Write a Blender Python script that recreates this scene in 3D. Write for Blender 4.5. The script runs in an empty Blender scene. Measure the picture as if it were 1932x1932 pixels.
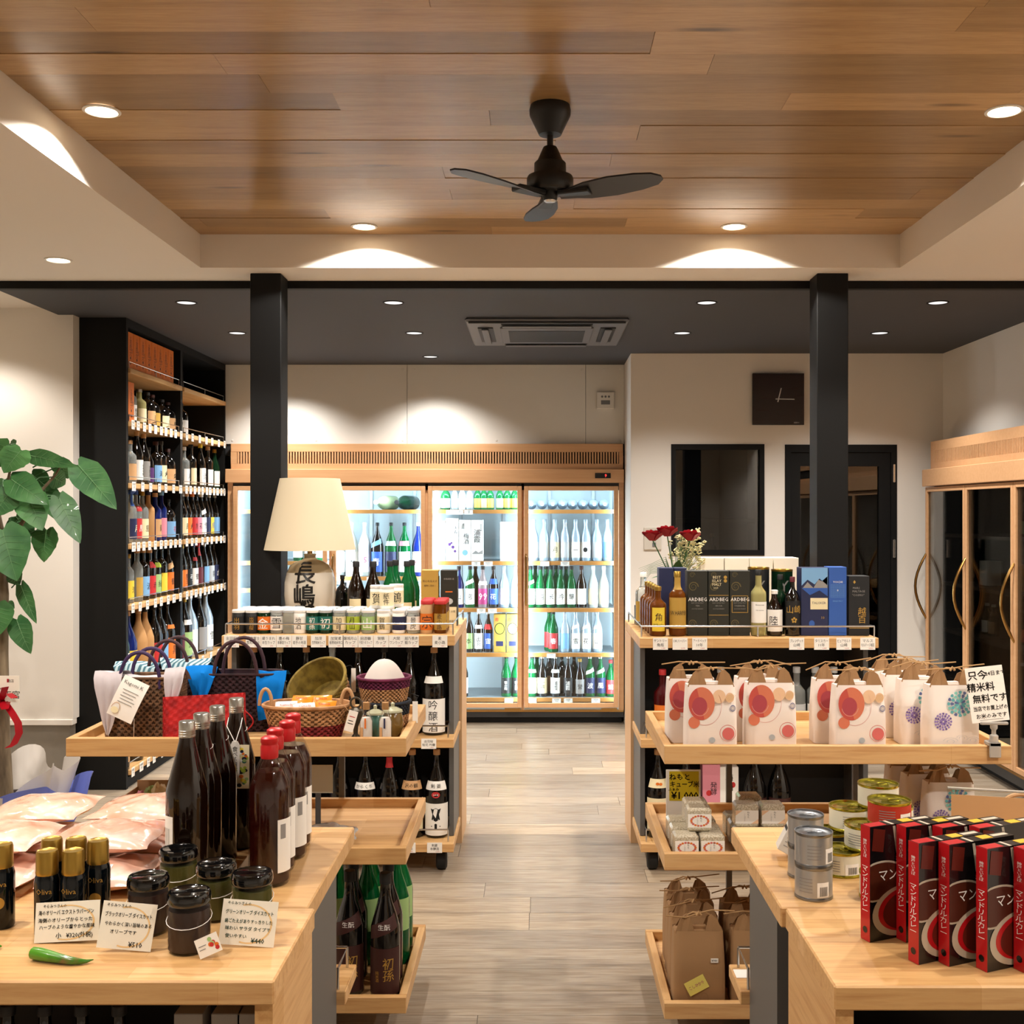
import bpy, bmesh, math, random
from math import pi, sin, cos, radians
from mathutils import Vector, Matrix
R = random.Random(7)
C = bpy.context.scene.collection
S = bpy.context.scene

# ---------------------------------------------------------------- camera
F, CX, CY, EYE = 2108.0, 1013.0, 966.0, 1.5
cam = bpy.data.cameras.new('camera'); camo = bpy.data.objects.new('camera', cam); C.objects.link(camo)
cam.sensor_width = 36.0; cam.lens = F / 1932 * 36.0
cam.shift_x = 0.5 - CX / 1932; cam.shift_y = 0.0
camo.location = (0, 0, EYE); camo.rotation_euler = (pi / 2, 0, 0)
cam.clip_start = 0.05
S.camera = camo
def px(x, Y): return (x - CX) * Y / F            # photo column at depth Y -> metres
def pz(y, Y): return EYE - (y - CY) * Y / F      # photo row at depth Y -> height

# ---------------------------------------------------------------- world, exposure
w = bpy.data.worlds.new('world'); S.world = w; w.use_nodes = True
w.node_tree.nodes['Background'].inputs[0].default_value = (1, .9, .8, 1)
w.node_tree.nodes['Background'].inputs[1].default_value = 0.02
vs = S.view_settings
vs.view_transform = 'Standard'; vs.look = 'None'; vs.gamma = 1.0; vs.use_curve_mapping = False
vs.exposure = 0.8
S.cycles.use_denoising = True
S.cycles.max_bounces = 8; S.cycles.diffuse_bounces = 4; S.cycles.glossy_bounces = 4
S.cycles.transmission_bounces = 6; S.cycles.transparent_max_bounces = 12
S.cycles.caustics_reflective = False; S.cycles.caustics_refractive = False
S.cycles.sample_clamp_indirect = 4.0

WARM, NEUT, COOL = (1.0, .925, .835), (1.0, .96, .91), (.72, .88, 1.0)
ZT, ZS, ZC = 2.732, 2.586, 2.55       # plank ceiling, white soffit, dark ceiling
# downlights: x, y, ceiling height, colour, watts, cone, blend, lens emission
DOWN = []
for x, y in ((-.745, 4.818), (.85, 4.818)): DOWN.append((x, y, ZT, WARM, 66, 141, .14, 14))
for y in (3.43, 2.02, .6): 
    for x in (-1.336, 1.434): DOWN.append((x, y, ZT, WARM, 66, 141, .14, 14))
for x, y in ((-2.06, 4.81), (-2.06, 3.0), (2.2, 4.6), (2.2, 3.0), (-2.06, 1.2), (2.2, 1.2), (-2.95, 5.5)): DOWN.append((x, y, ZS, WARM, 34, 125, .5, 10))
for y in (5.60, 6.55, 7.55):
    for x in (-1.757, -.719, .851, 2.01):
        if y > 7 and x > 0: continue
        DOWN.append((x, y, ZC, NEUT, 62, 126, .8, 1.6))

# ---------------------------------------------------------------- materials
def lin(h):
    if isinstance(h, str):
        h = h.lstrip('#'); c = [int(h[i:i + 2], 16) / 255 for i in (0, 2, 4)]
    else: c = h
    return tuple((v / 12.92 if v <= .04045 else ((v + .055) / 1.055) ** 2.4) for v in c)
MATS = {}
def mat(name, col='#888888', rough=.5, metal=0.0, trans=0.0, ior=1.45, emit=0.0, coat=0.0, alpha=1.0, spec=.5, emit_col=None, sss=0):
    if name in MATS: return MATS[name]
    m = bpy.data.materials.new(name); m.use_nodes = True
    b = m.node_tree.nodes['Principled BSDF']; c = lin(col) + (1,)
    b.inputs['Base Color'].default_value = c
    b.inputs['Roughness'].default_value = rough; b.inputs['Metallic'].default_value = metal
    b.inputs['Transmission Weight'].default_value = trans; b.inputs['IOR'].default_value = ior
    b.inputs['Coat Weight'].default_value = coat; b.inputs['Alpha'].default_value = alpha
    b.inputs['Specular IOR Level'].default_value = spec
    if emit: b.inputs['Emission Strength'].default_value = emit; b.inputs['Emission Color'].default_value = (lin(emit_col) if emit_col else c[:3]) + (1,)
    m.diffuse_color = c
    MATS[name] = m
    return m
def N(m, t, **kw):
    n = m.node_tree.nodes.new(t)
    for k, v in kw.items():
        if k in n.inputs.keys(): n.inputs[k].default_value = v
        else: setattr(n, k, v)
    return n
def L(m, a, b): m.node_tree.links.new(a, b)
def mapping(m, scale=(1, 1, 1), coord='Object', loc=(0, 0, 0), rot=(0, 0, 0), rnd=0.0):
    tc = N(m, 'ShaderNodeTexCoord'); mp = N(m, 'ShaderNodeMapping')
    mp.inputs['Scale'].default_value = scale; mp.inputs['Location'].default_value = loc; mp.inputs['Rotation'].default_value = rot
    if rnd:
        oi = N(m, 'ShaderNodeObjectInfo'); mu = N(m, 'ShaderNodeMath', operation='MULTIPLY'); mu.inputs[1].default_value = rnd
        L(m, oi.outputs['Random'], mu.inputs[0])
        va = N(m, 'ShaderNodeVectorMath', operation='ADD'); L(m, tc.outputs[coord], va.inputs[0]); L(m, mu.outputs[0], va.inputs[1])
        L(m, va.outputs[0], mp.inputs['Vector'])
    else: L(m, tc.outputs[coord], mp.inputs['Vector'])
    return mp.outputs[0]
def ramp(m, fac, stops):
    r = N(m, 'ShaderNodeValToRGB'); e = r.color_ramp.elements
    while len(e) < len(stops): e.new(.5)
    for el, (p, c) in zip(e, stops): el.position = p; el.color = lin(c) + (1,)
    L(m, fac, r.inputs[0]); return r.outputs[0]
def mixc(m, fac, a, b, mode='MIX'):
    n = N(m, 'ShaderNodeMix', data_type='RGBA', blend_type=mode)
    for s, v in ((0, fac), (6, a), (7, b)):
        if hasattr(v, 'links'): L(m, v, n.inputs[s])
        elif s == 0: n.inputs[s].default_value = v
        else: n.inputs[s].default_value = lin(v) + (1,)
    return n.outputs[2]
def bsdf(m): return m.node_tree.nodes['Principled BSDF']
def bump(m, h, s=.1, d=.01):
    b = N(m, 'ShaderNodeBump'); b.inputs['Strength'].default_value = s; b.inputs['Distance'].default_value = d
    L(m, h, b.inputs['Height']); L(m, b.outputs[0], bsdf(m).inputs['Normal'])

# oak planks of the ceiling: every plank gets its own tone, grain along X, a few dark knots
m = mat('oak_ceiling', '#b98a5c', .28, spec=.5)
v = mapping(m, (1.6, 22, 22), rnd=37)
n1 = N(m, 'ShaderNodeTexNoise', Scale=1.3, Detail=5, Roughness=.55); L(m, v, n1.inputs['Vector'])
n2 = N(m, 'ShaderNodeTexNoise', Scale=7.0, Detail=4); L(m, mapping(m, (2.2, 30, 30), rnd=11), n2.inputs['Vector'])
kn = N(m, 'ShaderNodeTexVoronoi', Scale=1.0); L(m, mapping(m, (1.1, 6.0, 6.0), rnd=53), kn.inputs['Vector'])
oi = N(m, 'ShaderNodeObjectInfo')
tone = ramp(m, oi.outputs['Random'], [(0, '#7d6444'), (.2, '#b99768'), (.4, '#967852'), (.6, '#c4a173'), (.8, '#a98659'), (1, '#866b48')])
g = ramp(m, n1.outputs[0], [(.3, '#b8a48c'), (.55, '#ffffff'), (.8, '#e6dacb')])
c = mixc(m, .4, tone, g, 'MULTIPLY')
g2 = ramp(m, n2.outputs[0], [(.35, '#c8b49c'), (.6, '#ffffff')]); c = mixc(m, .3, c, g2, 'MULTIPLY')
k = ramp(m, kn.outputs['Distance'], [(.03, '#3a2415'), (.11, '#ffffff')]); c = mixc(m, .75, c, k, 'MULTIPLY')
L(m, c, bsdf(m).inputs['Base Color']); bump(m, n1.outputs[0], .06, .004)

# vinyl floor planks, grey-beige
m = mat('floor_plank', '#a08d78', .30, spec=.5)
oi = N(m, 'ShaderNodeObjectInfo')
n1 = N(m, 'ShaderNodeTexNoise', Scale=1.3, Detail=7, Roughness=.65); L(m, mapping(m, (1.0, 11, 1), rnd=41), n1.inputs['Vector'])
n2 = N(m, 'ShaderNodeTexNoise', Scale=6.0, Detail=5); L(m, mapping(m, (1.5, 26, 1), rnd=17), n2.inputs['Vector'])
tone = ramp(m, oi.outputs['Random'], [(0, '#8c7e6d'), (.35, '#a99b88'), (.7, '#9b8e7e'), (1, '#b8a78f')])
g = ramp(m, n1.outputs[0], [(.3, '#84746a'), (.5, '#ffffff'), (.72, '#cbb89f')])
c = mixc(m, .6, tone, g, 'MULTIPLY')
g2 = ramp(m, n2.outputs[0], [(.36, '#b09c88'), (.6, '#ffffff')]); c = mixc(m, .5, c, g2, 'MULTIPLY')
L(m, c, bsdf(m).inputs['Base Color']); bump(m, n2.outputs[0], .05, .003)

# laminated pine: short staves side by side, grain along X or Y
def pine(name, axis, a='#d4ab77', b='#c69a62', cc='#ecd0a2'):
    m = mat(name, a, .42, spec=.4)
    rot = (0, 0, 0) if axis == 'x' else (0, 0, pi / 2)
    br = N(m, 'ShaderNodeTexBrick', offset=.37, squash=1.0)
    br.inputs['Color1'].default_value = lin(a) + (1,); br.inputs['Color2'].default_value = lin(b) + (1,); br.inputs['Mortar'].default_value = lin(b) + (1,)
    br.inputs['Scale'].default_value = 1.0; br.inputs['Mortar Size'].default_value = .0006; br.inputs['Bias'].default_value = -.1
    br.inputs['Brick Width'].default_value = .42; br.inputs['Row Height'].default_value = .045
    L(m, mapping(m, (1, 1, 1), rot=rot, loc=(.11, .023, .017)), br.inputs['Vector'])
    nz = N(m, 'ShaderNodeTexNoise', Scale=3.0, Detail=5, Roughness=.6)
    L(m, mapping(m, (1.5, 24, 24) if axis == 'x' else (24, 1.5, 24), rnd=5), nz.inputs['Vector'])
    g = ramp(m, nz.outputs[0], [(.3, '#c9a377'), (.55, '#ffffff'), (.8, cc)])
    L(m, mixc(m, .5, br.outputs[0], g, 'MULTIPLY'), bsdf(m).inputs['Base Color'])
pine('pine_x', 'x'); pine('pine_y', 'y')
def grain(name, base, dark, rough=.4, sc=(1.2, 26, 26), mixf=.5, bmp=0):
    m = mat(name, base, rough)
    nz = N(m, 'ShaderNodeTexNoise', Scale=2.0, Detail=5, Roughness=.6); L(m, mapping(m, sc, rnd=9), nz.inputs['Vector'])
    L(m, mixc(m, mixf, base, ramp(m, nz.outputs[0], [(.3, dark), (.7, base)])), bsdf(m).inputs['Base Color'])
    if bmp: bump(m, nz.outputs[0], bmp, .004)
grain('beech', '#cfa176', '#bd8b5d', .38)
grain('rack_wood', '#d2ab80', '#bf9366', .45, sc=(26, 26, 1.5))
grain('ebony', '#2a1613', '#120a09', .25, sc=(2, 40, 70), mixf=.9)
def plaster(name, col, rough=.85, s=60, st=.08, mott=None):
    m = mat(name, col, rough, spec=.25)
    nz = N(m, 'ShaderNodeTexNoise', Scale=s, Detail=3); L(m, mapping(m), nz.inputs['Vector']); bump(m, nz.outputs[0], st, .002)
    if mott:
        n2 = N(m, 'ShaderNodeTexNoise', Scale=2.2, Detail=6, Roughness=.65); L(m, mapping(m), n2.inputs['Vector'])
        L(m, ramp(m, n2.outputs[0], [(.35, mott), (.65, col)]), bsdf(m).inputs['Base Color'])
plaster('wall_paint', '#e2dcd3'); plaster('soffit_paint', '#e0d9cf'); plaster('dark_paint', '#47474a', .7)
plaster('concrete_panel', '#8a8378', .75, 90, .05, '#7a746b')
mat('panel_white', '#dcd9d2', .35)
mat('black_paint', '#0d0d0d', .6, spec=.25); mat('black_laminate', '#0d0d0c', .6, spec=.25); mat('inner_black', '#0d0d0d', .6)
mat('grey_metal', '#5b5a59', .45, .2); mat('dark_grey', '#2c2c2d', .5); mat('steel', '#c6c8ca', .22, 1.0); mat('brass', '#a8814a', .25, 1.0)
mat('rubber', '#111111', .7); mat('white_plastic', '#dcd8d0', .45); mat('grey_plastic', '#6d6f74', .5)
mat('lens', '#fff3e0', .4, emit=14, emit_col='#ffe2ba'); mat('lens_soft', '#fff3e0', .4, emit=10, emit_col='#ffe2ba'); mat('lens_deep', '#d8d4cc', .15, emit=.55, emit_col='#ffffff')
mat('led_tube', '#ffffff', .4, emit=11, emit_col='#e2f0ff')
mat('gold', '#b8933f', .3, 1.0); mat('gold_foil', '#a9893f', .33, .9); mat('silver', '#bdbdb8', .28, 1.0); mat('tin', '#8f9296', .3, .95)
mat('paper', '#eeeae2', .8); mat('card', '#e6e0d0', .75); mat('ink', '#0c0c0c', .7); mat('white_ink', '#f2f0ec', .6); mat('red_ink', '#b3202a', .6); mat('green_ink', '#14493a', .7); mat('blue_ink', '#1d2c63', .7); mat('gold_ink', '#b0893c', .45, .3)
def thin_glass(name, tint, refl=.09, tr=1.0):
    m = bpy.data.materials.new(name); m.use_nodes = True; nt = m.node_tree; nt.nodes.clear()
    o = nt.nodes.new('ShaderNodeOutputMaterial'); t = nt.nodes.new('ShaderNodeBsdfTransparent'); g = nt.nodes.new('ShaderNodeBsdfGlossy')
    t.inputs[0].default_value = tuple(tint) + (1,); g.inputs['Roughness'].default_value = .01
    fr = nt.nodes.new('ShaderNodeLayerWeight'); fr.inputs[0].default_value = .35
    mp = nt.nodes.new('ShaderNodeMapRange'); mp.inputs['To Min'].default_value = refl * .5; mp.inputs['To Max'].default_value = min(1, refl * 6)
    mx = nt.nodes.new('ShaderNodeMixShader')
    nt.links.new(fr.outputs['Fresnel'], mp.inputs[0]); nt.links.new(mp.outputs[0], mx.inputs[0]); nt.links.new(t.outputs[0], mx.inputs[1]); nt.links.new(g.outputs[0], mx.inputs[2]); nt.links.new(mx.outputs[0], o.inputs[0])
    MATS[name] = m; return m
thin_glass('pane_clear', (.93, .96, .97), .05); thin_glass('pane_dimmed', (.42, .45, .47), .13); thin_glass('pane_mid', (.8, .82, .82), .13); thin_glass('bottle_glass', (.95, .93, .91), .055); thin_glass('acrylic', (.97, .97, .96), .035)  # window and door pane tint stands in for darkness of the room behind
thin_glass('film', (.86, .82, .8), .22)

# ---------------------------------------------------------------- mesh builder
_tx = {}
def text2d(s, res=1, space=1.0, vertical=False, cut=0, cut2=False):
    k = (s, res, space, vertical, cut, cut2)
    if k not in _tx:
        c = bpy.data.curves.new('t', 'FONT'); c.body = '\n'.join(s) if vertical else s
        c.resolution_u = res; c.size = 1; c.space_line = space if not vertical else .93
        c.align_x = 'CENTER'
        o = bpy.data.objects.new('t', c); me = bpy.data.meshes.new_from_object(o)
        if cut and len(me.vertices):
            bm = bmesh.new(); bm.from_mesh(me); x_ = min(v.co.x for v in bm.verts) + cut; xe = max(v.co.x for v in bm.verts)
            while x_ < xe: bmesh.ops.bisect_plane(bm, geom=bm.verts[:] + bm.edges[:] + bm.faces[:], plane_co=(x_, 0, 0), plane_no=(1, 0, 0)); x_ += cut
            if cut2:
                y_ = min(v.co.y for v in bm.verts) + cut; ye = max(v.co.y for v in bm.verts)
                while y_ < ye: bmesh.ops.bisect_plane(bm, geom=bm.verts[:] + bm.edges[:] + bm.faces[:], plane_co=(0, y_, 0), plane_no=(0, 1, 0)); y_ += cut
            bm.to_mesh(me); bm.free()
        vs_ = [(v.co.x, v.co.y) for v in me.vertices]; fs = [tuple(p.vertices) for p in me.polygons]
        if vs_:
            ys = [q[1] for q in vs_]; xs = [q[0] for q in vs_]; cy = (max(ys) + min(ys)) / 2; cx = (max(xs) + min(xs)) / 2
            vs_ = [(a - cx, b - cy) for a, b in vs_]; wh = (max(xs) - min(xs), max(ys) - min(ys))
        else: wh = (1, 1)
        bpy.data.objects.remove(o); bpy.data.curves.remove(c); bpy.data.meshes.remove(me)
        _tx[k] = (vs_, fs, wh)
    return _tx[k]
class MB:
    def __init__(s, m='paper'): s.v = []; s.f = []; s.mi = []; s.sm = []; s.ms = []; s.T = None; s.mat(m)
    def mat(s, n):
        if n not in s.ms: s.ms.append(n)
        s.c = s.ms.index(n); return s
    def add(s, vs, fs, smooth=False):
        o = len(s.v); T = s.T
        s.v += [tuple(T @ Vector(p)) for p in vs] if T else [tuple(p) for p in vs]
        for f in fs: s.f.append(tuple(i + o for i in f)); s.mi.append(s.c); s.sm.append(smooth)
        return s
    def box(s, x0, x1, y0, y1, z0, z1, bev=0):
        if bev <= 0:
            vs = [(x, y, z) for z in (z0, z1) for y in (y0, y1) for x in (x0, x1)]
            return s.add(vs, [(0, 2, 3, 1), (4, 5, 7, 6), (0, 1, 5, 4), (2, 6, 7, 3), (0, 4, 6, 2), (1, 3, 7, 5)])
        lo = (x0, y0, z0); hi = (x1, y1, z1); vs = []; idx = {}
        for cx in (0, 1):
            for cy in (0, 1):
                for cz in (0, 1):
                    cc = (cx, cy, cz)
                    for a in range(3):     # vertex lying on the face of axis a
                        p = []
                        for b in range(3):
                            q = hi[b] if cc[b] else lo[b]
                            if b != a: q += -bev if cc[b] else bev
                            p.append(q)
                        idx[cc, a] = len(vs); vs.append(tuple(p))
        fs = []
        for a in range(3):
            b, c_ = [i for i in range(3) if i != a]
            for e in (0, 1):
                q = []
                for (u, w_) in ((0, 0), (1, 0), (1, 1), (0, 1)):
                    cc = [0, 0, 0]; cc[a] = e; cc[b] = u; cc[c_] = w_; q.append(idx[tuple(cc), a])
                fs.append(q)
            for u in (0, 1):
                for w_ in (0, 1):
                    cc0 = [0, 0, 0]; cc0[b] = u; cc0[c_] = w_; cc1 = list(cc0); cc1[a] = 1
                    fs.append([idx[tuple(cc0), b], idx[tuple(cc0), c_], idx[tuple(cc1), c_], idx[tuple(cc1), b]])
        for cx in (0, 1):
            for cy in (0, 1):
                for cz in (0, 1): fs.append([idx[(cx, cy, cz), a] for a in range(3)])
        ctr = Vector([(lo[i] + hi[i]) / 2 for i in range(3)]); out = []
        for f in fs:
            p = [Vector(vs[i]) for i in f]; n = (p[1] - p[0]).cross(p[2] - p[0]); m_ = sum(p, Vector()) / len(p)
            out.append(tuple(f) if n.dot(m_ - ctr) >= 0 else tuple(reversed(f)))
        return s.add(vs, out)
    def lathe(s, prof, n=20, cx=0, cy=0, smooth=True, sx=1.0, sy=1.0, a0=0.0):
        vs = []; fs = []; rings = []
        for r, z in prof:
            if r <= 1e-6: rings.append([len(vs)]); vs.append((cx, cy, z))
            else:
                rings.append(list(range(len(vs), len(vs) + n)))
                for i in range(n): a = a0 + 2 * pi * i / n; vs.append((cx + r * cos(a) * sx, cy + r * sin(a) * sy, z))
        for A, B in zip(rings, rings[1:]):
            for i in range(n):
                j = (i + 1) % n
                if len(A) == 1 and len(B) == 1: break
                if len(A) == 1: fs.append((A[0], B[j], B[i]))
                elif len(B) == 1: fs.append((A[i], A[j], B[0]))
                else: fs.append((A[i], A[j], B[j], B[i]))
        return s.add(vs, fs, smooth)
    def tube(s, pts, r, n=8, caps=True, closed=False, flat=1.0):
        P = [Vector(p) for p in pts]; m_ = len(P); vs = []; fs = []
        up = None
        for i, p in enumerate(P):
            t = (P[(i + 1) % m_] - P[i - 1]) if closed else (P[min(i + 1, m_ - 1)] - P[max(i - 1, 0)])
            t = t.normalized() if t.length > 1e-9 else Vector((0, 0, 1))
            if up is None: up = Vector((0, 0, 1)) if abs(t.z) < .9 else Vector((1, 0, 0))
            u = (up - t * up.dot(t)); u = u.normalized() if u.length > 1e-6 else t.orthogonal().normalized(); up = u; w_ = t.cross(u)
            rr = r[i] if isinstance(r, (list, tuple)) else r
            for k in range(n): a = 2 * pi * k / n; vs.append(p + u * (rr * cos(a)) + w_ * (rr * flat * sin(a)))
        for i in range(m_ if closed else m_ - 1):
            j = (i + 1) % m_
            for k in range(n): l = (k + 1) % n; fs.append((i * n + k, i * n + l, j * n + l, j * n + k))
        if caps and not closed: fs.append(tuple(reversed(range(n)))); fs.append(tuple(range((m_ - 1) * n, m_ * n)))
        return s.add(vs, fs, True)
    def prism(s, poly, y0, y1, plane='xz', smooth=False):
        n = len(poly)
        def p3(a, b, y): return {'xz': (a, y, b), 'xy': (a, b, y), 'yz': (y, a, b)}[plane]
        vs = [p3(a, b, y0) for a, b in poly] + [p3(a, b, y1) for a, b in poly]
        fs = [tuple(range(n)), tuple(reversed(range(n, 2 * n)))] + [(i, n + i, n + (i + 1) % n, (i + 1) % n) for i in range(n)]
        return s.add(vs, fs, smooth)
    def poly(s, pts): return s.add(pts, [tuple(range(len(pts)))])
    def grid(s, fn, nu, nv, smooth=True, closed_u=False):
        vs = [fn(i / (nu if closed_u else nu - 1), j / (nv - 1)) for j in range(nv) for i in range(nu)]; fs = []
        for j in range(nv - 1):
            for i in range(nu if closed_u else nu - 1):
                k = (i + 1) % nu; fs.append((j * nu + i, j * nu + k, (j + 1) * nu + k, (j + 1) * nu + i))
        return s.add(vs, fs, smooth)
    def text(s, t, size, fn, u=0, v=0, vertical=False, res=1, wmax=None, space=1.0, sx=1.0, bold=0):
        cv = getattr(fn, 'curv', 0); vs, fs, wh = text2d(t, res, space, vertical, round(max(.08, cv * .28 / size), 2) if cv else 0, hasattr(fn, 'cut2')); k = size
        if bold:
            for du, dv in ((bold, 0), (-bold, 0), (0, bold), (0, -bold)): s.text(t, size, fn, u + du * size, v + dv * size, vertical, res, wmax, space, sx)
        if wmax and wh[0] * k * sx > wmax: sx = wmax / (wh[0] * k)
        return s.add([fn(u + a * k * sx, v + b * k) for a, b in vs], fs)
    def merge(s, o):
        k = len(s.v); s.v += o.v; s.f += [tuple(i + k for i in f) for f in o.f]; s.sm += o.sm
        for q in o.mi: s.mat(o.ms[q]); s.mi.append(s.c)
        return s
    def mesh(s, name):
        me = bpy.data.meshes.new(name); me.from_pydata(s.v, [], s.f)
        for n in s.ms: me.materials.append(MATS[n])
        me.polygons.foreach_set('material_index', s.mi); me.polygons.foreach_set('use_smooth', s.sm)
        me.update()
        if any(s.sm): me.set_sharp_from_angle(angle=radians(42))
        return me
def link(name, data, parent=None, loc=(0, 0, 0), rot=(0, 0, 0)):
    o = bpy.data.objects.new(name, data); C.objects.link(o); o.location = loc; o.rotation_euler = rot
    if parent: o.parent = parent
    return o
def tag(o, label=None, cat=None, group=None, kind=None):
    if label: o['label'] = label
    if cat: o['category'] = cat
    if group: o['group'] = group
    if kind: o['kind'] = kind
    return o
def obj(name, mb, parent=None, loc=(0, 0, 0), rot=(0, 0, 0)): return link(name, mb.mesh(name) if isinstance(mb, MB) else mb, parent, loc, rot)
def thing(name, label, cat, loc=(0, 0, 0), rotz=0.0, group=None): return tag(link(name, None, None, loc, (0, 0, rotz)), label, cat, group)
def solo(name, mb, label, cat, loc=(0, 0, 0), rotz=0.0, group=None): return tag(obj(name, mb, None, loc, (0, 0, rotz)), label, cat, group)
def struct(name, mb, loc=(0, 0, 0), label=None):
    o = obj(name, mb, None, loc); o['kind'] = 'structure'
    if label: o['label'] = label
    return o
def dup(root, loc, rotz=None, label=None, group=None):
    r = root.copy(); C.objects.link(r); r.location = loc
    if rotz is not None: r.rotation_euler = (0, 0, rotz)
    if label: r['label'] = label
    if group: r['group'] = group
    for ch in root.children:
        c = ch.copy(); C.objects.link(c); c.parent = r
        for g in ch.children: d = g.copy(); C.objects.link(d); d.parent = c
    return r
def cyl(r, th0=-pi / 2, cx=0, cy=0):      # wraps print round a bottle
    f = lambda u, v: (cx + r * cos(th0 + u / r), cy + r * sin(th0 + u / r), v)
    f.curv = r; return f
def front(y, x0=0, z0=0): return lambda u, v: (x0 + u, y, z0 + v)
# ================================================================ the room
XL, XR, YB = -3.7, 2.69, -1.6
YW, YR, YLW = 7.95, 7.4, 5.95       # panel wall above the big fridge, wall with door, wall beside the tower
RX0, RX1, RY1 = -1.496, 1.614, 4.966   # ceiling recess

fl = struct('floor', MB('dark_grey').box(XL, 3.3, YB, 8.7, -.05, -.004), label='grey beige wood plank floor')
row = 0; y = YB; pm = {}
while y < 8.7:
    off = R.uniform(0, 1.25); x = XL - off
    while x < 3.3:
        a, b = max(x, XL), min(x + 1.25, 3.3)
        if b - a > .02:
            mb = MB('floor_plank').box(a + .0008, b - .0008, y + .0008, y + .1692, -.004, 0)
            obj('plank', mb, fl)
        x += 1.25
    y += .17
ce = struct('ceiling', MB('dark_grey').box(RX0 - .02, RX1 + .02, YB, RY1 + .02, ZT + .012, ZT + .05), label='oak plank ceiling panel inside a white recess')
y = RY1
while y > YB:
    x = RX0 - R.uniform(0, 1.6)
    while x < RX1:
        ln = R.choice((1.35, 1.8, 1.8, 2.2)); a, b = max(x, RX0), min(x + ln, RX1)
        if b - a > .02: obj('plank', MB('oak_ceiling').box(a + .0005, b - .0005, max(y - .1395, YB), y, ZT + R.choice((0, 0, .002)), ZT + .012), ce)
        x += ln
    y -= .14
so = MB('soffit_paint')
so.box(XL, RX0, YB, 5.25, ZS, 2.82).box(RX1, XR + .02, YB, 5.25, ZS, 2.82).box(RX0, RX1, RY1, 5.25, ZS, 2.82).box(XL, -2.55, 5.25, YLW, ZS, 2.82)
struct('ceiling_soffit', so, label='white lowered ceiling around the oak recess')
dc = MB('dark_paint').box(-2.55, XR + .02, 5.29, 8.7, ZC, 2.62)
dco = struct('ceiling_dark', dc, label='charcoal painted ceiling over the rear of the shop')
struct('trim_1', MB('black_paint').box(-2.55, XR, 5.25, 5.29, ZC, ZS), label='black beam edge between white and charcoal ceilings')
for i, (a, b) in enumerate(((-1.304, -1.164), (1.274, 1.416))):
    struct('column', MB('black_paint').box(a, b, 5.08, 5.22, 0, ZS, .003), label='square black column beside the ' + ('lamp' if i == 0 else 'whisky boxes'))
# walls
wl = MB('wall_paint').box(XL, -2.47, YLW, 6.05, .396, ZS + .02)
wlo = struct('wall_left_front', wl, label='white wall beside the black shelf tower')
tl = struct('trim_2', MB('wall_paint').box(XL, -2.47, YLW - .012, 6.0, .366, .396, .002), label='white ledge on the wall above the grey dado')
struct('wall_left_dado', MB('concrete_panel').box(XL, -2.49, YLW + .008, 6.03, 0, .366), label='grey concrete dado below the white wall')
struct('wall_left', MB('wall_paint').box(XL - .05, XL, YB, 6.0, 0, 2.82))
struct('wall_front', MB('wall_paint').box(XL, XR, YB - .05, YB, 0, 2.82))
struct('wall_tower', MB('wall_paint').box(-2.6, -2.55, 6.05, 8.7, 0, ZC))
struct('wall_back', MB('wall_paint').box(-2.6, .68, 8.65, 8.7, 0, ZC))
# white service panels above the big fridge
wp = struct('wall_panels', MB('dark_grey').box(-2.22, .622, YW + .012, YW + .03, 1.9, ZC), label='white metal service panels above the lit fridge')
edges = [-2.217, px(768, YW), px(1105, YW), .622]
for a, b in zip(edges, edges[1:]):
    p = obj('panel', MB('panel_white').box(a + .0015, b - .0015, YW, YW + .012, 1.985, ZC - .002), wp)
    for sx in ((a + .05), (a + b) / 2, b - .03):
        for sz in (ZC - .035, 2.01):
            obj('screw', MB('panel_white').lathe([(0, .004), (.006, .0035), (.0075, 0)], 10), p, (sx, YW, sz), (pi / 2, 0, 0))
struct('wall_return', MB('wall_paint').box(.622, .66, YR, 8.65, 0, ZC), label='narrow white return wall beside the fridge')
# wall with window and glass door
WX0, WX1, WZ0, WZ1 = px(1266, YR), px(1442, YR), pz(1048, YR), pz(838, YR)
DX0, DX1, DZ1 = px(1481, YR), px(1692, YR), pz(839, YR)
wb = MB('wall_paint')
wb.box(.66, WX0, YR, YR + .1, 0, ZC).box(WX0, WX1, YR, YR + .1, 0, WZ0).box(WX0, WX1, YR, YR + .1, WZ1, ZC).box(WX1, DX0, YR, YR + .1, 0, ZC).box(DX0, DX1, YR, YR + .1, DZ1, ZC).box(DX1, XR, YR, YR + .1, 0, ZC)
struct('wall_right_back', wb, label='white wall with clock, dark window and dark glass door')
wi = struct('window_1', MB('black_paint').box(WX0, WX0 + .03, YR - .006, YR + .09, WZ0, WZ1).box(WX1 - .03, WX1, YR - .006, YR + .09, WZ0, WZ1).box(WX0 + .03, WX1 - .03, YR - .006, YR + .09, WZ1 - .035, WZ1).box(WX0 + .03, WX1 - .03, YR - .006, YR + .09, WZ0, WZ0 + .035), label='dark fixed window with black frame')
obj('pane', MB('pane_dimmed').box(WX0 + .03, WX1 - .03, YR + .03, YR + .036, WZ0 + .035, WZ1 - .035), wi)
d1 = struct('door_1', MB('black_paint').box(DX0, DX0 + .04, YR - .006, YR + .09, 0, DZ1).box(DX1 - .04, DX1, YR - .006, YR + .09, 0, DZ1).box(DX0 + .04, DX1 - .04, YR - .006, YR + .09, DZ1 - .05, DZ1), label='black framed glass door with steel hinges')
a, b, zt = DX0 + .042, DX1 - .042, DZ1 - .052
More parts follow.
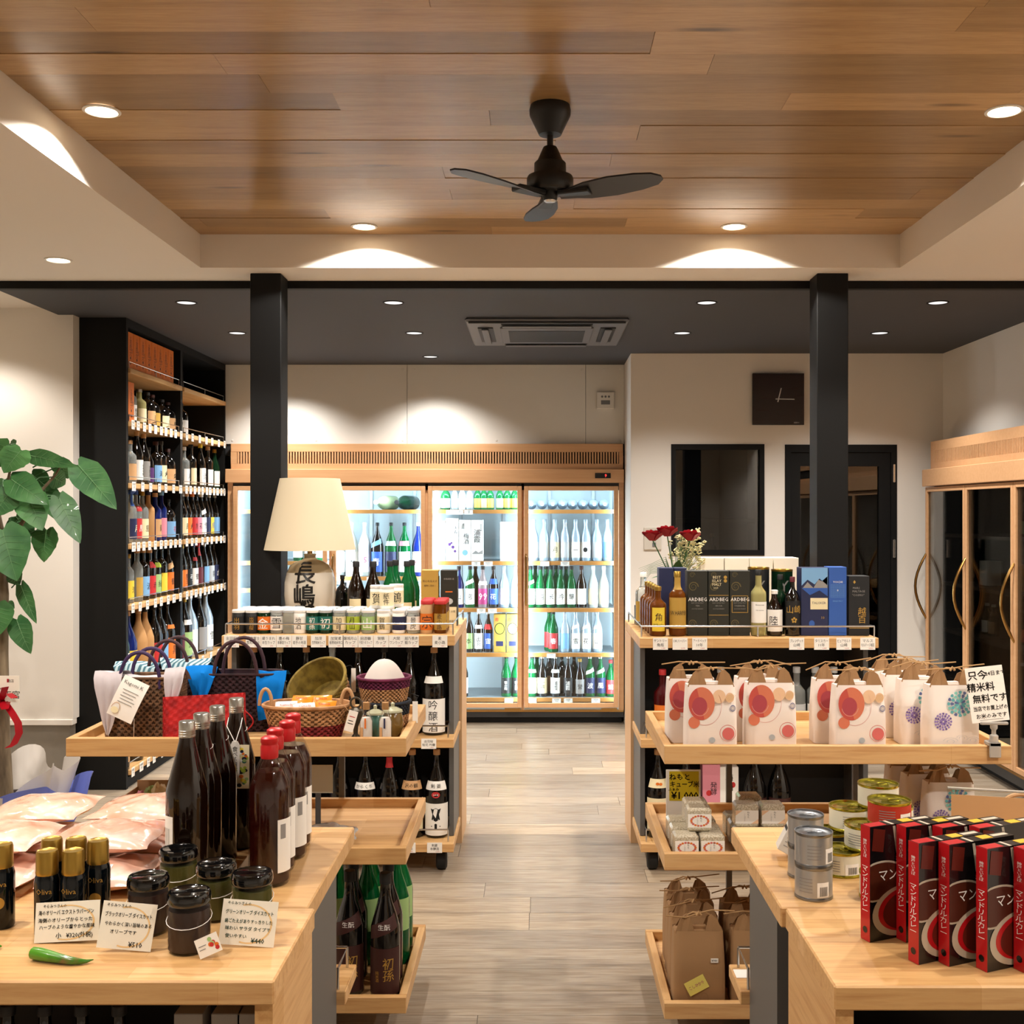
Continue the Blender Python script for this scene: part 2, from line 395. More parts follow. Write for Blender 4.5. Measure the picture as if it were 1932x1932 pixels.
lf = obj('door_leaf', MB('black_paint').box(a, a + .06, YR + .004, YR + .045, .01, zt).box(b - .075, b, YR + .004, YR + .045, .01, zt).box(a + .06, b - .075, YR + .004, YR + .045, zt - .09, zt).box(a + .06, b - .075, YR + .004, YR + .045, .01, .2), d1)
obj('pane', MB('pane_dimmed').box(a + .06, b - .075, YR + .022, YR + .028, .2, zt - .09), lf)
for z in (pz(893, YR), pz(1035, YR)): obj('hinge', MB('steel').box(DX1 - .028, DX1 - .014, YR - .016, YR - .006, z - .06, z + .06, .002), d1)
# unlit room behind the tinted panes, its darkness put into black walls
mb = MB('inner_black').box(.66, XR + .5, 8.6, 8.65, 0, ZC).box(.66, XR + .5, YR + .1, 8.6, -.004, .001).box(XR + .5, XR + .55, YR + .1, 8.65, 0, ZC)
struct('wall_store_room', mb, label='dark store room walls behind the glass')
# right wall, opened for the wood trimmed fridge
FX, FY0, FY1 = 2.555, 3.9, 7.27
wr = MB('wall_paint').box(XR, XR + .05, YB, FY0, 0, 2.82).box(XR, XR + .05, FY0, FY1, 1.965, 2.82).box(XR, XR + .05, FY1, YR + .1, 0, 2.62)
struct('wall_right', wr, label='white side wall above the unlit fridge')

# ================================================================ ceiling fittings
made = {}
for i, (x, y, z, col, pw, cone, bl, em) in enumerate(DOWN):
    kind = 'lens_deep' if z == ZC else ('lens' if z == ZT else 'lens_soft')
    loc = 'charcoal ceiling' if z == ZC else ('oak plank ceiling' if z == ZT else 'white soffit')
    place = {ZC: 'charcoal ceiling over the rear of the shop', ZT: 'oak plank ceiling', ZS: 'white soffit'}[z]
    sd_ = 'tower side' if x < -1.2 else 'lamp rack side' if x < 0 else 'whisky rack side' if x < 1.2 else 'unlit fridge side'
    rw = {ZC: ('row beside the black beam' if y < 6 else 'row beside the air conditioner' if y < 7 else 'row beside the service panels'), ZT: ('pair at the far recess edge' if y > 4.5 else 'pair level with the fan' if y > 3 else 'pairs over the front tables'), ZS: 'beside the recess'}[z]
    t = thing('downlight', 'round downlight in the ' + place.split(' over')[0] + ', ' + rw + ', ' + sd_, 'downlight', (x, y, z), 0, 'downlights in the ' + place)
    if kind not in made:
        r = .048
        if z == ZC:
            ring = MB('black_paint').lathe([(r + .006, .0), (r + .006, -.003), (r, -.004), (r - .003, .0)], 24).mesh('trim_ring')
            le = MB(kind).lathe([(0, -.0005), (r * .5, -.0008), (r - .003, -.001)], 24).mesh('lens')
        else:
            ring = MB('white_plastic').lathe([(r + .009, .0), (r + .009, -.003), (r, -.005), (r - .003, .0)], 24).mesh('trim_ring')
            le = MB(kind).lathe([(0, -.004), (r * .7, -.0035), (r - .003, -.002)], 24).mesh('lens')
        made[kind] = (ring, le)
    link('trim_ring', made[kind][0], t); link('lens', made[kind][1], t)
    ld = bpy.data.lights.new('downlight_spot', 'SPOT'); ld.energy = pw; ld.color = col; ld.spot_size = radians(cone); ld.spot_blend = bl; ld.shadow_soft_size = .04
    link('downlight_spot', ld, t, (0, 0, -.012))
# fan
FYc, FXc = 3.39, .04
fan = thing('ceiling_fan', 'black ceiling fan with three short blades under the oak planks', 'ceiling fan', (FXc, FYc, ZT))
mat('fan_black', '#0b0b0c', .45); mat('fan_blade', '#1a1b1e', .38)
obj('canopy', MB('fan_black').lathe([(0, 0), (.060, 0), (.063, -.012), (.062, -.03), (.034, -.088), (.018, -.09), (0, -.09)], 28), fan)
obj('rod', MB('fan_black').lathe([(.0095, -.085), (.0095, -.14)], 12), fan)
obj('motor_housing', MB('fan_black').lathe([(0, -.125), (.02, -.125), (.023, -.13), (.038, -.165), (.048, -.175), (.049, -.205), (.051, -.212), (.068, -.215), (.071, -.222), (.071, -.252), (.062, -.262), (0, -.264)], 32), fan)
obj('end_cap', MB('fan_black').lathe([(.026, -.258), (.022, -.284), (.02, -.288)], 20).mat('steel').lathe([(.02, -.288), (.016, -.292), (0, -.293)], 20), fan)
for k, ang in enumerate((97, 217, 337)):
    a = radians(ang)
    bm_ = MB('fan_blade'); prof = [(.03, .016), (.08, .026), (.12, .04), (.2, .052), (.28, .05), (.33, .038), (.352, .012)]
    top = []
    for sgn in (0, 1):
        for (r, hw) in prof:
            for e in (-1, 1):
                tw = -.38 * (1 - r / .5); h = -.27 + .05 * (r - .05) - sgn * .005
                top.append((r, e * hw, h + e * hw * tw))
    n = len(prof); fs = []
    for i in range(n - 1):
        a0 = 2 * i; fs.append((a0, a0 + 1, a0 + 3, a0 + 2)); b0 = 2 * n + 2 * i; fs.append((b0, b0 + 2, b0 + 3, b0 + 1))
        fs.append((a0, a0 + 2, b0 + 2, b0)); fs.append((a0 + 1, b0 + 1, b0 + 3, a0 + 3))
    fs.append((0, 2 * n, 2 * n + 1, 1)); e = 2 * n - 2; fs.append((e, e + 1, 2 * n + e + 1, 2 * n + e))
    bm_.add(top, fs, True); bm_.mat('fan_black').box(.03, .13, -.022, .022, -.278, -.262, .003)
    obj('blade', bm_, fan, (0, 0, 0), (0, 0, a))
# cassette air conditioner
ac = thing('air_conditioner', 'square grey ceiling cassette air conditioner in charcoal ceiling', 'air conditioner', (.055, 6.47, ZC))
mat('ac_grey', '#63646a', .5); mat('ac_dark', '#1c1c1e', .6)
h = .445
obj('frame', MB('ac_grey').box(-h, h, -h, h, -.022, 0, .01), ac)
obj('edge_band', MB('ac_dark').box(-h + .02, h - .02, -h + .004, -h + .03, -.03, -.0225), ac)
gr = obj('intake_grille', MB('ac_grey').box(-.26, .26, -.27, .27, -.034, -.0225, .004), ac)
obj('filter_mesh', MB('ac_dark').box(-.215, .215, -.2, .21, -.036, -.0341), gr)
for a in range(4):
    T = Matrix.Rotation(a * pi / 2, 4, 'Z')
    s_ = MB('ac_dark'); s_.T = T; s_.box(-.25, .25, .30, .385, -.028, -.0225); sl = obj('air_slot', s_, ac)
    v_ = MB('ac_grey'); v_.T = T; v_.box(-.245, .245, .325, .365, -.040, -.032, .003); obj('louvre', v_, sl)
# clock, thermostat, switch plate
ck = thing('wall_clock', 'square dark wood wall clock with thin silver hands', 'clock', (px(1466.5, YR), YR, pz(754, YR)))
obj('face', MB('ebony').box(-.17, .17, -.035, -.012, -.17, .17, .002), ck)
obj('mount', MB('black_paint').box(-.1, .1, -.0118, -.0005, -.1, .1), ck)
def hand(ln, tail, wd, ang, y):
    mb = MB('steel'); mb.T = Matrix.Rotation(ang, 4, 'Y'); mb.box(-wd, wd, y, y + .0015, -tail, ln); return mb
obj('hour_hand', hand(.075, .02, .0035, radians(14), -.0385), ck); obj('minute_hand', hand(.105, .02, .0028, radians(91), -.041), ck)
mk = MB('steel'); mk.text('SEIKO', .014, front(-.0353, .12, -.155)); obj('maker_mark', mk, ck)
th = thing('thermostat', 'small white thermostat box on the panel above the fridge', 'thermostat', (px(1142, YW), YW, pz(756, YW)))
obj('case', MB('panel_white').box(-.062, .062, -.03, -.0005, -.06, .06, .004), th)
obj('display', MB('grey_plastic').box(-.032, .032, -.0308, -.0301, -.03, .0), th)
for k in (-1, 0, 1): obj('button', MB('grey_plastic').lathe([(0, .002), (.007, .0015), (.008, 0)], 12), th, (k * .024, -.0301, .026), (pi / 2, 0, 0))
sw = thing('switch_plate', 'beige wall switch plate behind the red roses', 'switch', (px(1231, YR), YR, pz(1016, YR)))
mat('beige_plastic', '#cfc8bb', .5)
obj('plate', MB('beige_plastic').box(-.058, .058, -.010, -.0005, -.075, .075, .003), sw)
for k in (-1, 0, 1): obj('rocker', MB('grey_plastic').box(-.002, .022, -.0135, -.0101, k * .04 - .014, k * .04 + .014, .001), sw)
# ================================================================ price tags (flat print on small cards)
def tag_mesh(w_, h_, lines, price=None, m='paper', key=None):
    mb = MB(m).box(-w_ / 2, w_ / 2, -.0012, 0, -h_ / 2, h_ / 2)
    mb.mat('ink'); n = len(lines)
    for i, s in enumerate(lines):
        mb.text(s, h_ * .30, front(-.0016), 0, h_ * (.24 - i * .34), wmax=w_ * .86)
    if price: mb.mat('red_ink').text(price, h_ * .16, front(-.0016), w_ * .2, -h_ * .38, wmax=w_ * .5)
    return mb.mesh('price_tag')
def rail(parent, pts, r=.0032, posts=(), foot=0):
    mb = MB('steel').tube(pts, r, 7)
    for p in posts: mb.tube([p, (p[0], p[1], p[2] - foot)], r, 7)
    return obj('rail', mb, parent)

# ================================================================ black shelf tower along the left wall
TX0, TX1, TY0, TYM0, TYM1, TY1 = -2.506, -2.217, 6.06, 6.95, 6.99, 7.93
tw = thing('shelf_tower', 'tall black shelving tower full of liquor bottles against the left wall', 'shelving', (0, 0, 0))
obj('side_panel', MB('black_laminate').box(TX0, TX1, TY0 - .03, TY0, 0, ZC - .001), tw)
obj('divider', MB('black_laminate').box(TX0, TX1, TYM0, TYM1, 0, ZC - .045), tw)
obj('side_panel', MB('black_laminate').box(TX0, TX1, TY1, TY1 + .02, 0, ZC - .001), tw)
obj('back_panel', MB('inner_black').box(TX0 - .02, TX0, TY0 - .03, TY1 + .02, 0, ZC - .001), tw)
obj('top_panel', MB('black_laminate').box(TX0, TX1, TY0, TY1, ZC - .045, ZC - .001), tw)
obj('plinth', MB('black_laminate').box(TX0, TX1 - .01, TY0, TYM0, 0, .055).box(TX0, TX1 - .01, TYM1, TY1, 0, .055), tw)
TZ = [2.282, 1.993, 1.657, 1.326, .992, .545, .10]
stag = tag_mesh(.045, .05, ['地酒', '720ml'], '1,450'); stag2 = tag_mesh(.045, .05, ['焼酎', '芋'], '2,980'); stag3 = tag_mesh(.055, .05, ['本格焼酎', '25度'], '1,280')
for bi, (b0, b1) in enumerate(((TY0 + .002, TYM0 - .002), (TYM1 + .002, TY1 - .002))):
    for si, z in enumerate(TZ):
        sh = obj('shelf', MB('pine_y').box(TX0 + .001, TX1 + .012, b0, b1, z - .028, z, .002), tw)
        rail(sh, [(TX1, b0 + .01, z), (TX1, b0 + .01, z + .036), (TX1, b1 - .03, z + .036), (TX1, b1 - .03, z)], .0025, [(TX1, (b0 + b1) / 2, z + .036)], .036)
        ntag = {0: 0, 1: (10, 7), 2: (7, 11), 3: (10, 9), 4: (8, 10), 5: (5, 6), 6: (8, 6)}[si]
        if ntag:
            ys = [b0 + .03 + (b1 - b0 - .07) * (k + R.uniform(-.15, .15)) / (ntag[bi] - 1 + .01) for k in range(ntag[bi])]
            for yy in ys: link('price_tag', R.choice((stag, stag, stag2, stag3)), sh, (TX1 + .0145, min(max(yy, b0 + .03), b1 - .03), z - .017), (0, 0, pi / 2))
    for yy in (b0 + .06, b1 - .06): obj('shelf_standard', MB('grey_metal').box(TX0 + .0002, TX0 + .008, yy - .008, yy + .008, .06, 2.4), tw)

# ================================================================ lit display fridge at the back
YF = 7.90                       # door faces
GX0, GX1 = px(430, YF), px(1178, YF) - .004
fr = thing('display_fridge', 'long lit four door display fridge with beech trim on back wall', 'fridge', (0, 0, 0))
plaster('fridge_liner', '#cfdcdf', .5, 30, .02); mat('fridge_shelf_lip', '#b0793f', .35); mat('wire_grey', '#9aa3a6', .4, .6)
obj('cabinet', MB('fridge_liner').box(GX0 + .02, GX1 - .02, 8.52, 8.54, .09, 1.72).box(GX0 + .02, GX0 + .04, YF + .04, 8.52, .09, 1.72).box(GX1 - .04, GX1 - .02, YF + .04, 8.52, .09, 1.72).box(GX0 + .04, GX1 - .04, YF + .06, 8.52, .09, .11).box(GX0 + .04, GX1 - .04, YF + .06, 8.52, 1.70, 1.72), fr)
obj('kick_panel', MB('inner_black').box(GX0 + .01, GX1 - .01, YF + .07, YF + .09, 0, .05), fr)
obj('kick_rail', MB('dark_grey').box(GX0, GX1, YF + .01, YF + .06, .048, .085).mat('brass').box(GX0, GX1, YF + .005, YF + .06, .0855, .10), fr)
obj('cornice', MB('beech').box(GX0 - .012, GX1, YF - .03, YF + .06, 1.706, 1.803, .004), fr)
obj('gap_light_stop', MB('dark_grey').box(GX0 + .035, GX1 - .035, YF + .0, YF + .04, 1.655, 1.7055), fr)  # dark strip added to keep LED light out of the door-top gap
obj('case_side', MB('beech').box(GX0, GX0 + .035, YF - .005, YF + .04, .10, 1.706), fr); obj('case_side', MB('beech').box(GX1 - .035, GX1, YF - .005, YF + .04, .10, 1.706), fr)
# vent header with one slat between every two slots
hd = obj('vent_header', MB('beech').box(GX0 + .02, GX1 - .005, YF + .0, YF + .04, 1.803, 1.842, .002).box(GX0 + .02, GX1 - .005, YF + .0, YF + .04, 1.925, 1.983, .002).mat('inner_black').box(GX0 + .02, GX1 - .005, YF + .03, YF + .045, 1.842, 1.925), fr)
obj('end_block', MB('beech').box(GX0 + .02, px(447, YF), YF, YF + .04, 1.842, 1.925), hd); obj('end_block', MB('beech').box(px(1168, YF), GX1 - .005, YF, YF + .04, 1.842, 1.925), hd)
ns = 138; x0, x1 = px(447, YF), px(1168, YF); st = (x1 - x0) / ns
slm = MB('beech').box(-st * .27, st * .27, 0, .03, 1.842, 1.925).mesh('slat')
for i in range(ns): link('slat', slm, hd, (x0 + (i + .5) * st, YF, 0))
tp = obj('temperature_display', MB('inner_black').box(-.055, .055, -.005, 0, -.018, .018, .001), fr, (px(1137, YF), YF - .031, 1.756))
mat('red_led', '#ff2a2a', emit=3.0); obj('digit', MB('red_led').text('9', .03, front(-.0056, .02)), tp)
DE = [(441.7, 618), (627, 803), (808, 984.5), (989, 1166)]
DZ0, DZt = .121, 1.682
FS = {}      # shelf top heights by bay
for k, (p0, p1) in enumerate(DE):
    a, b = px(p0, YF), px(p1, YF); f_ = .031
    dr = obj('fridge_door', MB('beech').box(a, a + f_, YF - .03, YF - .002, DZ0, DZt, .002).box(b - f_, b, YF - .03, YF - .002, DZ0, DZt, .002).box(a + f_, b - f_, YF - .03, YF - .002, DZt - f_, DZt, .002).box(a + f_, b - f_, YF - .03, YF - .002, DZ0, DZ0 + f_, .002), fr)
    obj('pane', MB('pane_clear').box(a + f_, b - f_, YF - .018, YF - .013, DZ0 + f_, DZt - f_), dr)
    hx = a + .012 if k in (3,) else b - .012
    if k in (3, 1): obj('handle', MB('brass').tube([(a + .012, YF - .03, 1.20), (a + .012, YF - .055, 1.185), (a + .012, YF - .065, 1.08), (a + .012, YF - .06, .95), (a + .012, YF - .045, .86), (a + .012, YF - .03, .845)], [.007, .009, .007, .007, .008, .006], 8), dr)
    obj('hinge', MB('brass').box(b - .12, b - .01, YF - .034, YF - .0305, .098, .119), dr)
    obj('mullion', MB('beech').box(a - .022, a - .001, YF, YF + .04, .10, 1.7).mat('led_tube').lathe([(.009, .16), (.009, 1.66)], 10, a - .012, YF + .06), fr)
    zs = {1: [1.515, 1.035, .69, .40, .167], 0: [1.515, 1.146, .95, .488, .167]}.get(k, [1.515, 1.146, .809, .488, .167])
    FS[k] = zs
    for z in zs:
        sh = obj('shelf', MB('wire_grey').box(a + .012, b - .012, YF + .12, 8.48, z - .006, z).mat('fridge_shelf_lip').box(a + .012, b - .012, YF + .10, YF + .12, z - .026, z + .002), fr)
    for q in (.28, .78): obj('shelf_standard', MB('wire_grey').box(a + (b - a) * q - .012, a + (b - a) * q + .012, 8.505, 8.5195, .12, 1.69), fr)
    ad = bpy.data.lights.new('fridge_led', 'AREA'); ad.shape = 'RECTANGLE'; ad.size = b - a - .1; ad.size_y = .04; ad.energy = 2.6; ad.color = COOL
    lo_ = link('fridge_led', ad, fr, ((a + b) / 2, YF + .075, 1.68), (radians(28), 0, 0))
    for e, sg in ((a + .012, 1), (b - .004, -1)):
        vd = bpy.data.lights.new('fridge_led', 'AREA'); vd.shape = 'RECTANGLE'; vd.size = .03; vd.size_y = 1.5; vd.energy = 9; vd.color = COOL
        link('fridge_led', vd, fr, (e, YF + .065, .92), (pi / 2, 0, sg * radians(-48)))

# ================================================================ unlit fridge along the right wall
rf = thing('display_fridge', 'unlit beech trimmed display fridge with curved brass handles on right wall', 'fridge', (0, 0, 0))
obj('cabinet', MB('dark_grey').box(3.16, 3.18, FY0, FY1, .06, 1.94).box(FX + .03, 3.16, FY0, FY0 + .02, .06, 1.94).box(FX + .03, 3.16, FY1 - .02, FY1, .06, 1.94).box(FX + .03, 3.16, FY0 + .02, FY1 - .02, .06, .09).box(FX + .03, 3.16, FY0 + .02, FY1 - .02, 1.92, 1.94), rf)
obj('cornice', MB('beech').box(FX - .045, FX + .1, FY0, FY1 + .015, 1.665, 1.775, .004), rf)
vh = obj('vent_header', MB('beech').box(FX, FX + .04, FY0, FY1 - .02, 1.775, 1.815).box(FX, FX + .04, FY0, FY1 - .02, 1.895, 1.955).mat('inner_black').box(FX + .022, FX + .045, FY0, FY1 - .02, 1.815, 1.895), rf)
slm = MB('beech').box(0, .012, -.0055, .0055, 1.815, 1.895).mesh('slat')
obj('end_block', MB('beech').box(FX, FX + .04, FY1 - .09, FY1 - .02, 1.815, 1.895), vh)
yy = FY1 - .1
while yy > 5.2: link('slat', slm, vh, (FX, yy, 0)); yy -= .0205
obj('kick_rail', MB('dark_grey').box(FX - .01, FX + .06, FY0, FY1, .05, .10).mat('brass').box(FX - .012, FX + .06, FY0, FY1, .10, .115), rf)
obj('kick_panel', MB('inner_black').box(FX + .05, FX + .07, FY0, FY1, 0, .05), rf)
w_ = .67; FZ0, FZ1 = .125, 1.66
mat('dark_shelf', '#4a3a2c', .5)
for k in range(5):
    b = FY1 - .005 - k * w_; a = b - w_ + .006; f_ = .03
    dr = obj('fridge_door', MB('beech').box(FX - .03, FX - .002, a, a + f_, FZ0, FZ1, .002).box(FX - .03, FX - .002, b - f_, b, FZ0, FZ1, .002).box(FX - .03, FX - .002, a + f_, b - f_, FZ1 - f_, FZ1, .002).box(FX - .03, FX - .002, a + f_, b - f_, FZ0, FZ0 + f_, .002), rf)
    obj('pane', MB('pane_mid').box(FX - .018, FX - .013, a + f_, b - f_, FZ0 + f_, FZ1 - f_), dr)
    pts = [(FX - .03 - .07 * sin(pi * t / 10), b - .015, 1.23 - .42 * t / 10) for t in range(11)]
    obj('handle', MB('brass').tube(pts, [.006] + [.009] * 9 + [.006], 8), dr)
    for z in (1.36, 1.05, .75, .45): obj('shelf', MB('dark_shelf').box(FX + .07, 3.1, a + .01, b - .01, z - .02, z), rf)
# ================================================================ rolling racks with a shared counter top (aisle ends)
def rack(label, X0, X1, aisle, zt, cab0, cab1):
    # front rack on castors, rear wooden cabinet that stops short of the column
    t = thing('display_rack', label, 'rack', (0, 0, 0))
    Y0, Y1, Y2 = 4.62, 5.06, 5.40
    sl = obj('counter_top', MB('pine_x').box(X0, X1, Y0, Y1, zt - .042, zt, .002).box(cab0, cab1, Y1, Y2, zt - .042, zt, .002), t)
    hi = .016
    obj('side_panel', MB('grey_metal').box(X0 + .012, X0 + .032, Y0 + .11, Y1 - .01, .13, zt - .042), t)
    obj('side_panel', MB('grey_metal').box(X1 - .032, X1 - .012, Y0 + .11, Y1 - .01, .13, zt - .042), t)
    obj('back_panel', MB('inner_black').box(X0 + .032, X1 - .032, Y1 - .03, Y1 - .01, .13, zt - .042), t)
    obj('rear_cabinet', MB('rack_wood').box(cab0, cab1, Y1 + .002, Y2 - .01, 0, zt - .0425), t)
    shelves = []
    for z in (.56, .128):
        sh = obj('shelf', MB('pine_x').box(X0 + .005, X1 - .005, Y0 + .0, Y1 - .03, z - .036, z, .002), t); shelves.append(sh)
        rail(sh, [(X0 + .03, Y1 - .12, z), (X0 + .03, Y1 - .12, z + .05), (X0 + .03, Y0 + .03, z + .05), (X1 - .03, Y0 + .03, z + .05), (X1 - .03, Y1 - .12, z + .05), (X1 - .03, Y1 - .12, z)], .0035, [(X0 + .03, Y0 + .03, z + .05), (X1 - .03, Y0 + .03, z + .05), ((X0 + X1) / 2, Y0 + .03, z + .05)], .05)
    rail(sl, [(X0 + .01, Y2 - .1 if aisle == 'x0' else Y1 - .1, zt), (X0 + .01, Y2 - .1 if aisle == 'x0' else Y1 - .1, zt + .045), (X0 + .01, Y0 + .03, zt + .045), (X1 - .01, Y0 + .03, zt + .045), (X1 - .01, Y2 - .1 if aisle == 'x1' else Y1 - .1, zt + .045), (X1 - .01, Y2 - .1 if aisle == 'x1' else Y1 - .1, zt)], .0035, [(X0 + .01, Y0 + .03, zt + .045), (X1 - .01, Y0 + .03, zt + .045), ((X0 + X1) / 2, Y0 + .03, zt + .045)], .045)
    for cx in (X0 + .06, X1 - .06):
        for cy in (Y0 + .08, Y1 - .08):
            cw = MB('rubber'); cw.T = Matrix.Translation((cx, cy, .042)) @ Matrix.Rotation(pi / 2, 4, 'Y')
            cw.lathe([(0, -.022), (.034, -.022), (.042, -.016), (.042, .016), (.034, .022), (0, .022)], 20)
            cst = obj('castor', cw, t); obj('fork', MB('steel').box(cx - .012, cx + .012, cy - .02, cy + .02, .0845, .099).box(cx + .0225, cx + .026, cy - .012, cy + .012, .04, .0845), cst)
    return t, sl, shelves
LZ, RZ = .989, .979
lrk, lsl, lsh = rack('light wood and grey rack topped with cup sake and a lamp', px(418, 4.62), px(858, 4.62), 'x1', LZ, -1.15, px(858, 4.62))
rrk, rsl, rsh = rack('light wood and grey rack topped with whisky bottles and roses', px(1207, 4.62), px(1658, 4.62), 'x0', RZ, px(1207, 4.62), 1.26)
def tagline(parent, z, y, items, w_=.062, h_=.05):
    for xp, lines, price in items: link('price_tag', tag_mesh(w_, h_, lines, price), parent, (px(xp, y), y - .0008, z))
YQ = 4.62
tagline(lsl, LZ - .0235, YQ, [(437, ['出羽桜', 'カップ'], '324'), (478, ['出雲富士', '雪見にごり'], '356'), (507, ['蔵うまれ', '本生カップ'], '270'), (536, ['豊の梅', '本醸造カップ'], '280'), (565, ['静甘', '岩手の地酒'], '320'), (601, ['加茂', '生貯純米カップ'], '300'), (634, ['加賀鳶', '極寒純米辛口'], '290'), (661, ['磐城月山', 'カップ'], '270'), (690, ['田酒鶴', '干支つるカップ'], '300'), (719, ['賀鶴', 'カップ'], '270'), (748, ['大関', 'ワンカップ'], '255'), (776, ['越乃景虎', '龍カップ'], '270'), (830, ['麦', '麦小路'], '250')])
tagline(rsl, RZ - .0235, YQ, [(1246, ['サントリー', '角瓶'], '1,780'), (1283, ['I.W.ハーパー', ''], '2,370'), (1320, ['アードベック', '10年'], '5,800'), (1503, ['ブレンデッド', '山崎'], '6,100'), (1550, ['タリスカー', '10年'], '4,480'), (1592, ['ピュアモルト', '山崎'], '6,600'), (1637, ['マルス', 'モルテージ越百'], '4,800')])
tagline(lsh[0], .56 - .018, YQ, [(809, ['出羽桜', '桜花 吟醸'], '2,860')], .062, .042); tagline(lsh[1], .128 - .016, YQ, [(820, ['剣菱', '本醸造'], '2,260'), (770, ['上撰', '沢の鶴'], '1,980')], .062, .042)

# ================================================================ stands with three trays
def tray_stand(label, X0, X1, zs, hs):
    t = thing('tray_stand', label, 'tray stand', (0, 0, 0)); Y0, Y1 = 3.10, 3.65; wl = .022
    for z, h_ in zip(zs, hs):
        tr = obj('tray', MB('pine_x').box(X0 + wl, X1 - wl, Y0 + wl, Y1 - wl, z - h_, z - .027), t)
        obj('tray_rail', MB('pine_x').box(X0, X1, Y0, Y0 + wl, z - h_, z, .0015), tr); obj('tray_rail', MB('pine_x').box(X0, X1, Y1 - wl, Y1, z - h_, z, .0015), tr)
        obj('tray_rail', MB('pine_y').box(X0, X0 + wl, Y0 + wl, Y1 - wl, z - h_, z, .0015), tr); obj('tray_rail', MB('pine_y').box(X1 - wl, X1, Y0 + wl, Y1 - wl, z - h_, z, .0015), tr)
    zl = [0.05] + [z for z in sorted(zs)]
    for cx in (X0 + .275, X1 - .275):
        for cy in (Y1 - .012,):
            obj('post', MB('grey_metal').box(cx - .009, cx + .009, cy + .0125, cy + .030, .05, max(zs) - .05), t)
        obj('base_rail', MB('grey_metal').box(cx - .012, cx + .012, Y0 + .06, Y1 + .03, .035, .06), t)
        for cy in (Y0 + .09, Y1 - .0):
            obj('foot', MB('rubber').lathe([(0, 0), (.016, 0), (.018, .03), (.01, .035), (0, .035)], 14, cx, cy), t)
        for z, h_ in zip(zs, hs): obj('bracket', MB('grey_metal').box(cx - .009, cx + .009, Y0 + .15, Y1 + .012, z - h_ - .016, z - h_ - .0002), t)
    return t
LT = [.872, .568, .153]; RT = [.851, .552, .137]
LZ += .0008; RZ += .0008
LTX = (px(124, 3.1), px(766, 3.1)); RTX = (px(1253.6, 3.1), px(1909, 3.1))
HT = (.051, .047, .045)
tray_stand('three tier pine tray stand holding woven bags and baskets', *LTX, LT, HT); tray_stand('three tier pine tray stand holding decorated rice bags', *RTX, RT, HT)

# ================================================================ nested front tables
def table_pair(label_b, label_f, X0b, X1b, X0f, X1f, side):
    ZT_ = .72; th = .041
    s_ = -1 if side == 'l' else 1       # inner (aisle) side
    t = thing('display_table', label_b, 'table', (0, 0, 0))
    obj('table_top', MB('pine_x').box(X0b, X1b, 2.205, 2.768, ZT_ - th, ZT_, .003), t)
    for e, sg in ((X0b, 1), (X1b, -1)):
        a, b = sorted((e + sg * .02, e + sg * .045)); obj('leg_panel', MB('grey_metal').box(a, b, 2.33, 2.63, .0, ZT_ - th), t)
    sh = obj('lower_shelf', MB('pine_x').box(X0b + .0, X1b - .0, 2.64, 2.80, .335, .367, .002), t)
    rail(sh, [(X0b + .02, 2.65, .367), (X0b + .02, 2.65, .417), (X0b + .02, 2.78, .417), (X1b - .02, 2.78, .417), (X1b - .02, 2.65, .417), (X1b - .02, 2.65, .367)], .0035, [(X0b + .02, 2.78, .417), (X1b - .02, 2.78, .417)], .05)
    obj('stretcher', MB('grey_metal').box(X0b + .045, X1b - .045, 2.62, 2.6395, .30, .40), t)
    u = thing('display_table', label_f, 'table', (0, 0, 0))
    obj('table_top', MB('pine_x').box(X0f, X1f, 1.855 if side == 'l' else 1.835, 2.198, ZT_ - th + .001, ZT_ + .001, .003), u)
    for e, sg in ((X0f, 1), (X1f, -1)):
        a, b = sorted((e + sg * .004, e + sg * .034)); obj('leg_panel', MB('pine_y').box(a, b, 1.865 if side == 'l' else 1.845, 2.19, 0, ZT_ - th + .0005), u)
    obj('back_panel', MB('inner_black').box(X0f + .034, X1f - .034, 2.16, 2.175, .05, ZT_ - th), u)
    obj('low_shelf', MB('pine_x').box(X0f + .034, X1f - .034, 1.87, 2.16, .40, .425), u)
table_pair('pine table with grey legs under brown bottles and pink salt bags', 'pine front table holding olive jars and handwritten cards', -1.50, -.452, -1.46, -.437, 'l')
table_pair('pine table with grey legs under stacked tin cans', 'pine front table holding the red curry boxes', .481, 1.52, .489, 1.48, 'r')
# ================================================================ bottles
GL = {'black': ('g_black', '#0a0807', 0), 'brown': ('g_brown', '#120703', 0), 'green': ('g_green', '#11723a', .55), 'dgreen': ('g_dgreen', '#0d2a18', .1), 'clear': ('g_clear', '#e9eee9', .8), 'yellow': ('g_yellow', '#d9cf8a', .55), 'blue': ('g_blue', '#12246b', .2), 'frost': ('g_frost', '#e4ece6', .3), 'pink': ('g_pink', '#cbb6b6', .6), 'wrap': ('g_wrap', '#a9bccb', 0), 'pale': ('g_pale', '#cfe0a6', .3), 'red': ('g_red', '#46090b', .1), 'amber': ('g_amber', '#6e3a0c', .3), 'kraft': ('g_kraft', '#b08455', 0)}
for k, (n_, c_, t_) in GL.items():
    mat(n_, c_, .06 if k not in ('frost', 'wrap', 'kraft') else (.28 if k != 'kraft' else .8), trans=t_, ior=1.3 if t_ else 1.5, spec=.6 if k != 'kraft' else .2, metal=.35 if k == 'wrap' else 0)
GW = {'dgreen': 'dark green', 'black': 'black', 'brown': 'dark brown', 'wrap': 'film wrapped', 'pale': 'pale green', 'frost': 'frosted white', 'pink': 'clear pinkish', 'kraft': 'paper wrapped'}
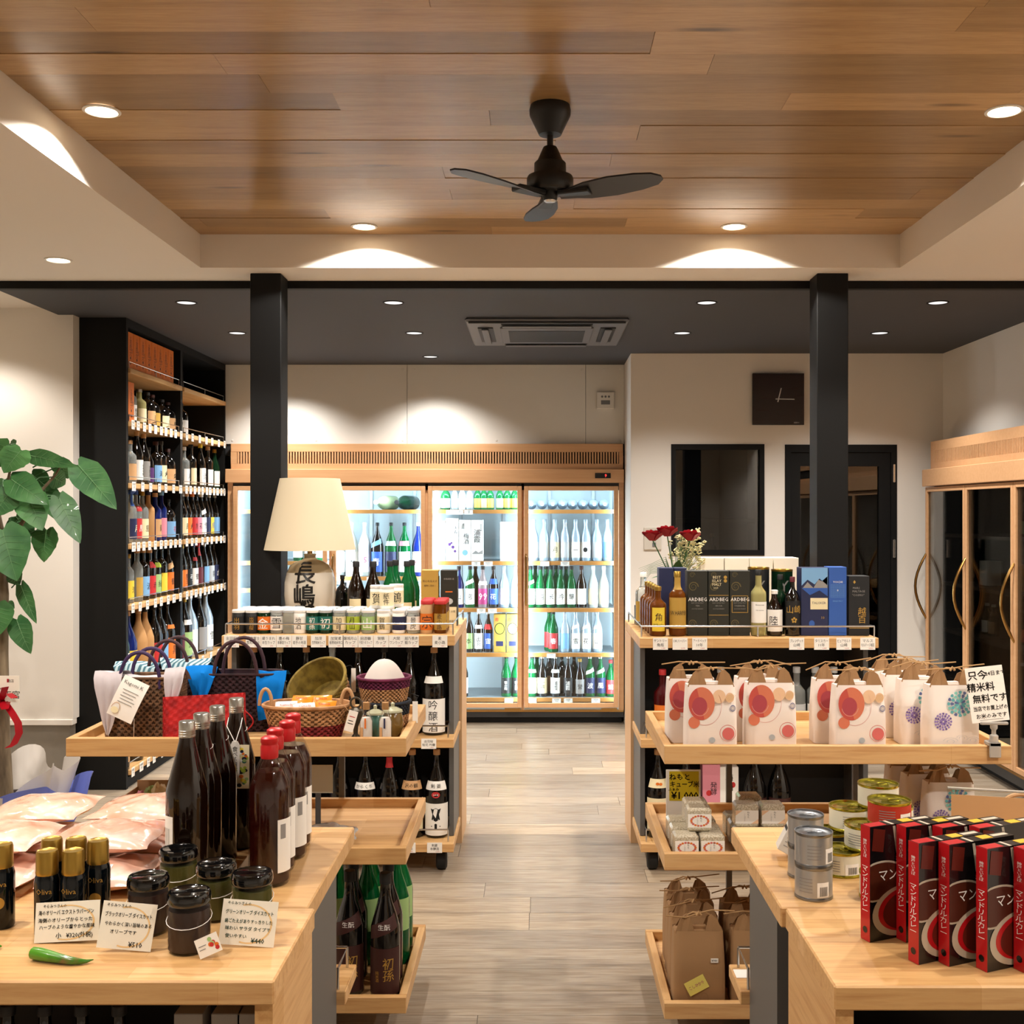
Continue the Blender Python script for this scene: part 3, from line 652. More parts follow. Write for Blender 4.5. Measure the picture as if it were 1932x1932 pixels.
LC = {'white': '#eceae4', 'cream': '#e3d6ae', 'tan': '#c59a6c', 'orange': '#d8701f', 'red': '#bb2a2c', 'pink': '#d98a9a', 'magenta': '#a8326f', 'yellow': '#dfc43c', 'blue': '#2c57a5', 'sky': '#77a7d2', 'navy': '#1b2348', 'green': '#9dbf7c', 'black': '#141414', 'wine': '#5c1724', 'brown': '#3a1a16', 'gold': '#b08c3c', 'grey': '#8e8b88', 'lime': '#a9bd3a', 'teal': '#1c6b62', 'silver': '#b9bcbd', 'purple': '#4c2a63'}
for k, c_ in LC.items(): mat('l_' + k, c_, .55)
PROF = {
 'sake': (.072, .297, [(.0, 0), (.90, 0), (1, .018), (1, .52), (.97, .57), (.72, .68), (.44, .78), (.355, .84), (.345, .93), (.38, .935), (.38, .96), (.34, .965), (.34, 1.0), (0, 1.0)]),
 'issho': (.105, .395, [(.0, 0), (.90, 0), (1, .016), (1, .53), (.97, .575), (.70, .70), (.38, .80), (.285, .86), (.265, .945), (.29, .95), (.29, .965), (0, .966)]),
 'squat': (.092, .215, [(.0, 0), (.92, 0), (1, .03), (1, .55), (.96, .63), (.72, .73), (.36, .79), (.28, .83), (.27, .93), (.31, .94), (.31, .96), (0, .965)]),
 'bordeaux': (.074, .29, [(.0, 0), (.92, 0), (1, .02), (1, .60), (.95, .655), (.62, .71), (.41, .745), (.37, .79), (.36, .94), (.40, .945), (.40, .965), (0, .966)]),
 'tall': (.066, .297, [(.0, 0), (.92, 0), (1, .02), (1, .62), (.93, .67), (.55, .73), (.40, .77), (.38, .94), (.42, .945), (.42, .965), (0, .966)]),
 'stubby': (.062, .19, [(.0, 0), (.92, 0), (1, .03), (1, .55), (.9, .64), (.5, .77), (.34, .84), (.33, .94), (.40, .945), (.40, .97), (0, .972)]),
}
_bm = {}
def bottle_meshes(kind, glass, cap, label, text, tcol, H, Rr, neck, wide, lz, vertical):
    key = (kind, glass, cap, label, text, tcol, H, Rr, neck, wide, lz, vertical)
    if key in _bm: return _bm[key]
    d, h, pr = PROF[kind]; H = H or h; r = Rr or d / 2; out = {}
    out['body'] = MB(GL[glass][0]).lathe([(a * r, b * H) for a, b in pr], 22).mesh('bottle')
    if cap:
        cr = max(a for a, b in pr if b > .93) * r * 1.06
        ch = .085 * H if kind not in ('issho',) else .06 * H
        out['cap'] = MB(cap if cap in MATS else 'l_' + cap).lathe([(cr, 1.004 * H - ch), (cr, H * .998), (cr * .9, H * 1.006), (0, H * 1.008)], 16).mesh('cap')
    if label:
        z0, z1 = (lz[0] * H, lz[1] * H); ha = wide
        def fn(u, v): a = -pi / 2 + (u - .5) * 2 * ha; return ((r + .0006) * cos(a), (r + .0006) * sin(a), z0 + (z1 - z0) * v)
        mb = MB('l_' + label).grid(fn, 13, 2)
        if text:
            mb.mat(tcol); lh = z1 - z0
            for i, (s, sz, u_, v_, vt) in enumerate(text): mb.text(s, sz * lh, cyl(r + .0011), u_ * r, (z0 + z1) / 2 + v_ * lh, vertical=vt, wmax=r * ha * 1.8)
        out['label'] = mb.mesh('label')
    if neck:
        ncol, na, nb = neck
        zz0, zz1 = na * H, nb * H
        def rad(z):
            for (a0, b0), (a1, b1) in zip(pr, pr[1:]):
                if b0 * H <= z <= b1 * H and b1 > b0: return r * (a0 + (a1 - a0) * (z - b0 * H) / ((b1 - b0) * H))
            return r
        def fn2(u, v):
            z = zz0 + (zz1 - zz0) * v; a = -pi / 2 + (u - .5) * 2.2; q = rad(z) + .0008
            zt_ = z + (u - .5) * (.1 * H if ncol.endswith('/') else 0); q = rad(zt_) + .001; return (q * cos(a), q * sin(a), zt_)
        out['neck_label'] = MB('l_' + ncol.rstrip('/')).grid(fn2, 9, 5).mesh('neck_label')
    _bm[key] = out
    return out
def V(*rows): return tuple(rows)
def bottle(x, y, z, place, kind='sake', glass='black', cap='l_black', label='white', text=None, tcol='ink', H=None, Rr=None, neck=None, wide=1.25, lz=(.08, .46), vertical=True, rot=0.0, name='sake_bottle', cat='bottle', desc=None, group=None, rotx=None):
    if kind == 'issho' and 4.5 < y < 5: H, Rr = .362, .0485
    if kind == 'issho' and y > 8 and not rotx: H, Rr = .385, .0455
    if isinstance(text, str): text = V((text, .62 / max(1, len(text)) if len(text) > 1 else .4, 0, 0, True))
    ms = bottle_meshes(kind, glass, cap, label, text, tcol, H, Rr, neck, wide, lz, vertical)
    if desc is None:
        cw = (cap or '').replace('l_', '').replace('gold_foil', 'gold').replace('g_wrap', 'silver').replace('g_clear', 'clear')
        desc = GW.get(glass, glass) + (' large' if kind == 'issho' else ' squat' if kind == 'squat' else '') + ' bottle'
        if label: desc += ' with ' + label + ' label'
        if cap and cw: desc += (' and ' if label else ' with ') + cw + ' cap'
    lbl = desc + ' ' + place
    if len(lbl.split()) > 16: lbl = desc.split(' and ')[0] + ' ' + place
    o = link(name, ms['body'], None, (x, y, z + .0006), (rotx or 0, 0, rot)); tag(o, lbl, cat, group or ('bottles ' + place))
    for k in ('cap', 'label', 'neck_label'):
        if k in ms: link(k, ms[k], o)
    return o
def carton(x, y, z, w_, d_, h_, label, m='l_orange', rot=0.0, prints=(), name='gift_box', group=None, side=None, top=None):
    mb = MB(m).box(-w_ / 2, w_ / 2, -d_ / 2, d_ / 2, 0, h_, .0012)
    if prints:
        pb = mb
        for p in prints:
            mm, kind = p[0], p[1]; pb.mat(mm)
            if kind == 't': s, sz, u_, v_, vt = p[2:7]; pb.text(s, sz, front(-d_ / 2 - .0008), u_, v_, vertical=vt, wmax=w_ * .92)
            elif kind == 'r': u0, u1, v0, v1 = p[2:6]; e = p[6] if len(p) > 6 else 0; pb.poly([(u0, -d_ / 2 - .0005 - e, v0), (u1, -d_ / 2 - .0005 - e, v0), (u1, -d_ / 2 - .0005 - e, v1), (u0, -d_ / 2 - .0005 - e, v1)])
            elif kind == 'c': u0, v0, rx, rz = p[2:6]; e = p[6] if len(p) > 6 else 0; pb.poly([(u0 + rx * cos(a * pi / 12), -d_ / 2 - .0006 - e, v0 + rz * sin(a * pi / 12)) for a in range(24)])
            elif kind == 'p': pb.poly([(a, -d_ / 2 - .0006, b) for a, b in p[2]])
    return tag(obj(name, mb, None, (x, y, z + .0006), (0, 0, rot)), label, 'box', group)

# ---------------------------------------------------------------- shelf tower stock
TZ = [z + .0008 for z in TZ]; FS = {k: [z + .0008 for z in v] for k, v in FS.items()}
TXF = TX1 - .056; bays = ((TY0 + .058, TYM0 - .056), (TYM1 + .058, TY1 - .062))
def tower(bay, si, rows, sp=None, x=None):
    a, b = bays[bay]; n = len(rows)
    place = 'on ' + ('top', 'second', 'third', 'fourth', 'fifth', 'sixth', 'bottom')[si] + (' front' if bay == 0 else ' rear') + ' tower shelf'
    for i, r in enumerate(rows):
        if r is None: continue
        y_ = a + (b - a) * i / max(1, n - 1) if sp is None else a + sp * i
        rr = dict(r); x_ = TXF + R.uniform(-.012, .004) + rr.pop('dx', 0)
        if rr.get('kind') == 'issho': x_ -= .006
        bottle(x_, y_, TZ[si], place, rot=pi / 2 + R.uniform(-.12, .12), **rr)
def b_(kind='sake', glass='black', cap='l_black', label='white', text=None, tcol='ink', **k): return dict(kind=kind, glass=glass, cap=cap, label=label, text=text, tcol=tcol, **k)
obp = (('l_brown', 't', '吉四六', .034, 0, .115, True), ('l_brown', 'c', 0, .06, .008, .008), ('l_brown', 't', '焼酎', .014, .024, .1, True), ('l_brown', 'c', 0, .03, .006, .009), ('l_brown', 't', '吉', .016, -.0, .17, False))
for i in range(8):
    carton(TXF + .005, bays[0][0] + .0 + .097 * i, TZ[0], .093, .085, .2, 'orange box with dark brush writing in the row on the top tower shelf', rot=pi / 2, prints=obp, group='orange boxes on top of the tower')
carton(TXF + .012, bays[0][0], TZ[1], .085, .08, .215, 'single orange box beside glass bottles on the second tower shelf', rot=pi / 2, prints=obp)
CRK, SLV, GLD, BLK = 'l_tan', 'silver', 'gold_foil', 'l_black'
tower(0, 1, [None, b_('bordeaux', 'clear', 'g_clear', 'white', '梅酒', H=.225, Rr=.038), b_('bordeaux', 'yellow', SLV, 'cream', None, H=.205, Rr=.04), b_('squat', 'black', BLK, 'tan', '百', H=.2), b_('squat', 'black', 'l_brown', 'gold', None, H=.2), b_('squat', 'black', BLK, 'cream', '芋', H=.185), b_('squat', 'black', 'l_brown', 'tan', '蔵', H=.18)])
tower(1, 1, [b_('squat', 'black', 'l_wine', 'white', '赤', H=.22, Rr=.045), b_('squat', 'black', BLK, 'white', None, H=.2, Rr=.045)], .11)
tower(0, 2, [b_('bordeaux', 'clear', SLV, 'cream', '三岳'), b_('bordeaux', 'clear', CRK, 'tan', None, Rr=.036, H=.24), b_('sake', 'black', CRK, 'white', '純米吟醸'), b_('sake', 'black', CRK, 'grey', '本醸造', H=.29), b_('stubby', 'black', BLK, 'purple', None, H=.22), b_('bordeaux', 'black', 'l_brown', 'sky', '海', H=.26), b_('bordeaux', 'black', BLK, 'cream', '火', H=.27), b_('squat', 'black', 'l_brown', 'tan', '炎', H=.23)])
tower(1, 2, [b_('bordeaux', 'clear', 'l_white', 'sky', None, H=.27), b_('bordeaux', 'clear', 'l_white', 'white', '月', H=.26), b_('bordeaux', 'black', BLK, 'cream', None, H=.285), b_('sake', 'black', 'l_yellow', 'white', '酒'), b_('bordeaux', 'black', CRK, 'white', None), b_('sake', 'dgreen', GLD, 'white', None, H=.28)])
tower(0, 3, [b_('bordeaux', 'clear', GLD, 'red', None), b_('bordeaux', 'clear', 'l_blue', 'navy', '月', 'l_cream', H=.295, neck=('blue', .7, .99)), b_('bordeaux', 'clear', 'l_blue', 'red', '風', 'l_white', H=.295, neck=('red', .6, .7)), b_('bordeaux', 'clear', GLD, 'cream', '島'), b_('bordeaux', 'kraft', 'l_navy', None, None, H=.295), b_('bordeaux', 'blue', CRK, 'tan', '薩', H=.285), b_('tall', 'blue', 'l_sky', 'pink', None), b_('squat', 'black', BLK, 'sky', '花', 'l_red', H=.25)])
tower(1, 3, [b_('sake', 'black', BLK, 'tan', '龍'), b_('sake', 'black', SLV, 'cream', '風'), b_('sake', 'black', CRK, 'orange', '火'), b_('sake', 'black', 'l_orange', 'red', '旭'), b_('sake', 'black', BLK, 'pink', '花'), b_('sake', 'black', 'l_white', 'white', '雪', neck=('white/', .56, .66)), b_('sake', 'black', BLK, 'navy', None), b_('sake', 'black', SLV, 'yellow', '鳥', 'l_blue'), b_('sake', 'black', SLV, 'sky', None)])
tower(0, 4, [b_('tall', 'blue', 'l_white', 'navy', None, H=.26), b_('tall', 'clear', GLD, 'yellow', '泡', H=.27), b_('tall', 'clear', CRK, 'gold', None, H=.297), b_('bordeaux', 'black', CRK, 'sky', '波', H=.295), b_('bordeaux', 'black', 'l_tan', 'red', '赤', neck=('red', .62, .74)), b_('bordeaux', 'black', BLK, 'green', '緑', neck=('lime', .6, .7), H=.295), b_('bordeaux', 'black', BLK, 'yellow', None, H=.3), b_('sake', 'black', BLK, 'orange', '鶴', neck=('tan/', .56, .68), H=.297)])
tower(1, 4, [b_('sake', 'black', SLV, 'tan', None), b_('sake', 'black', GLD, 'orange', '魔王'), b_('sake', 'black', BLK, 'black', '弓', 'white_ink'), b_('sake', 'black', 'l_navy', 'white', '鶴', neck=('red', .62, .7)), b_('sake', 'black', 'l_red', 'wine', None, neck=('red', .72, .9)), b_('sake', 'black', SLV, 'sky', None), b_('sake', 'black', BLK, 'silver', '龍'), b_('sake', 'black', BLK, 'navy', '虎', 'white_ink')])
tower(0, 5, [b_('issho', 'dgreen', GLD, 'white', None), b_('issho', 'blue', CRK, 'yellow', '黄'), b_('issho', 'kraft', CRK, None), b_('issho', 'kraft', 'l_black', None), b_('issho', 'black', BLK, 'red', '紅'), b_('issho', 'black', BLK, 'sky', None), b_('issho', 'black', BLK, 'orange', '黒', neck=('orange', .6, .66))])
tower(1, 5, [b_('issho', 'black', GLD, 'wine', None), b_('issho', 'black', GLD, 'green', '緑', neck=('white', .58, .66)), b_('issho', 'wrap', 'g_wrap', 'white', None), b_('issho', 'black', 'g_wrap', 'grey', None), b_('issho', 'wrap', 'l_grey', 'white', '雪')], .16)
tower(0, 6, [b_('issho', 'black', CRK, c_, t_) for c_, t_ in (('tan', '本'), ('white', '芋'), ('cream', '麦'), ('red', '米'), ('white', '黒'))]); tower(1, 6, [b_('issho', 'black', BLK, c_) for c_ in ('white', 'tan', 'cream')])

# ---------------------------------------------------------------- fridge stock
YS = 8.085
FSN = ('top', 'second', 'third', 'fourth', 'bottom'); FDN = ('first', 'second', 'third', 'fourth')
def fridge(k, si, rows, y=None):
    place = 'on ' + FSN[si] + ' shelf behind ' + FDN[k] + ' lit door'
    for xp, r in rows:
        rr = dict(r); dy = rr.pop('dy', 0); yy = YS + dy if y is None else y
        if rr.get('kind') == 'issho': yy += .015
        bottle(px(xp, yy), yy, FS[k][si], place, rot=R.uniform(-.1, .1), **rr)
gw = lambda t=None, **k: b_('sake', 'green', BLK, 'white', t, **k)
fridge(3, 2, [(1001, gw(neck=('white/', .56, .64))), (1020, gw('純')), (1039, gw('米')), (1058, gw('吟')), (1078, gw('醸')), (1097, b_('sake', 'brown', 'l_brown', 'white')), (1119, b_('sake', 'frost', 'l_white', 'cream')), (1139, b_('sake', 'frost', 'l_white', 'white'))])
fridge(3, 2, [(1010, gw(dy=.10)), (1030, gw(dy=.10)), (1049, gw(dy=.10)), (1068, gw(dy=.10))], YS + .1)
wr_ = lambda l='white', t=None, **k: b_('sake', 'wrap', 'g_wrap', l, t, **k)
fridge(3, 1, [(1007, wr_('white')), (1027, wr_('silver')), (1047, wr_('cream', '月')), (1066, wr_('silver')), (1086, wr_('white', '一')), (1105, wr_('white', '●')), (1126, wr_('silver')), (1146, wr_('sky'))])
fridge(3, 3, [(1036, b_('sake', 'green', BLK, 'red', None, dy=.09)), (1044, b_('sake', 'green', BLK, 'red', '春', 'white_ink')), (1066, wr_('sky')), (1086, wr_('white', '雪', neck=('white/', .58, .66))), (1106, wr_('white', '花', neck=('white/', .58, .66))), (1127, wr_('white', '山', neck=('white/', .58, .66)))])
fridge(3, 4, [(1004, b_('sake', 'green', BLK, 'white', '生', neck=('white', .58, .66))), (1023, b_('sake', 'black', SLV, 'cream', '一耕')), (1048, b_('sake', 'black', SLV, 'white', '浦霞', neck=('white', .58, .66))), (1072, b_('sake', 'brown', SLV, 'black', '浦霞', 'white_ink')), (1094, b_('sake', 'brown', 'l_gold', 'grey', '誉', 'ink', H=.27)), (1113, b_('sake', 'green', SLV, 'navy', '波', 'white_ink', neck=('white/', .57, .66))), (1133, b_('sake', 'green', SLV, 'navy', '風', 'white_ink', neck=('silver/', .57, .66))), (1152, b_('sake', 'green', 'l_red', 'red', '鯛', 'white_ink', H=.26))])
fridge(3, 4, [(1013, b_('sake', 'green', BLK, 'white', None, H=.28)), (1036, b_('sake', 'black', SLV, 'tan', None)), (1060, b_('sake', 'black', SLV, 'grey', None)), (1083, b_('sake', 'brown', SLV, None))], YS + .1)
for i, xp in enumerate((1003, 1023, 1043, 1062, 1081, 1101, 1121, 1141)):
    kind = 'wrap'; o = bottle(px(xp, YS), YS + .02 + .1, FS[3][0] + .036, 'lying on top shelf behind fourth lit door', 'sake', 'wrap', 'g_wrap', None, H=.26, rotx=pi / 2, desc='film wrapped bottle', group='wrapped bottles lying in the fridge')
    o.location = (px(xp, YS), YS + .24, FS[3][0] + .0395)
# third door
sg = lambda l, c='gold_foil', g='green': b_('stubby', g, c, l, None, H=.178, Rr=.027)
fridge(2, 0, [(823, b_('stubby', 'pale', SLV, 'white', '純', H=.178, Rr=.034)), (841, b_('stubby', 'green', SLV, 'white', '天', H=.178, Rr=.034)), (858, sg('silver', 'l_white', 'clear')), (872, sg('white', 'l_white', 'frost')), (886, sg('silver', 'l_sky', 'clear')), (901, sg('gold')), (913, sg('tan')), (925, sg('gold')), (943, sg('green')), (957, sg('gold')), (971, sg('yellow'))])
def wbox(xp0, xp1, yt, si, label, prints, m='l_white', k=2):
    a, b = px(xp0, YS), px(xp1, YS); h_ = pz(yt, YS - .04) - FS[k][si]
    return carton((a + b) / 2, YS, FS[k][si], b - a, .08, h_, label, m, prints=prints)
wbox(817, 841, 983, 1, 'plain white gift box at the left end of the third fridge door shelf', ())
wbox(842, 866, 978, 1, 'white gift box with black writing and purple plum blossoms in fridge', (('ink', 't', '天寿', .035, .025, .22, True), ('grey_plastic', 't', '黒梅酒', .03, -.015, .19, True), ('l_purple', 'c', -.02, .12, .012, .012), ('l_purple', 'c', .005, .10, .012, .012), ('l_purple', 'c', .02, .07, .01, .01), ('l_purple', 'c', -.005, .13, .008, .008)))
wbox(867, 889, 981, 1, 'white gift box lettered with plum wine beside the misty one', (('ink', 't', '浦霞', .024, -.015, .25, True), ('ink', 't', '梅酒', .042, .008, .16, True), ('l_sky', 'c', .0, .06, .02, .02)))
wbox(889.5, 912, 981, 1, 'white gift box with large brush characters and grey hills', (('ink', 't', '浦霞', .052, 0, .18, True), ('ink', 't', '純米吟醸', .014, .028, .24, True), ('l_grey', 'p', [(-.04, .05), (-.01, .075), (.01, .06), (.04, .08), (.04, .05)])))
wbox(944, 975, 985, 1, 'tall white gift box standing alone at the right of its shelf', (('l_silver', 't', '酒', .02, .0, .2, True),))
fridge(2, 2, [(866, b_('sake', 'blue', BLK, 'white', '山')), (887, b_('sake', 'green', BLK, 'white', '宮', neck=('white/', .57, .67))), (911, b_('sake', 'pink', BLK, 'magenta', V(('99', .62, 0, 0, False)), 'white_ink', neck=('white', .55, .64))), (931, b_('sake', 'black', BLK, 'blue', '花', 'white_ink', neck=('blue', .57, .7))), (951, wr_('white')), (972, wr_('silver'))])
fridge(2, 2, [(897, b_('sake', 'dgreen', BLK, None))], YS + .1)
fridge(2, 3, [(885, b_('sake', 'black', BLK, 'green', '本', Rr=.033)), (903, b_('sake', 'black', SLV, 'white', '出羽', Rr=.033, neck=('white', .57, .66))), (921, b_('sake', 'brown', SLV, 'blue', '宙', 'white_ink', Rr=.033, neck=('red', .55, .68)))])
for a, b, nm, md in ((932, 954, 'yellow', 'l_lime'), (956, 978, 'white', 'l_white')):
    wbox(a, b, 1159, 3, 'gold gift box with a round %s medallion on the fourth fridge shelf' % nm, (('ink', 'c', 0, .17, .037, .042), (md, 'c', 0, .17, .031, .036, .0004), ('l_navy', 'r', -.026, .026, .045, .08), ('l_red', 't', '寿', .03, -.02, .235, False), ('l_brown', 't', '大七', .018, 0, .185, False)), 'l_gold')
fridge(2, 4, [(874, b_('sake', 'black', BLK, 'white', '木')), (955, b_('sake', 'green', BLK, 'black', '雪の舞', 'white_ink')), (974, b_('sake', 'green', BLK, 'black', '雪の茅', 'white_ink'))])
# second door
isho = lambda g, c, l, t=None, tc='ink', **k: b_('issho', g, c, l, t, tc, **k)
fridge(1, 1, [(640, isho('clear', 'l_white', 'white', None)), (664, isho('frost', 'l_white', 'white', '大')), (688, isho('frost', 'l_white', 'white', V(('25', .4, 0, .1, False)), 'l_magenta', neck=('white/', .57, .64))), (712, isho('black', BLK, 'blue', '青', 'white_ink', neck=('sky/', .57, .66))), (738, isho('green', BLK, 'navy', None, neck=('silver', .57, .66))), (763, isho('green', BLK, 'white', None, neck=('pink', .57, .66))), (789, isho('blue', 'l_white', 'white', '花', 'l_red'))])
fridge(1, 2, [(650, b_('sake', 'black', BLK, 'white')), (790, b_('sake', 'wrap', 'g_wrap', 'white'))])
for xp, g, c in ((733, 'pale', 'l_white'), (772, 'dgreen', BLK)):
    o = bottle(px(xp, YS), YS + .3, FS[1][0] + .053, 'lying on top shelf behind second lit door', 'issho', g, c, None, H=.36, rotx=pi / 2, group='large bottles lying in the fridge', rot=radians(-14))
fridge(0, 1, [(563, gw()), (583, gw()), (603, gw())])
mat('crate_blue', '#7fa6cf', .5)
cr = thing('storage_crate', 'pale blue plastic crate on a lower shelf behind the first fridge door', 'crate', (-1.985, 8.15, FS[0][3]))
obj('tub', MB('crate_blue').box(-.13, .13, -.12, .12, 0, .02).box(-.13, -.12, -.12, .12, .02, .29).box(.12, .13, -.12, .12, .02, .29).box(-.12, .12, -.12, -.11, .02, .29).box(-.12, .12, .11, .12, .02, .29), cr)
obj('rim', MB('crate_blue').box(-.14, .14, -.13, -.1205, .265, .292), cr)
# price tags hanging on the fridge shelf lips
ftag = [tag_mesh(.062, .032, ['純米酒', '1,650'], None), tag_mesh(.062, .032, ['特別純米', '720ml'], None), tag_mesh(.062, .032, ['吟醸', '1,980'], None)]
frsh = [c for c in fr.children if c.name.startswith('shelf') and 'standard' not in c.name]
def lip(k, si): return frsh[[0, 5, 10, 15][k] + si]
for k, si, xs in ((2, 0, (850, 866, 884)), (2, 1, (898, 921)), (2, 2, (908, 929)), (2, 4, (960,)), (3, 1, (1028, 1066)), (3, 3, (1040,)), (3, 4, (1004, 1050, 1072, 1124)), (1, 1, (700,))):
    for xp in xs: link('price_tag', R.choice(ftag), lip(k, si), (px(xp, YF + .098), YF + .098, FS[k][si] - .018))
# unlit fridge stock
for i, (z, y, kind, l) in enumerate(((1.05, 6.35, 'box', 'tan'), (1.05, 6.2, 'box', 'orange'), (1.05, 6.05, 'box', 'yellow'), (.75, 6.4, 'b', 'sky'), (.75, 6.3, 'b', 'red'), (.75, 6.2, 'b', 'white'), (.75, 6.1, 'b', 'sky'), (.45, 6.35, 'b', 'navy'), (.45, 6.2, 'b', 'navy'), (.45, 6.05, 'b', 'white'), (1.36, 6.3, 'b', 'green'), (1.36, 6.1, 'b', 'lime'), (.75, 6.85, 'b', 'white'), (.75, 6.75, 'b', 'tan'), (1.05, 6.85, 'box', 'white'), (.45, 5.75, 'b', 'red'), (1.05, 5.6, 'b', 'cream'), (.75, 5.7, 'b', 'white'))):
    sn = {1.36: 'top', 1.05: 'second', .75: 'third', .45: 'lowest'}[z]
    if kind == 'box': carton(2.78, y, z, .11, .09, .15, '%s carton on the %s shelf of the unlit fridge' % (l, sn), 'l_' + l, rot=-pi / 2)
    else: bottle(2.76, y, z, 'on the %s shelf of the unlit fridge' % sn, 'stubby', 'dgreen' if l != 'sky' else 'blue', 'l_white', l, rot=-pi / 2, name='drink_bottle', group='drinks in the unlit fridge')
mat('l_gold_dim', '#5c5230', .5); mat('l_dark', '#15171a', .5); mat('l_moss', '#23241c', .5)
# ================================================================ goods on the left rack
rot_ = lambda: R.uniform(-.15, .15)
def cup(x, y, z, label, glass, lid, lm, text, tc='ink', H=.098, r=.0285, group=None, name='sake_cup', lz=(.14, .72), tall=False):
    key = ('cup', glass, lid, lm, text, tc, H, r, lz)
    if key not in _bm:
        b = MB(glass).lathe([(0, 0), (r * .94, 0), (r, .006), (r, H * .84), (r * .93, H * .87), (r * .93, H * .9), (0, H * .9)], 20).mesh(name)
        c = MB(lid).lathe([(r * .985, H * .88), (r * 1.0, H * .9), (r * 1.0, H * .985), (r * .93, H), (r * .88, H * .985), (0, H * .985)], 20).mesh('lid')
        l_ = None
        if lm:
            z0, z1 = lz[0] * H, lz[1] * H
            q = MB(lm).grid(lambda u, v: ((r + .0006) * cos(-pi / 2 + (u - .5) * 2.7), (r + .0006) * sin(-pi / 2 + (u - .5) * 2.7), z0 + (z1 - z0) * v), 11, 2)
            if text: q.mat(tc).text(text, (z1 - z0) * (.75 / max(1, len(text)) + .1), cyl(r + .0011), 0, (z0 + z1) / 2, vertical=len(text) > 1 and not text.isascii(), wmax=r * 1.7)
            l_ = q.mesh('label')
        _bm[key] = (b, c, l_)
    b, c, l_ = _bm[key]
    o = tag(link(name, b, None, (x, y, z + .0004), (0, 0, rot_())), label, 'cup', group); link('lid', c, o)
    if l_: link('label', l_, o)
    return o
CL = 'g_clear'
cups = [(451, 'l_black', 'l_white', 'l_black', '出羽', 'gold_ink', 'black cup of sake with gold characters', 3), (476, 'l_black', 'l_white', 'l_black', '出羽桜', 'gold_ink', 'black sake cup with three gold characters', 3), (499, 'g_dgreen', 'l_white', 'l_orange', '金', 'white_ink', 'sake cup with orange label and white emblem', 3), (523, CL, 'l_silver', 'l_white', '雪', 'ink', 'clear glass sake cup with small white label', 3), (546, CL, 'l_silver', None, None, 'ink', 'clear glass sake cup without a front label', 3), (566, 'l_white', 'l_white', 'l_white', '地酒', 'ink', 'white sake cup with two black brush characters', 2), (591, 'g_dgreen', 'l_white', 'l_teal', '初孫', 'white_ink', 'dark green sake cup with white brush characters', 3), (615, 'g_dgreen', 'l_silver', 'l_teal', '初', 'white_ink', 'dark green sake cup with one white character', 3), (641, CL, 'l_silver', 'l_cream', '加賀', 'ink', 'glass sake cup with cream label', 3), (667, CL, 'l_white', 'l_lime', '月山', 'ink', 'glass sake cup with lime green label', 3), (695, CL, 'l_white', 'l_green', '山', 'white_ink', 'glass sake cup with green label', 3), (724, 'l_white', 'l_white', 'l_cream', '賀鶴', 'ink', 'white sake cup with blue foot', 2), (753, 'l_white', 'l_white', 'l_navy', 'One CUP', 'white_ink', 'sake cup with navy label and white lettering', 3), (780, CL, 'l_silver', 'l_white', '景虎', 'ink', 'clear sake cup with white label and brush characters', 3)]
for xp, g, lid, lm, tx, tc, ds, n in cups:
    for k in range(n):
        y_ = 4.715 + k * .072
        cup(px(xp, 4.715) + .004 * k, y_, LZ, ds + ' in a row behind the rack rail', g, lid, lm, tx, tc, group='rows of cup sake on the left rack')
for xp, ds, tx in ((805, 'copper coloured sake flask with red cap', '宗'), (831, 'gold labelled flask with red cap', '麦小路')):
    for k in range(3):
        cup(px(xp, 4.715), 4.715 + k * .068, LZ, ds + ' in a short row', 'l_tan' if xp == 805 else 'g_amber', 'l_red', 'l_gold' if xp > 810 else 'l_orange', tx, 'l_brown', H=.138, r=.0265, group='red capped flasks on the left rack', lz=(.1, .6), name='sake_flask')
sk = [(-.640, 4.76), (-.655, 4.835), (-.60, 4.88), (-.665, 4.91)]
for x_, y_ in sk[:1]: cup(x_, y_, LZ + .0985, 'white paper sake cup standing on top of the cup row', 'l_white', 'l_white', 'l_cream', '紙件', 'ink', r=.031, group='stacked white sake cups', name='sake_cup')
cup(px(712, 4.79), 4.79, LZ + .0985, 'white paper sake cup on the second cup row', 'l_white', 'l_white', 'l_cream', '賀', 'ink', r=.031, group='stacked white sake cups')
cup(px(748, 4.86), 4.862, LZ + .0985, 'white paper sake cup on the third cup row', 'l_white', 'l_white', 'l_cream', '鶴', 'ink', r=.031, group='stacked white sake cups')
# lamp made from a sake flask
lp = thing('table_lamp', 'white ceramic flask lamp with black brush characters and cream shade', 'lamp', (px(585, 5.12), 5.12, LZ))
mat('ceramic_white', '#cfc7b8', .16, coat=.4); mat('ceramic_brown', '#9c8868', .16, coat=.4); mat('shade_cloth', '#cdbfa3', .85); mat('brush_ink', '#15110e', .35)
hb = [(0, 0), (.085, 0), (.095, .01), (.108, .06), (.116, .13), (.115, .19), (.105, .235)]
hs = [(.105, .235), (.088, .268), (.06, .285), (.036, .292), (.026, .30), (.026, .312), (.03, .318), (.018, .32), (0, .32)]
fb = obj('flask_body', MB('ceramic_white').lathe(hb, 36).mat('ceramic_brown').lathe(hs, 36), lp)
bt = MB('brush_ink')
def onflask(u, v):
    A_ = hb[1:] + hs[1:]
    for (r0, z0), (r1, z1) in zip(A_, A_[1:]):
        if z0 <= v <= z1 and z1 > z0: r = r0 + (r1 - r0) * (v - z0) / (z1 - z0); break
    else: r = .1
    a = -pi / 2 + u / .115; return ((r + .0016) * cos(a), (r + .0016) * sin(a), v)
onflask.curv = .06; onflask.cut2 = True
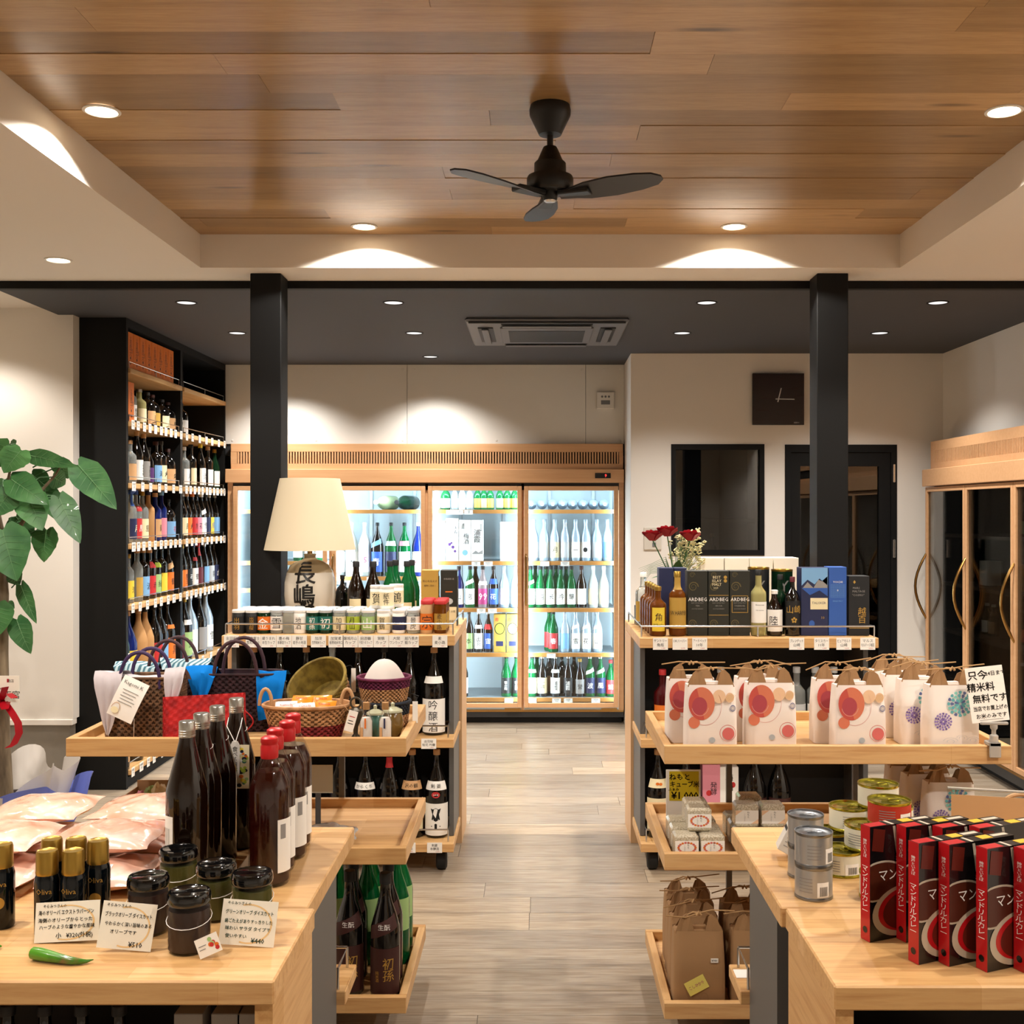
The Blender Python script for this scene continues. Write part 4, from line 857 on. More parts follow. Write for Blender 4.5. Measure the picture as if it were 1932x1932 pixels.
for s_, v_, k_ in (('長', .236, .108), ('嶋', .138, .105), ('本', .064, .10)):
    for du, dv in ((0, 0), (.002, .001), (-.002, -.001), (.001, -.002)): bt.text(s_, k_, onflask, -.004 + du, v_ + dv, res=2)
obj('brush_writing', bt, fb)
obj('neck', MB('brass').lathe([(.012, .318), (.012, .37), (0, .372)], 14), lp)
def shade_prof(r0, r1, z0, z1): return [(r0, z0), (r1, z1), (r1 - .002, z1), (r0 - .002, z0), (r0, z0)]
z0s = pz(1037, 5.12) - LZ; z1s = pz(903, 5.12) - LZ
sdo = MB('shade_cloth').lathe(shade_prof(.207, .136, z0s, z1s), 40); obj('shade', sdo, lp)
obj('shade_frame', MB('brass').tube([(-.1335, 0, z1s - .004), (0, 0, z1s - .02), (.1335, 0, z1s - .004)], .0022, 6).tube([(0, -.1335, z1s - .004), (0, 0, z1s - .02), (0, .1335, z1s - .004)], .0022, 6).tube([(0, 0, .37), (0, 0, z1s - .02)], .004, 6), lp)
pl = 'beside the lamp on the left rack'
bottle(px(646, 5.2), 5.2, LZ, 'tucked behind the lamp base', 'squat', 'black', BLK, None, Rr=.034, desc='black squat bottle', group=None)
bottle(px(672, 5.05), 5.05, LZ, pl, 'sake', 'brown', BLK, 'cream', None, Rr=.039, H=.285, wide=.7, lz=(.1, .42)); bottle(px(704, 5.05), 5.05, LZ, pl, 'sake', 'brown', BLK, 'cream', None, Rr=.039, H=.285, wide=.7, lz=(.1, .42))
for xp, y_ in ((736, 5.05), (746, 5.15), (768, 5.05), (777, 5.15)): bottle(px(xp, y_), y_, LZ, pl, 'sake', 'green', BLK, 'cream', None, Rr=.037, H=.287, wide=.7, lz=(.1, .36))
def tallbox(xp0, xp1, yt, Y, label, m, prints, z=LZ, d=.075, lid=None):
    a, b = px(xp0, Y), px(xp1, Y); return carton((a + b) / 2, Y + d / 2, z, b - a, d, pz(yt, Y) - z, label, m, prints=prints)
gb = tallbox(795, 827, 1076, 5.0, 'gold sake gift box with plum picture, clear film top', 'l_gold', (('l_brown', 't', '和心を伝える', .011, 0, .2, False), ('l_brown', 't', '福寿に花咲く', .009, 0, .18, False), ('l_white', 'r', -.03, .034, .04, .075), ('ink', 't', '本格焼酎', .011, 0, .058, False), ('l_red', 'c', -.018, .092, .01, .01), ('l_cream', 'c', .006, .095, .012, .009), ('l_wine', 'c', .026, .09, .008, .008)))
obj('film_top', MB('film').box(-.038, .038, -.036, .036, .2215, .243), gb)
db = tallbox(831, 863, 1076, 5.0, 'dark green gift box with cream lower panel beside the gold box', 'l_moss', (('l_grey', 't', '本格焼酎 麦', .009, 0, .21, False), ('l_orange', 'r', -.016, .016, .15, .155), ('l_silver', 'c', 0, .11, .018, .014), ('l_cream', 'r', -.03, .034, .0, .085), ('ink', 't', '麦焼酎 25度', .011, 0, .065, False), ('ink', 't', '本格焼酎', .013, 0, .02, False)))
obj('film_top', MB('film').box(-.038, .038, -.036, .036, .2215, .243), db)
# big bottles on the rack's lower shelves
YB1 = 4.74
bottle(px(819, YB1), YB1, .5608, 'on left rack middle shelf', 'issho', 'black', 'l_tan', 'white', V(('吟', .30, 0, .33, False), ('醸', .30, 0, .0, False), ('酒', .30, 0, -.33, False)), neck=('white', .60, .68), wide=1.3, lz=(.03, .42), desc='large black sake bottle with huge black brush characters')
for i, (xp, cp) in enumerate(((479, CRK), (528, 'l_cream'), (578, CRK), (627, 'g_wrap'), (676, CRK), (725, BLK), (773, BLK))):
    bottle(px(xp, 4.76), 4.76, .5608, 'behind the baskets on the left rack', 'issho', 'wrap' if cp == 'g_wrap' else 'black', cp, None, group='large bottles behind the baskets')
pl = 'on left rack bottom shelf'
bottle(px(690, YB1), YB1, .1288, pl, 'issho', 'black', BLK, 'brown', '辛口', 'gold_ink', neck=('white', .56, .64), desc='large black bottle with white neck band')
nb = MB('ink').text('からくち', .019, cyl(.0482), 0, .217); obj('neck_writing', nb, [o for o in C.objects if o.get('label', '').startswith('large black bottle with white neck band')][-1])
bottle(px(735, YB1), YB1, .1288, pl, 'issho', 'black', 'l_red', 'black', None, desc='large plain black bottle with red neck strip', neck=('red', .80, .92))
sw_ = bottle(px(778, YB1), YB1, .1288, pl, 'issho', 'black', CRK, 'cream', '沢の鶴', neck=('tan', .56, .66), desc='large black bottle with tan and cream neck band'); obj('neck_writing', MB('ink').text('沢の鶴', .02, cyl(.0478), 0, .221), sw_)
kb = bottle(px(824, YB1), YB1, .1288, pl, 'issho', 'black', 'l_tan', 'white', None, neck=('white', .555, .655), wide=1.35, lz=(.03, .40), desc='large black bottle with white diamond emblem label')
em = MB('ink'); fz = cyl(.0497)
em.poly([fz(a, b) for a, b in ((-.022, .125), (-.012, .121), (0, .127), (.012, .121), (.022, .125), (.014, .10), (.018, .078), (0, .07), (-.018, .078), (-.014, .10))]); em.poly([fz(a, b) for a, b in ((0, .062), (.022, .05), (0, .036), (-.022, .05))])
em.mat('l_red').poly([fz(.018 * cos(t * pi / 12), .182 + .013 * sin(t * pi / 12)) for t in range(24)]).mat('l_white').text('日本酒', .008, cyl(.0501), 0, .182); em.mat('ink').text('剣 菱', .02, cyl(.0478), 0, .219); tag(obj('emblem', em, kb), kind='stuff')
for xp in (470, 520, 570, 640): bottle(px(xp, YB1), YB1, .1288, 'in the left rack shadow', 'issho', 'black', CRK, 'brown', group='large bottles in the rack shadow')

# ================================================================ goods on the right rack
yk = 4.71
for k in range(5):
    y_ = yk + k * .085
    o = bottle(px(1241, yk) - .002 * k, y_, RZ, 'at the end of the right rack', 'bordeaux', 'amber', 'gold_foil', 'yellow', V(('角', .36, 0, .1, False), ('Whisky', .16, 0, -.25, False)), 'l_brown', H=.205, Rr=.036, wide=.8, lz=(.1, .58), name='whisky_bottle', desc='square amber whisky bottle with yellow oval label', group='yellow label whisky bottles')
bottle(px(1222, 4.95), 5.15, RZ, 'behind the yellow label whisky row', 'bordeaux', 'clear', 'l_white', 'gold', None, H=.24, name='whisky_bottle', desc='clear spirit bottle with white cap')
bottle(px(1278, yk), yk, RZ, 'on the right rack', 'bordeaux', 'amber', 'gold_foil', 'gold', V(('I.W.HARPER', .2, 0, 0, False),), 'ink', H=.268, Rr=.036, lz=(.12, .6), neck=('gold', .72, .92), name='whisky_bottle', desc='amber bourbon bottle with gold neck and gold label')
sw1 = [(.024 * (1 - i / 26) * cos(i * .55), .024 * (1 - i / 26) * sin(i * .55)) for i in range(24)]
def swirl(cx, cz, s=1.0):
    out = []
    for (a, b), (c, d) in zip(sw1, sw1[1:]): out.append(('l_gold_dim', 'p', [(cx + a * s, cz + b * s), (cx + c * s, cz + d * s), (cx + c * s * .8, cz + d * s * .8), (cx + a * s * .8, cz + b * s * .8)]))
    return out

for i, (a, b) in enumerate(((1297, 1335), (1336.5, 1375.5), (1377, 1415))):
    w2 = (px(b, 4.70) - px(a, 4.70)) / 2
    pr = swirl(-.022, .255, .55) + swirl(-.018, .205) + swirl(-.022, .05, .8)
    pr += [('white_ink', 't', 'ARDBEG', .021, 0, .152, False), ('l_grey', 't', ('TEN', 'AN OA', 'UIGEADAIL')[i], .009, 0, .125, False), ('l_grey', 't', 'ISLAY SINGLE MALT', .006, 0, .137, False), ('l_grey', 't', 'SCOTCH WHISKY', .006, 0, .112, False)]
    if i == 1: pr += [('l_cream', 't', 'BEST', .016, -.008, .245, False), ('l_cream', 't', 'ISLAY', .016, -.008, .23, False), ('l_cream', 't', 'MALT', .016, -.008, .215, False), ('l_cream', 't', '2019', .01, -.012, .2, False), ('l_gold', 'c', .028, .245, .007, .007), ('l_gold', 'c', .028, .23, .007, .007), ('l_gold', 'r', -w2 + .002, w2 - .002, .168, .170), ('l_gold', 'r', -w2 + .002, w2 - .002, .085, .087)]
    if i == 2: pr += [('l_gold', 'r', -.034, .034, .166, .168), ('l_gold', 'r', -.034, .034, .096, .098), ('l_gold', 'r', -.034, -.032, .096, .168), ('l_gold', 'r', .032, .034, .096, .168)]
    carton(px((a + b) / 2, 4.70), 4.74, RZ, 2 * w2, .08, .272, 'dark green whisky box with swirl pattern, ' + ('leftmost text only', 'carrying award lettering', 'with framed label')[i].replace('leftmost text only', 'plain lettering'), 'l_moss', prints=pr)
for xp, tcol, top in ((1431, 'l_dark', 1070), (1475, 'g_dgreen', 1074)):
    tb = MB(tcol).lathe([(0, 0), (.046, 0), (.046, pz(top, 4.86) - RZ - .003), (0, pz(top, 4.86) - RZ - .003)], 28).mat('gold').lathe([(.0465, pz(top, 4.86) - RZ - .008), (.0465, pz(top, 4.86) - RZ), (.044, pz(top, 4.86) - RZ), (.042, pz(top, 4.86) - RZ - .004), (0, pz(top, 4.86) - RZ - .004)], 28)
    t_ = solo('whisky_tube', tb, ('black' if tcol == 'l_dark' else 'dark green') + ' cylindrical whisky tube with gold rim behind the bottles', 'tube', (px(xp, 4.86), 4.86, RZ))
    obj('print', MB('l_grey').text('Y', .07, cyl(.0466), 0, .2), t_)
bottle(px(1431, yk), yk, RZ, 'before the black tube on the right rack', 'tall', 'yellow', BLK, 'white', V(('Glenmorangie', .08, 0, .35, False), ('THE ORIGINAL', .06, 0, .1, False)), 'ink', H=.275, Rr=.033, lz=(.2, .52), name='whisky_bottle', desc='pale yellow whisky bottle with white label')
bottle(px(1461, yk), yk, RZ, 'on the right rack', 'stubby', 'brown', 'l_white', 'white', V(('陸', .45, -.3, 0, False),), 'ink', H=.19, Rr=.033, lz=(.1, .58), name='whisky_bottle', desc='short brown whisky bottle with white cap and white label')
bottle(px(1471, 4.80), 4.79, RZ, 'behind the short bottle', 'bordeaux', 'dgreen', BLK, 'black', None, H=.25, Rr=.03, name='whisky_bottle', desc='dark green whisky bottle with black cap')
bottle(px(1495, yk), yk, RZ, 'next to the mountain picture box', 'squat', 'black', 'l_wine', 'black', V(('山崎', .32, 0, .18, False), ('✿', .3, 0, -.22, False)), 'l_gold', H=.245, Rr=.033, lz=(.15, .6), name='whisky_bottle', desc='black whisky bottle with gold flower emblem')
carton(px(1537, 4.70), 4.74, RZ, px(1563, 4.7) - px(1511.5, 4.7), .08, .285, 'navy whisky box with a stormy mountain and sea picture', 'l_navy', prints=(('l_sky', 'p', [(-.055, .285), (-.055, .21), (-.03, .235), (.0, .215), (.02, .24), (.055, .21), (.055, .285)]), ('l_grey', 'p', [(-.05, .2), (-.03, .225), (-.005, .2), (.015, .235), (.03, .228), (.054, .25), (.054, .2)]), ('l_blue', 'p', [(-.055, .20), (-.02, .17), (.02, .19), (.055, .165), (.055, .2)]), ('l_cream', 'r', -.018, .055, .11, .158), ('l_navy', 't', 'TALISKER', .014, .018, .137, False), ('l_gold', 't', '10', .016, .035, .075, False), ('l_blue', 'c', -.012, .05, .012, .014)))
carton(px(1580.5, 4.70), 4.74, RZ, px(1597.5, 4.7) - px(1564, 4.7), .08, .288, 'plain royal blue whisky box with white dotted grid', 'l_blue', prints=[('l_sky', 'r', -.03 + i * .006, -.0295 + i * .006, .16, .215) for i in range(11)] + [('l_sky', 'r', -.03, .03, .16 + j * .006, .1605 + j * .006) for j in range(10)] + [('white_ink', 't', 'YOICHI', .012, 0, .225, False), ('white_ink', 't', '8', .012, 0, .19, False), ('l_sky', 't', 'SINGLE MALT', .007, 0, .145, False)])
carton(px(1621, 4.70), 4.74, RZ, px(1640, 4.7) - px(1601, 4.7), .08, .25, 'black whisky box with gold brush characters at the rack end', 'l_dark', prints=(('l_gold', 't', '♦', .014, -.02, .225, False), ('l_grey', 't', 'MARS', .012, -.012, .2, False), ('l_grey', 't', 'MALTAGE', .012, -.002, .186, False), ('l_grey', 't', '"COSMO"', .012, -.004, .17, False), ('l_gold', 't', '越百', .036, .012, .085, True), ('l_gold', 'r', -.042, .042, .03, .032)))
for k, (a, b) in enumerate(((1243, 1271), (1272, 1296))): carton(px((a + b) / 2, 4.98), 5.02, RZ, px(b, 4.98) - px(a, 4.98) - .002, .08, .27, 'deep blue gift box below the roses, ' + ('near the aisle' if k == 0 else 'against the dark green boxes'), 'l_navy')
for k, (a, b) in enumerate(((1318, 1363), (1364, 1410), (1411, 1455), (1456, 1503))):
    carton(px((a + b) / 2, 5.30), 5.32, RZ, px(b, 5.30) - px(a, 5.30) - .002, .13, pz(1052, 5.30) - RZ, 'plain white carton in the row behind the whisky boxes', 'card', group='white cartons behind the whisky')
st_ = MB('rubber').prism([(-.02, 0), (.04, 0), (.04, .012), (-.004, .018), (-.012, .085), (-.02, .085)], -.03, .03)
solo('phone_holder', st_, 'small black holder at the aisle corner of the right rack', 'holder', (px(1206, 5.2), 5.2, RZ))
# lower shelves
bottle(px(1250, YB1), YB1, .5608, 'at the aisle end of the right rack middle shelf', 'bordeaux', 'red', 'l_red', 'orange', None, H=.27, desc='dark red bottle with orange label')
bottle(px(1288, YB1), YB1, .5608, 'second from the aisle on the right rack middle shelf', 'bordeaux', 'blue', 'l_black', 'navy', None, H=.26, desc='dark blue bottle')
for xp, g, l in ((1324, 'black', 'wine'), (1360, 'clear', 'silver'), (1468, 'black', 'brown'), (1503, 'clear', 'silver'), (1538, 'clear', 'white'), (1573, 'black', 'tan')): bottle(px(xp, YB1), YB1, .5608, 'behind the rice bags on the rack', 'bordeaux', g, 'l_silver', l, None, H=.28, group='spirits behind the rice bags')
ob = bottle(px(1241, YB1), YB1, .1288, 'on right rack bottom shelf', 'issho', 'black', 'l_tan', 'cream', None, neck=('cream', .58, .68), desc='large black bottle with oval orange fruit neck label'); obj('fruit_print', MB('l_orange').add([cyl(.0475)(-.006 + .008 * cos(t * pi / 8), .228 + .006 * sin(t * pi / 8)) for t in range(16)], [tuple(range(16))]).add([cyl(.0475)(.008 + .007 * cos(t * pi / 8), .227 + .006 * sin(t * pi / 8)) for t in range(16)], [tuple(range(16))]), ob)
carton(px(1343, 4.72), 4.77, .1288, .075, .075, .30, 'pink plum wine box on the bottom shelf of the right rack', 'l_pink', prints=(('ink', 't', '発酵', .03, .01, .2, True), ('l_red', 'c', -.01, .18, .012, .012)))
carton(px(1377, 4.72), 4.77, .1288, .078, .075, .29, 'white plum wine box lettered with one large character', 'l_white', prints=(('ink', 't', '梅', .035, 0, .245, False), ('ink', 't', '酒', .035, 0, .205, False), ('l_red', 'c', .016, .215, .01, .012)))
for xp in (1293, 1424, 1470): bottle(px(xp, YB1), YB1, .1288, 'beyond the plum wine boxes', 'issho', 'black', CRK, 'brown', group='bottles beyond the plum wine')
# flowers
vz = thing('flower_vase', 'dark blue vase of red roses and cream filler flowers', 'flowers', (px(1275, 5.24), 5.24, RZ))
obj('vase', MB('l_navy').lathe([(0, 0), (.04, 0), (.05, .05), (.045, .13), (.03, .18), (.034, .2), (.028, .2), (.02, .17), (0, .17)], 20), vz)
mat('rose_red', '#9c0f22', .6); mat('stem_green', '#2c5a2a', .6); mat('leaf_green', '#2f5f33', .45); mat('cream_flower', '#e6dfb4', .7); mat('fern_green', '#5f7f5a', .6)
def rose(cx, cy, cz, s):
    mb = MB('rose_red')
    for ring, (n, r0, hgt, tilt) in enumerate(((3, .006, .03, .1), (4, .012, .028, .35), (5, .018, .024, .6))):
        for k in range(n):
            a = 2 * pi * k / n + ring * .6
            def fn(u, v, a=a, r0=r0, hgt=hgt, tilt=tilt):
                aa = a + (u - .5) * 2.4 * pi / 3.2; rr = r0 * (.45 + .75 * v ** .7) + tilt * .012 * v * v; return (cx + s * rr * cos(aa), cy + s * rr * sin(aa), cz + s * (hgt * v * (1 - .35 * (2 * u - 1) ** 2)))
            mb.grid(fn, 6, 5)
    return mb
for xp, yp, dy in ((1231, 1020, -.03), (1259, 1012, -.03), (1302, 1020, -.05)):
    x_, z_ = px(xp, 5.24 + dy) - px(1275, 5.24), pz(yp, 5.24 + dy) - RZ
    ro = obj('rose', rose(x_, dy, z_, 1.75), vz); obj('stem', MB('stem_green').tube([(x_ * .05, dy * .1, .17), (x_ * .55, dy * .6, .17 + (z_ - .17) * .55), (x_, dy, z_ + .004)], .0028, 6), ro)
fl_ = MB('cream_flower'); sp_ = MB('fern_green')
for k in range(110):
    a = R.uniform(0, 2 * pi); q = R.uniform(.01, .085); x_ = .055 + q * cos(a) * 1.1; z_ = .27 + R.uniform(-.04, .15) + (x_ - .05) * .35; y_ = q * sin(a) * .8
    if k % 2 == 0: sp_.tube([(0.0, 0, .18), (x_ * .6, y_ * .6, .18 + (z_ - .18) * .6), (x_, y_, z_)], .0012, 4)
    for j in range(7):
        dx, dy_, dz = (R.uniform(-.011, .011) for _ in range(3)); s_ = .0055
        fl_.add([(x_ + dx - s_, y_ + dy_, z_ + dz), (x_ + dx, y_ + dy_ - s_, z_ + dz + s_ * .5), (x_ + dx + s_, y_ + dy_, z_ + dz), (x_ + dx, y_ + dy_ + s_, z_ + dz - s_ * .5), (x_ + dx, y_ + dy_, z_ + dz + s_)], [(0, 1, 4), (1, 2, 4), (2, 3, 4), (3, 0, 4)])
tag(obj('filler_blossom', fl_, vz), kind='stuff'); obj('filler_stems', sp_, vz)
def leafmesh(mb, p0, dirv, ln, wd, bend=.3, nrm=(0, 0, 1), fold=.12, heart=False, n=7, wav=0):
    d = Vector(dirv).normalized(); up = Vector(nrm); sd = d.cross(up)
    sd = sd.normalized() if sd.length > 1e-4 else Vector((1, 0, 0)); up = sd.cross(d).normalized(); vs = []; p0 = Vector(p0)
    for i in range(n + 1):
        t = i / n; w = wd * (sin(pi * min(1, t * .92 + .08) ** (.62 if heart else .8)) ** .8) if i < n else 0.0
        if heart and i == 0: w = wd * .45
        c = p0 + d * (ln * t) - up * (bend * ln * t * t)
        for e in (-1, -.5, 0, .5, 1):
            off = -.12 * ln if heart and i == 0 and abs(e) == 1 else (-.1 * ln if heart and i == 0 and abs(e) == .5 else 0)
            vs.append(c + sd * (w * e) + up * (fold * w * abs(e) + (wav * sin(i * 2.3 + e * 3) * w if abs(e) == 1 else 0)) + d * off)
    fs = []
    for i in range(n):
        for j in range(4): a = i * 5 + j; fs.append((a, a + 1, a + 6, a + 5))
    mb.add(vs, fs, True); return mb
for k, (dx, dz, l_, w__) in enumerate(((-.07, .02, .07, .02), (-.05, -.02, .07, .022), (.06, -.01, .075, .024), (.09, .01, .075, .022), (.02, -.03, .06, .02), (-.03, .01, .08, .02), (.05, .03, .1, .026), (-.06, .04, .09, .026), (.11, .03, .1, .028), (-.09, 0, .09, .024), (.0, .05, .11, .026), (.03, .0, .1, .03))): obj('leaf', leafmesh(MB('leaf_green'), (dx * .3, -.03, .21), (dx, -.03, .05 + dz), l_, w__, .5), vz)
gr_ = MB('fern_green')
for k in range(8): a = radians(150 + k * 9); gr_.tube([(-.01, 0, .2), (-.05, -.02, .24 + .01 * k), (-.12, -.03, .235 + .006 * k), (-.15 - .004 * k, -.03, .20 + .008 * k)], [.0015, .0015, .0012, .0004], 4)
obj('grass_blades', gr_, vz)
# ================================================================ woven goods on the left top tray
TL = LT[0] - .0264          # tray floor
def weave(name, col, dark, sc=240):
    mat(name + '_shade', tuple(v * .62 for v in [int(dark[i:i + 2], 16) / 255 for i in (1, 3, 5)]), .8, spec=.2)  # darker copy paints the shade of the gaps between strands
    m = mat(name, col, .65, spec=.35)
    wv = N(m, 'ShaderNodeTexNoise', Scale=40.0, Detail=3); L(m, mapping(m), wv.inputs['Vector'])
    L(m, ramp(m, wv.outputs[0], [(.35, dark), (.62, col)]), bsdf(m).inputs['Base Color'])
weave('wv_brown', '#7a5a40', '#4b3626'); weave('wv_plum', '#3a2227', '#241418'); weave('wv_red', '#b81f1f', '#8e1214'); weave('wv_tan', '#b9895c', '#946a44'); weave('wv_olive', '#8a7430', '#665320'); weave('wv_purple', '#6a1f42', '#4b1430'); weave('wv_navy', '#232a36', '#151a23'); weave('wv_dkred', '#8c2a2c', '#6a1d20')
mat('handle_purple', '#33204a', .7); mat('handle_plum', '#3a2026', .7); mat('cane', '#b98f63', .5)
for n_, c_ in (('cloth_white', '#bdb5b8'), ('cloth_blue', '#0e6fc0'), ('cloth_linen', '#d2c8c1')): mat(n_, c_, .9, spec=.1)
m = mat('cloth_stripe', '#9fc0cb', .9, spec=.1); wv = N(m, 'ShaderNodeTexWave', Scale=22.0); L(m, mapping(m, rot=(0, 0, .5)), wv.inputs['Vector']); L(m, ramp(m, wv.outputs[0], [(.42, '#4f7482'), (.52, '#b5ccd2')]), bsdf(m).inputs['Base Color'])
def rrect(u, a, b, p=5):
    t = 2 * pi * u; c, s = cos(t), sin(t); k = (abs(c) ** p + abs(s) ** p) ** (-1 / p); return a * c * k, b * s * k
def woven_body(mb, a, b, h, flare=.0, nu=150, rows=18, amp=.0022, cols=75, p=5, bot=True, bands=None):
    def fn(u, v):
        x_, y_ = rrect(u, a * (1 + flare * v), b * (1 + flare * v), p); w = amp * sin(2 * pi * cols * u / 2 + (pi if int(v * rows) % 2 else 0)) * (1 if 0 < v < 1 else .4)
        q = math.hypot(x_, y_) or 1; return (x_ * (1 + w / q), y_ * (1 + w / q), h * v)
    nv = rows * 2 + 1
    bands = bands or ((0, 1.01, mb.ms[0]),); vs = [fn(i / nu, j / (nv - 1)) for j in range(nv) for i in range(nu)]
    o0 = len(mb.v); mb.add(vs, [])
    for lo, hi, mm in bands:
        for j in range(nv - 1):
            if lo <= j / (nv - 1) < hi:
                for i in range(nu):
                    k = (i + 1) % nu; s_ = sin(2 * pi * cols * (i + .5) / nu / 2 + (pi if int((j + .5) / (nv - 1) * rows) % 2 else 0)); mb.mat(mm if s_ > -.55 and (j % 2 or s_ > .0) else mm + '_shade')
                    mb.f.append(tuple(o0 + q for q in (j * nu + i, j * nu + k, (j + 1) * nu + k, (j + 1) * nu + i))); mb.mi.append(mb.c); mb.sm.append(True)
    mb.mat(bands[-1][2])
    # inner wall and floor
    mb.grid(lambda u, v: tuple(q * .955 for q in rrect(u, a * (1 + flare * v), b * (1 + flare * v), p)) + (h * v * .998 + .002,), nu // 3, 4, closed_u=True)
    if bot: mb.poly([rrect(i / 40, a * .99, b * .99, p) + (.004,) for i in range(40)])
    return mb
def rim_tube(a, b, h, r, flare=0, p=5): return [rrect(i / 48, a * (1 + flare), b * (1 + flare), p) + (h,) for i in range(48)]
def handle_pts(x0, x1, y, z, hgt, n=14): return [((x0 + x1) / 2 - (x1 - x0) / 2 * cos(pi * i / n), y, z + hgt * sin(pi * i / n) ** .75) for i in range(n + 1)]
def cloth(mb, x0, x1, prof, taper=.25, fold=.006, seed=1, nu=22):
    rr = random.Random(seed); ph = [rr.uniform(0, 6) for _ in range(4)]
    def fn(u, v):
        n = len(prof) - 1; t = v * n; i = min(int(t), n - 1); f = t - i; y_ = prof[i][0] * (1 - f) + prof[i + 1][0] * f; z_ = prof[i][1] * (1 - f) + prof[i + 1][1] * f
        xc = (x0 + x1) / 2; wv_ = 1 - taper * max(0, (v - .45) / .55) ** 1.3; x_ = xc + (x0 - xc) * wv_ * (1 - 2 * u)
        d = fold * .75 * (sin(u * 6 + ph[0]) + .5 * sin(u * 11 + ph[1] + v * 3)) * (.4 + v); return (x_ + .4 * fold * sin(v * 7 + ph[2]), y_ - abs(d) * .8, z_ + .5 * d - .02 * abs(u - .5) * (1 if v > .5 else 0))
    return mb.grid(fn, nu, 16)
def tote(x, y, w_, d_, h_, label, wv, hnd, cl, hh, rot=0.0, clothdef=()):
    t = thing('woven_bag', label, 'bag', (x, y, TL), rot); a, b = w_ / 2, d_ / 2
    body = obj('body', woven_body(MB(wv), a, b, h_, .06, 240, 20, .0022, 80), t)
    obj('rim', MB(wv).tube(rim_tube(a, b, h_, 0, .06), .004, 6, closed=True), t)
    for sy in (-1, 1): obj('handle', MB(hnd).tube([(px_, sy * b * .98 + 0, z_) for px_, _, z_ in handle_pts(-w_ * .27, w_ * .27, 0, h_ - .03, hh)], .0055, 8), t)
    for k, (mm, x0, x1, prof, tp, sd) in enumerate(clothdef): obj('cloth_lining', cloth(MB(mm), x0, x1, prof, tp, .007, sd), t)
    return t
# brown bag with white cloth and leaflet
bx = px(268, 3.24); tote(bx, 3.27, .215, .10, .175, 'brown woven tote bag with purple handles and white cloth hanging out', 'wv_brown', 'handle_purple', None, .105, 0, (
    ('cloth_white', -.127, -.045, [(.03, .165), (0, .19), (-.045, .195), (-.062, .17), (-.066, .12), (-.068, .06), (-.066, .02)], .95, 3),
    ('cloth_white', .07, .128, [(.03, .16), (0, .185), (-.04, .205), (-.06, .185), (-.064, .15), (-.065, .12), (-.064, .095)], .8, 5),
    ('cloth_white', -.06, .08, [(.035, .15), (.01, .17), (-.01, .18), (-.03, .178), (-.043, .176), (-.0445, .173)], .1, 8)))
lc = thing('leaflet_stand', 'white product leaflet on a wire stand in front of brown bag', 'card', (px(252, 3.155), 3.155, TL), radians(-4))
obj('foot', MB('steel').box(-.018, .018, -.012, .012, 0, .003), lc); obj('wire', MB('steel').tube([(0, 0, .003), (0, .004, .07)], .0013, 5), lc)
lm = MB('paper'); lm.T = Matrix.Translation((-.018, 0, .125)) @ Matrix.Rotation(radians(24), 4, 'Y') @ Matrix.Rotation(radians(-8), 4, 'X')
lm.grid(lambda u, v: ((u - .5) * .078, .012 * (v - .5) ** 2 * 2, (v - .5) * .118), 5, 8)
lm.mat('ink').text('Kagomi K', .015, front(-.0014), 0, .042)
for i in range(5): lm.mat('l_grey').box(-.024 + .003 * (i % 2), .024 - .004 * (i % 3), -.002, -.0012, .022 - i * .009, .0235 - i * .009)
lm.mat('l_cream').add([(-.02 + .011 * cos(t * pi / 8), -.0016, -.04 + .009 * sin(t * pi / 8)) for t in range(17)], [tuple(range(17))]); lm.mat('cane').tube([(-.02 + .012 * cos(t * pi / 8), -.002, -.036 + .018 * sin(t * pi / 8)) for t in range(9)], .0008, 4)
obj('leaflet', lm, lc)
tote(px(320, 3.44), 3.478, .23, .10, .17, 'dark plum tote bag lined with blue striped cloth at the back', 'wv_plum', 'handle_plum', None, .12, 0, (('cloth_stripe', -.17, -.03, [(.03, .15), (0, .18), (-.03, .195), (-.058, .19), (-.066, .165)], .2, 2), ('cloth_stripe', -.03, .13, [(.03, .15), (0, .185), (-.03, .205), (-.055, .195), (-.062, .18)], .2, 4)))
tote(px(450, 3.36), 3.375, .24, .10, .17, 'dark plum tote bag with bright blue cloth spilling from both ends', 'wv_plum', 'handle_plum', None, .13, 0, (('cloth_blue', -.15, -.055, [(.03, .15), (0, .175), (-.03, .195), (-.056, .175), (-.062, .13), (-.064, .07)], .9, 6), ('cloth_blue', .06, .15, [(.03, .16), (0, .175), (-.04, .18), (-.06, .155), (-.064, .10), (-.066, .045)], .35, 7)))
# red clutch
rc = thing('woven_clutch', 'flat red woven clutch leaning beside the brown bag', 'bag', (px(386, 3.17), 3.172, TL + .008), radians(-2))
rb = MB('wv_red'); rb.T = Matrix.Rotation(radians(-3.5), 4, 'Y') @ Matrix.Rotation(radians(-8), 4, 'X')
def clf(u, v):
    x_, y_ = rrect(u, .118, .012 * (1.15 - .5 * v), 6); w = .0022 * sin(2 * pi * 34 * u + (pi if int(v * 12) % 2 else 0)); return (x_ + w * .2, y_ + (w if y_ < 0 else -w), .006 + .12 * v)
rb.grid(clf, 140, 25, closed_u=True); rb.poly([rrect(i / 40, .118, .007, 6) + (.125,) for i in range(40)]); obj('body', rb, rc); obj('wrist_loop', MB('wv_red').tube([(.118 + .024 * sin(pi * i / 10), -.012, .085 - .006 * i + .0) for i in range(11)], .002, 6), rc)
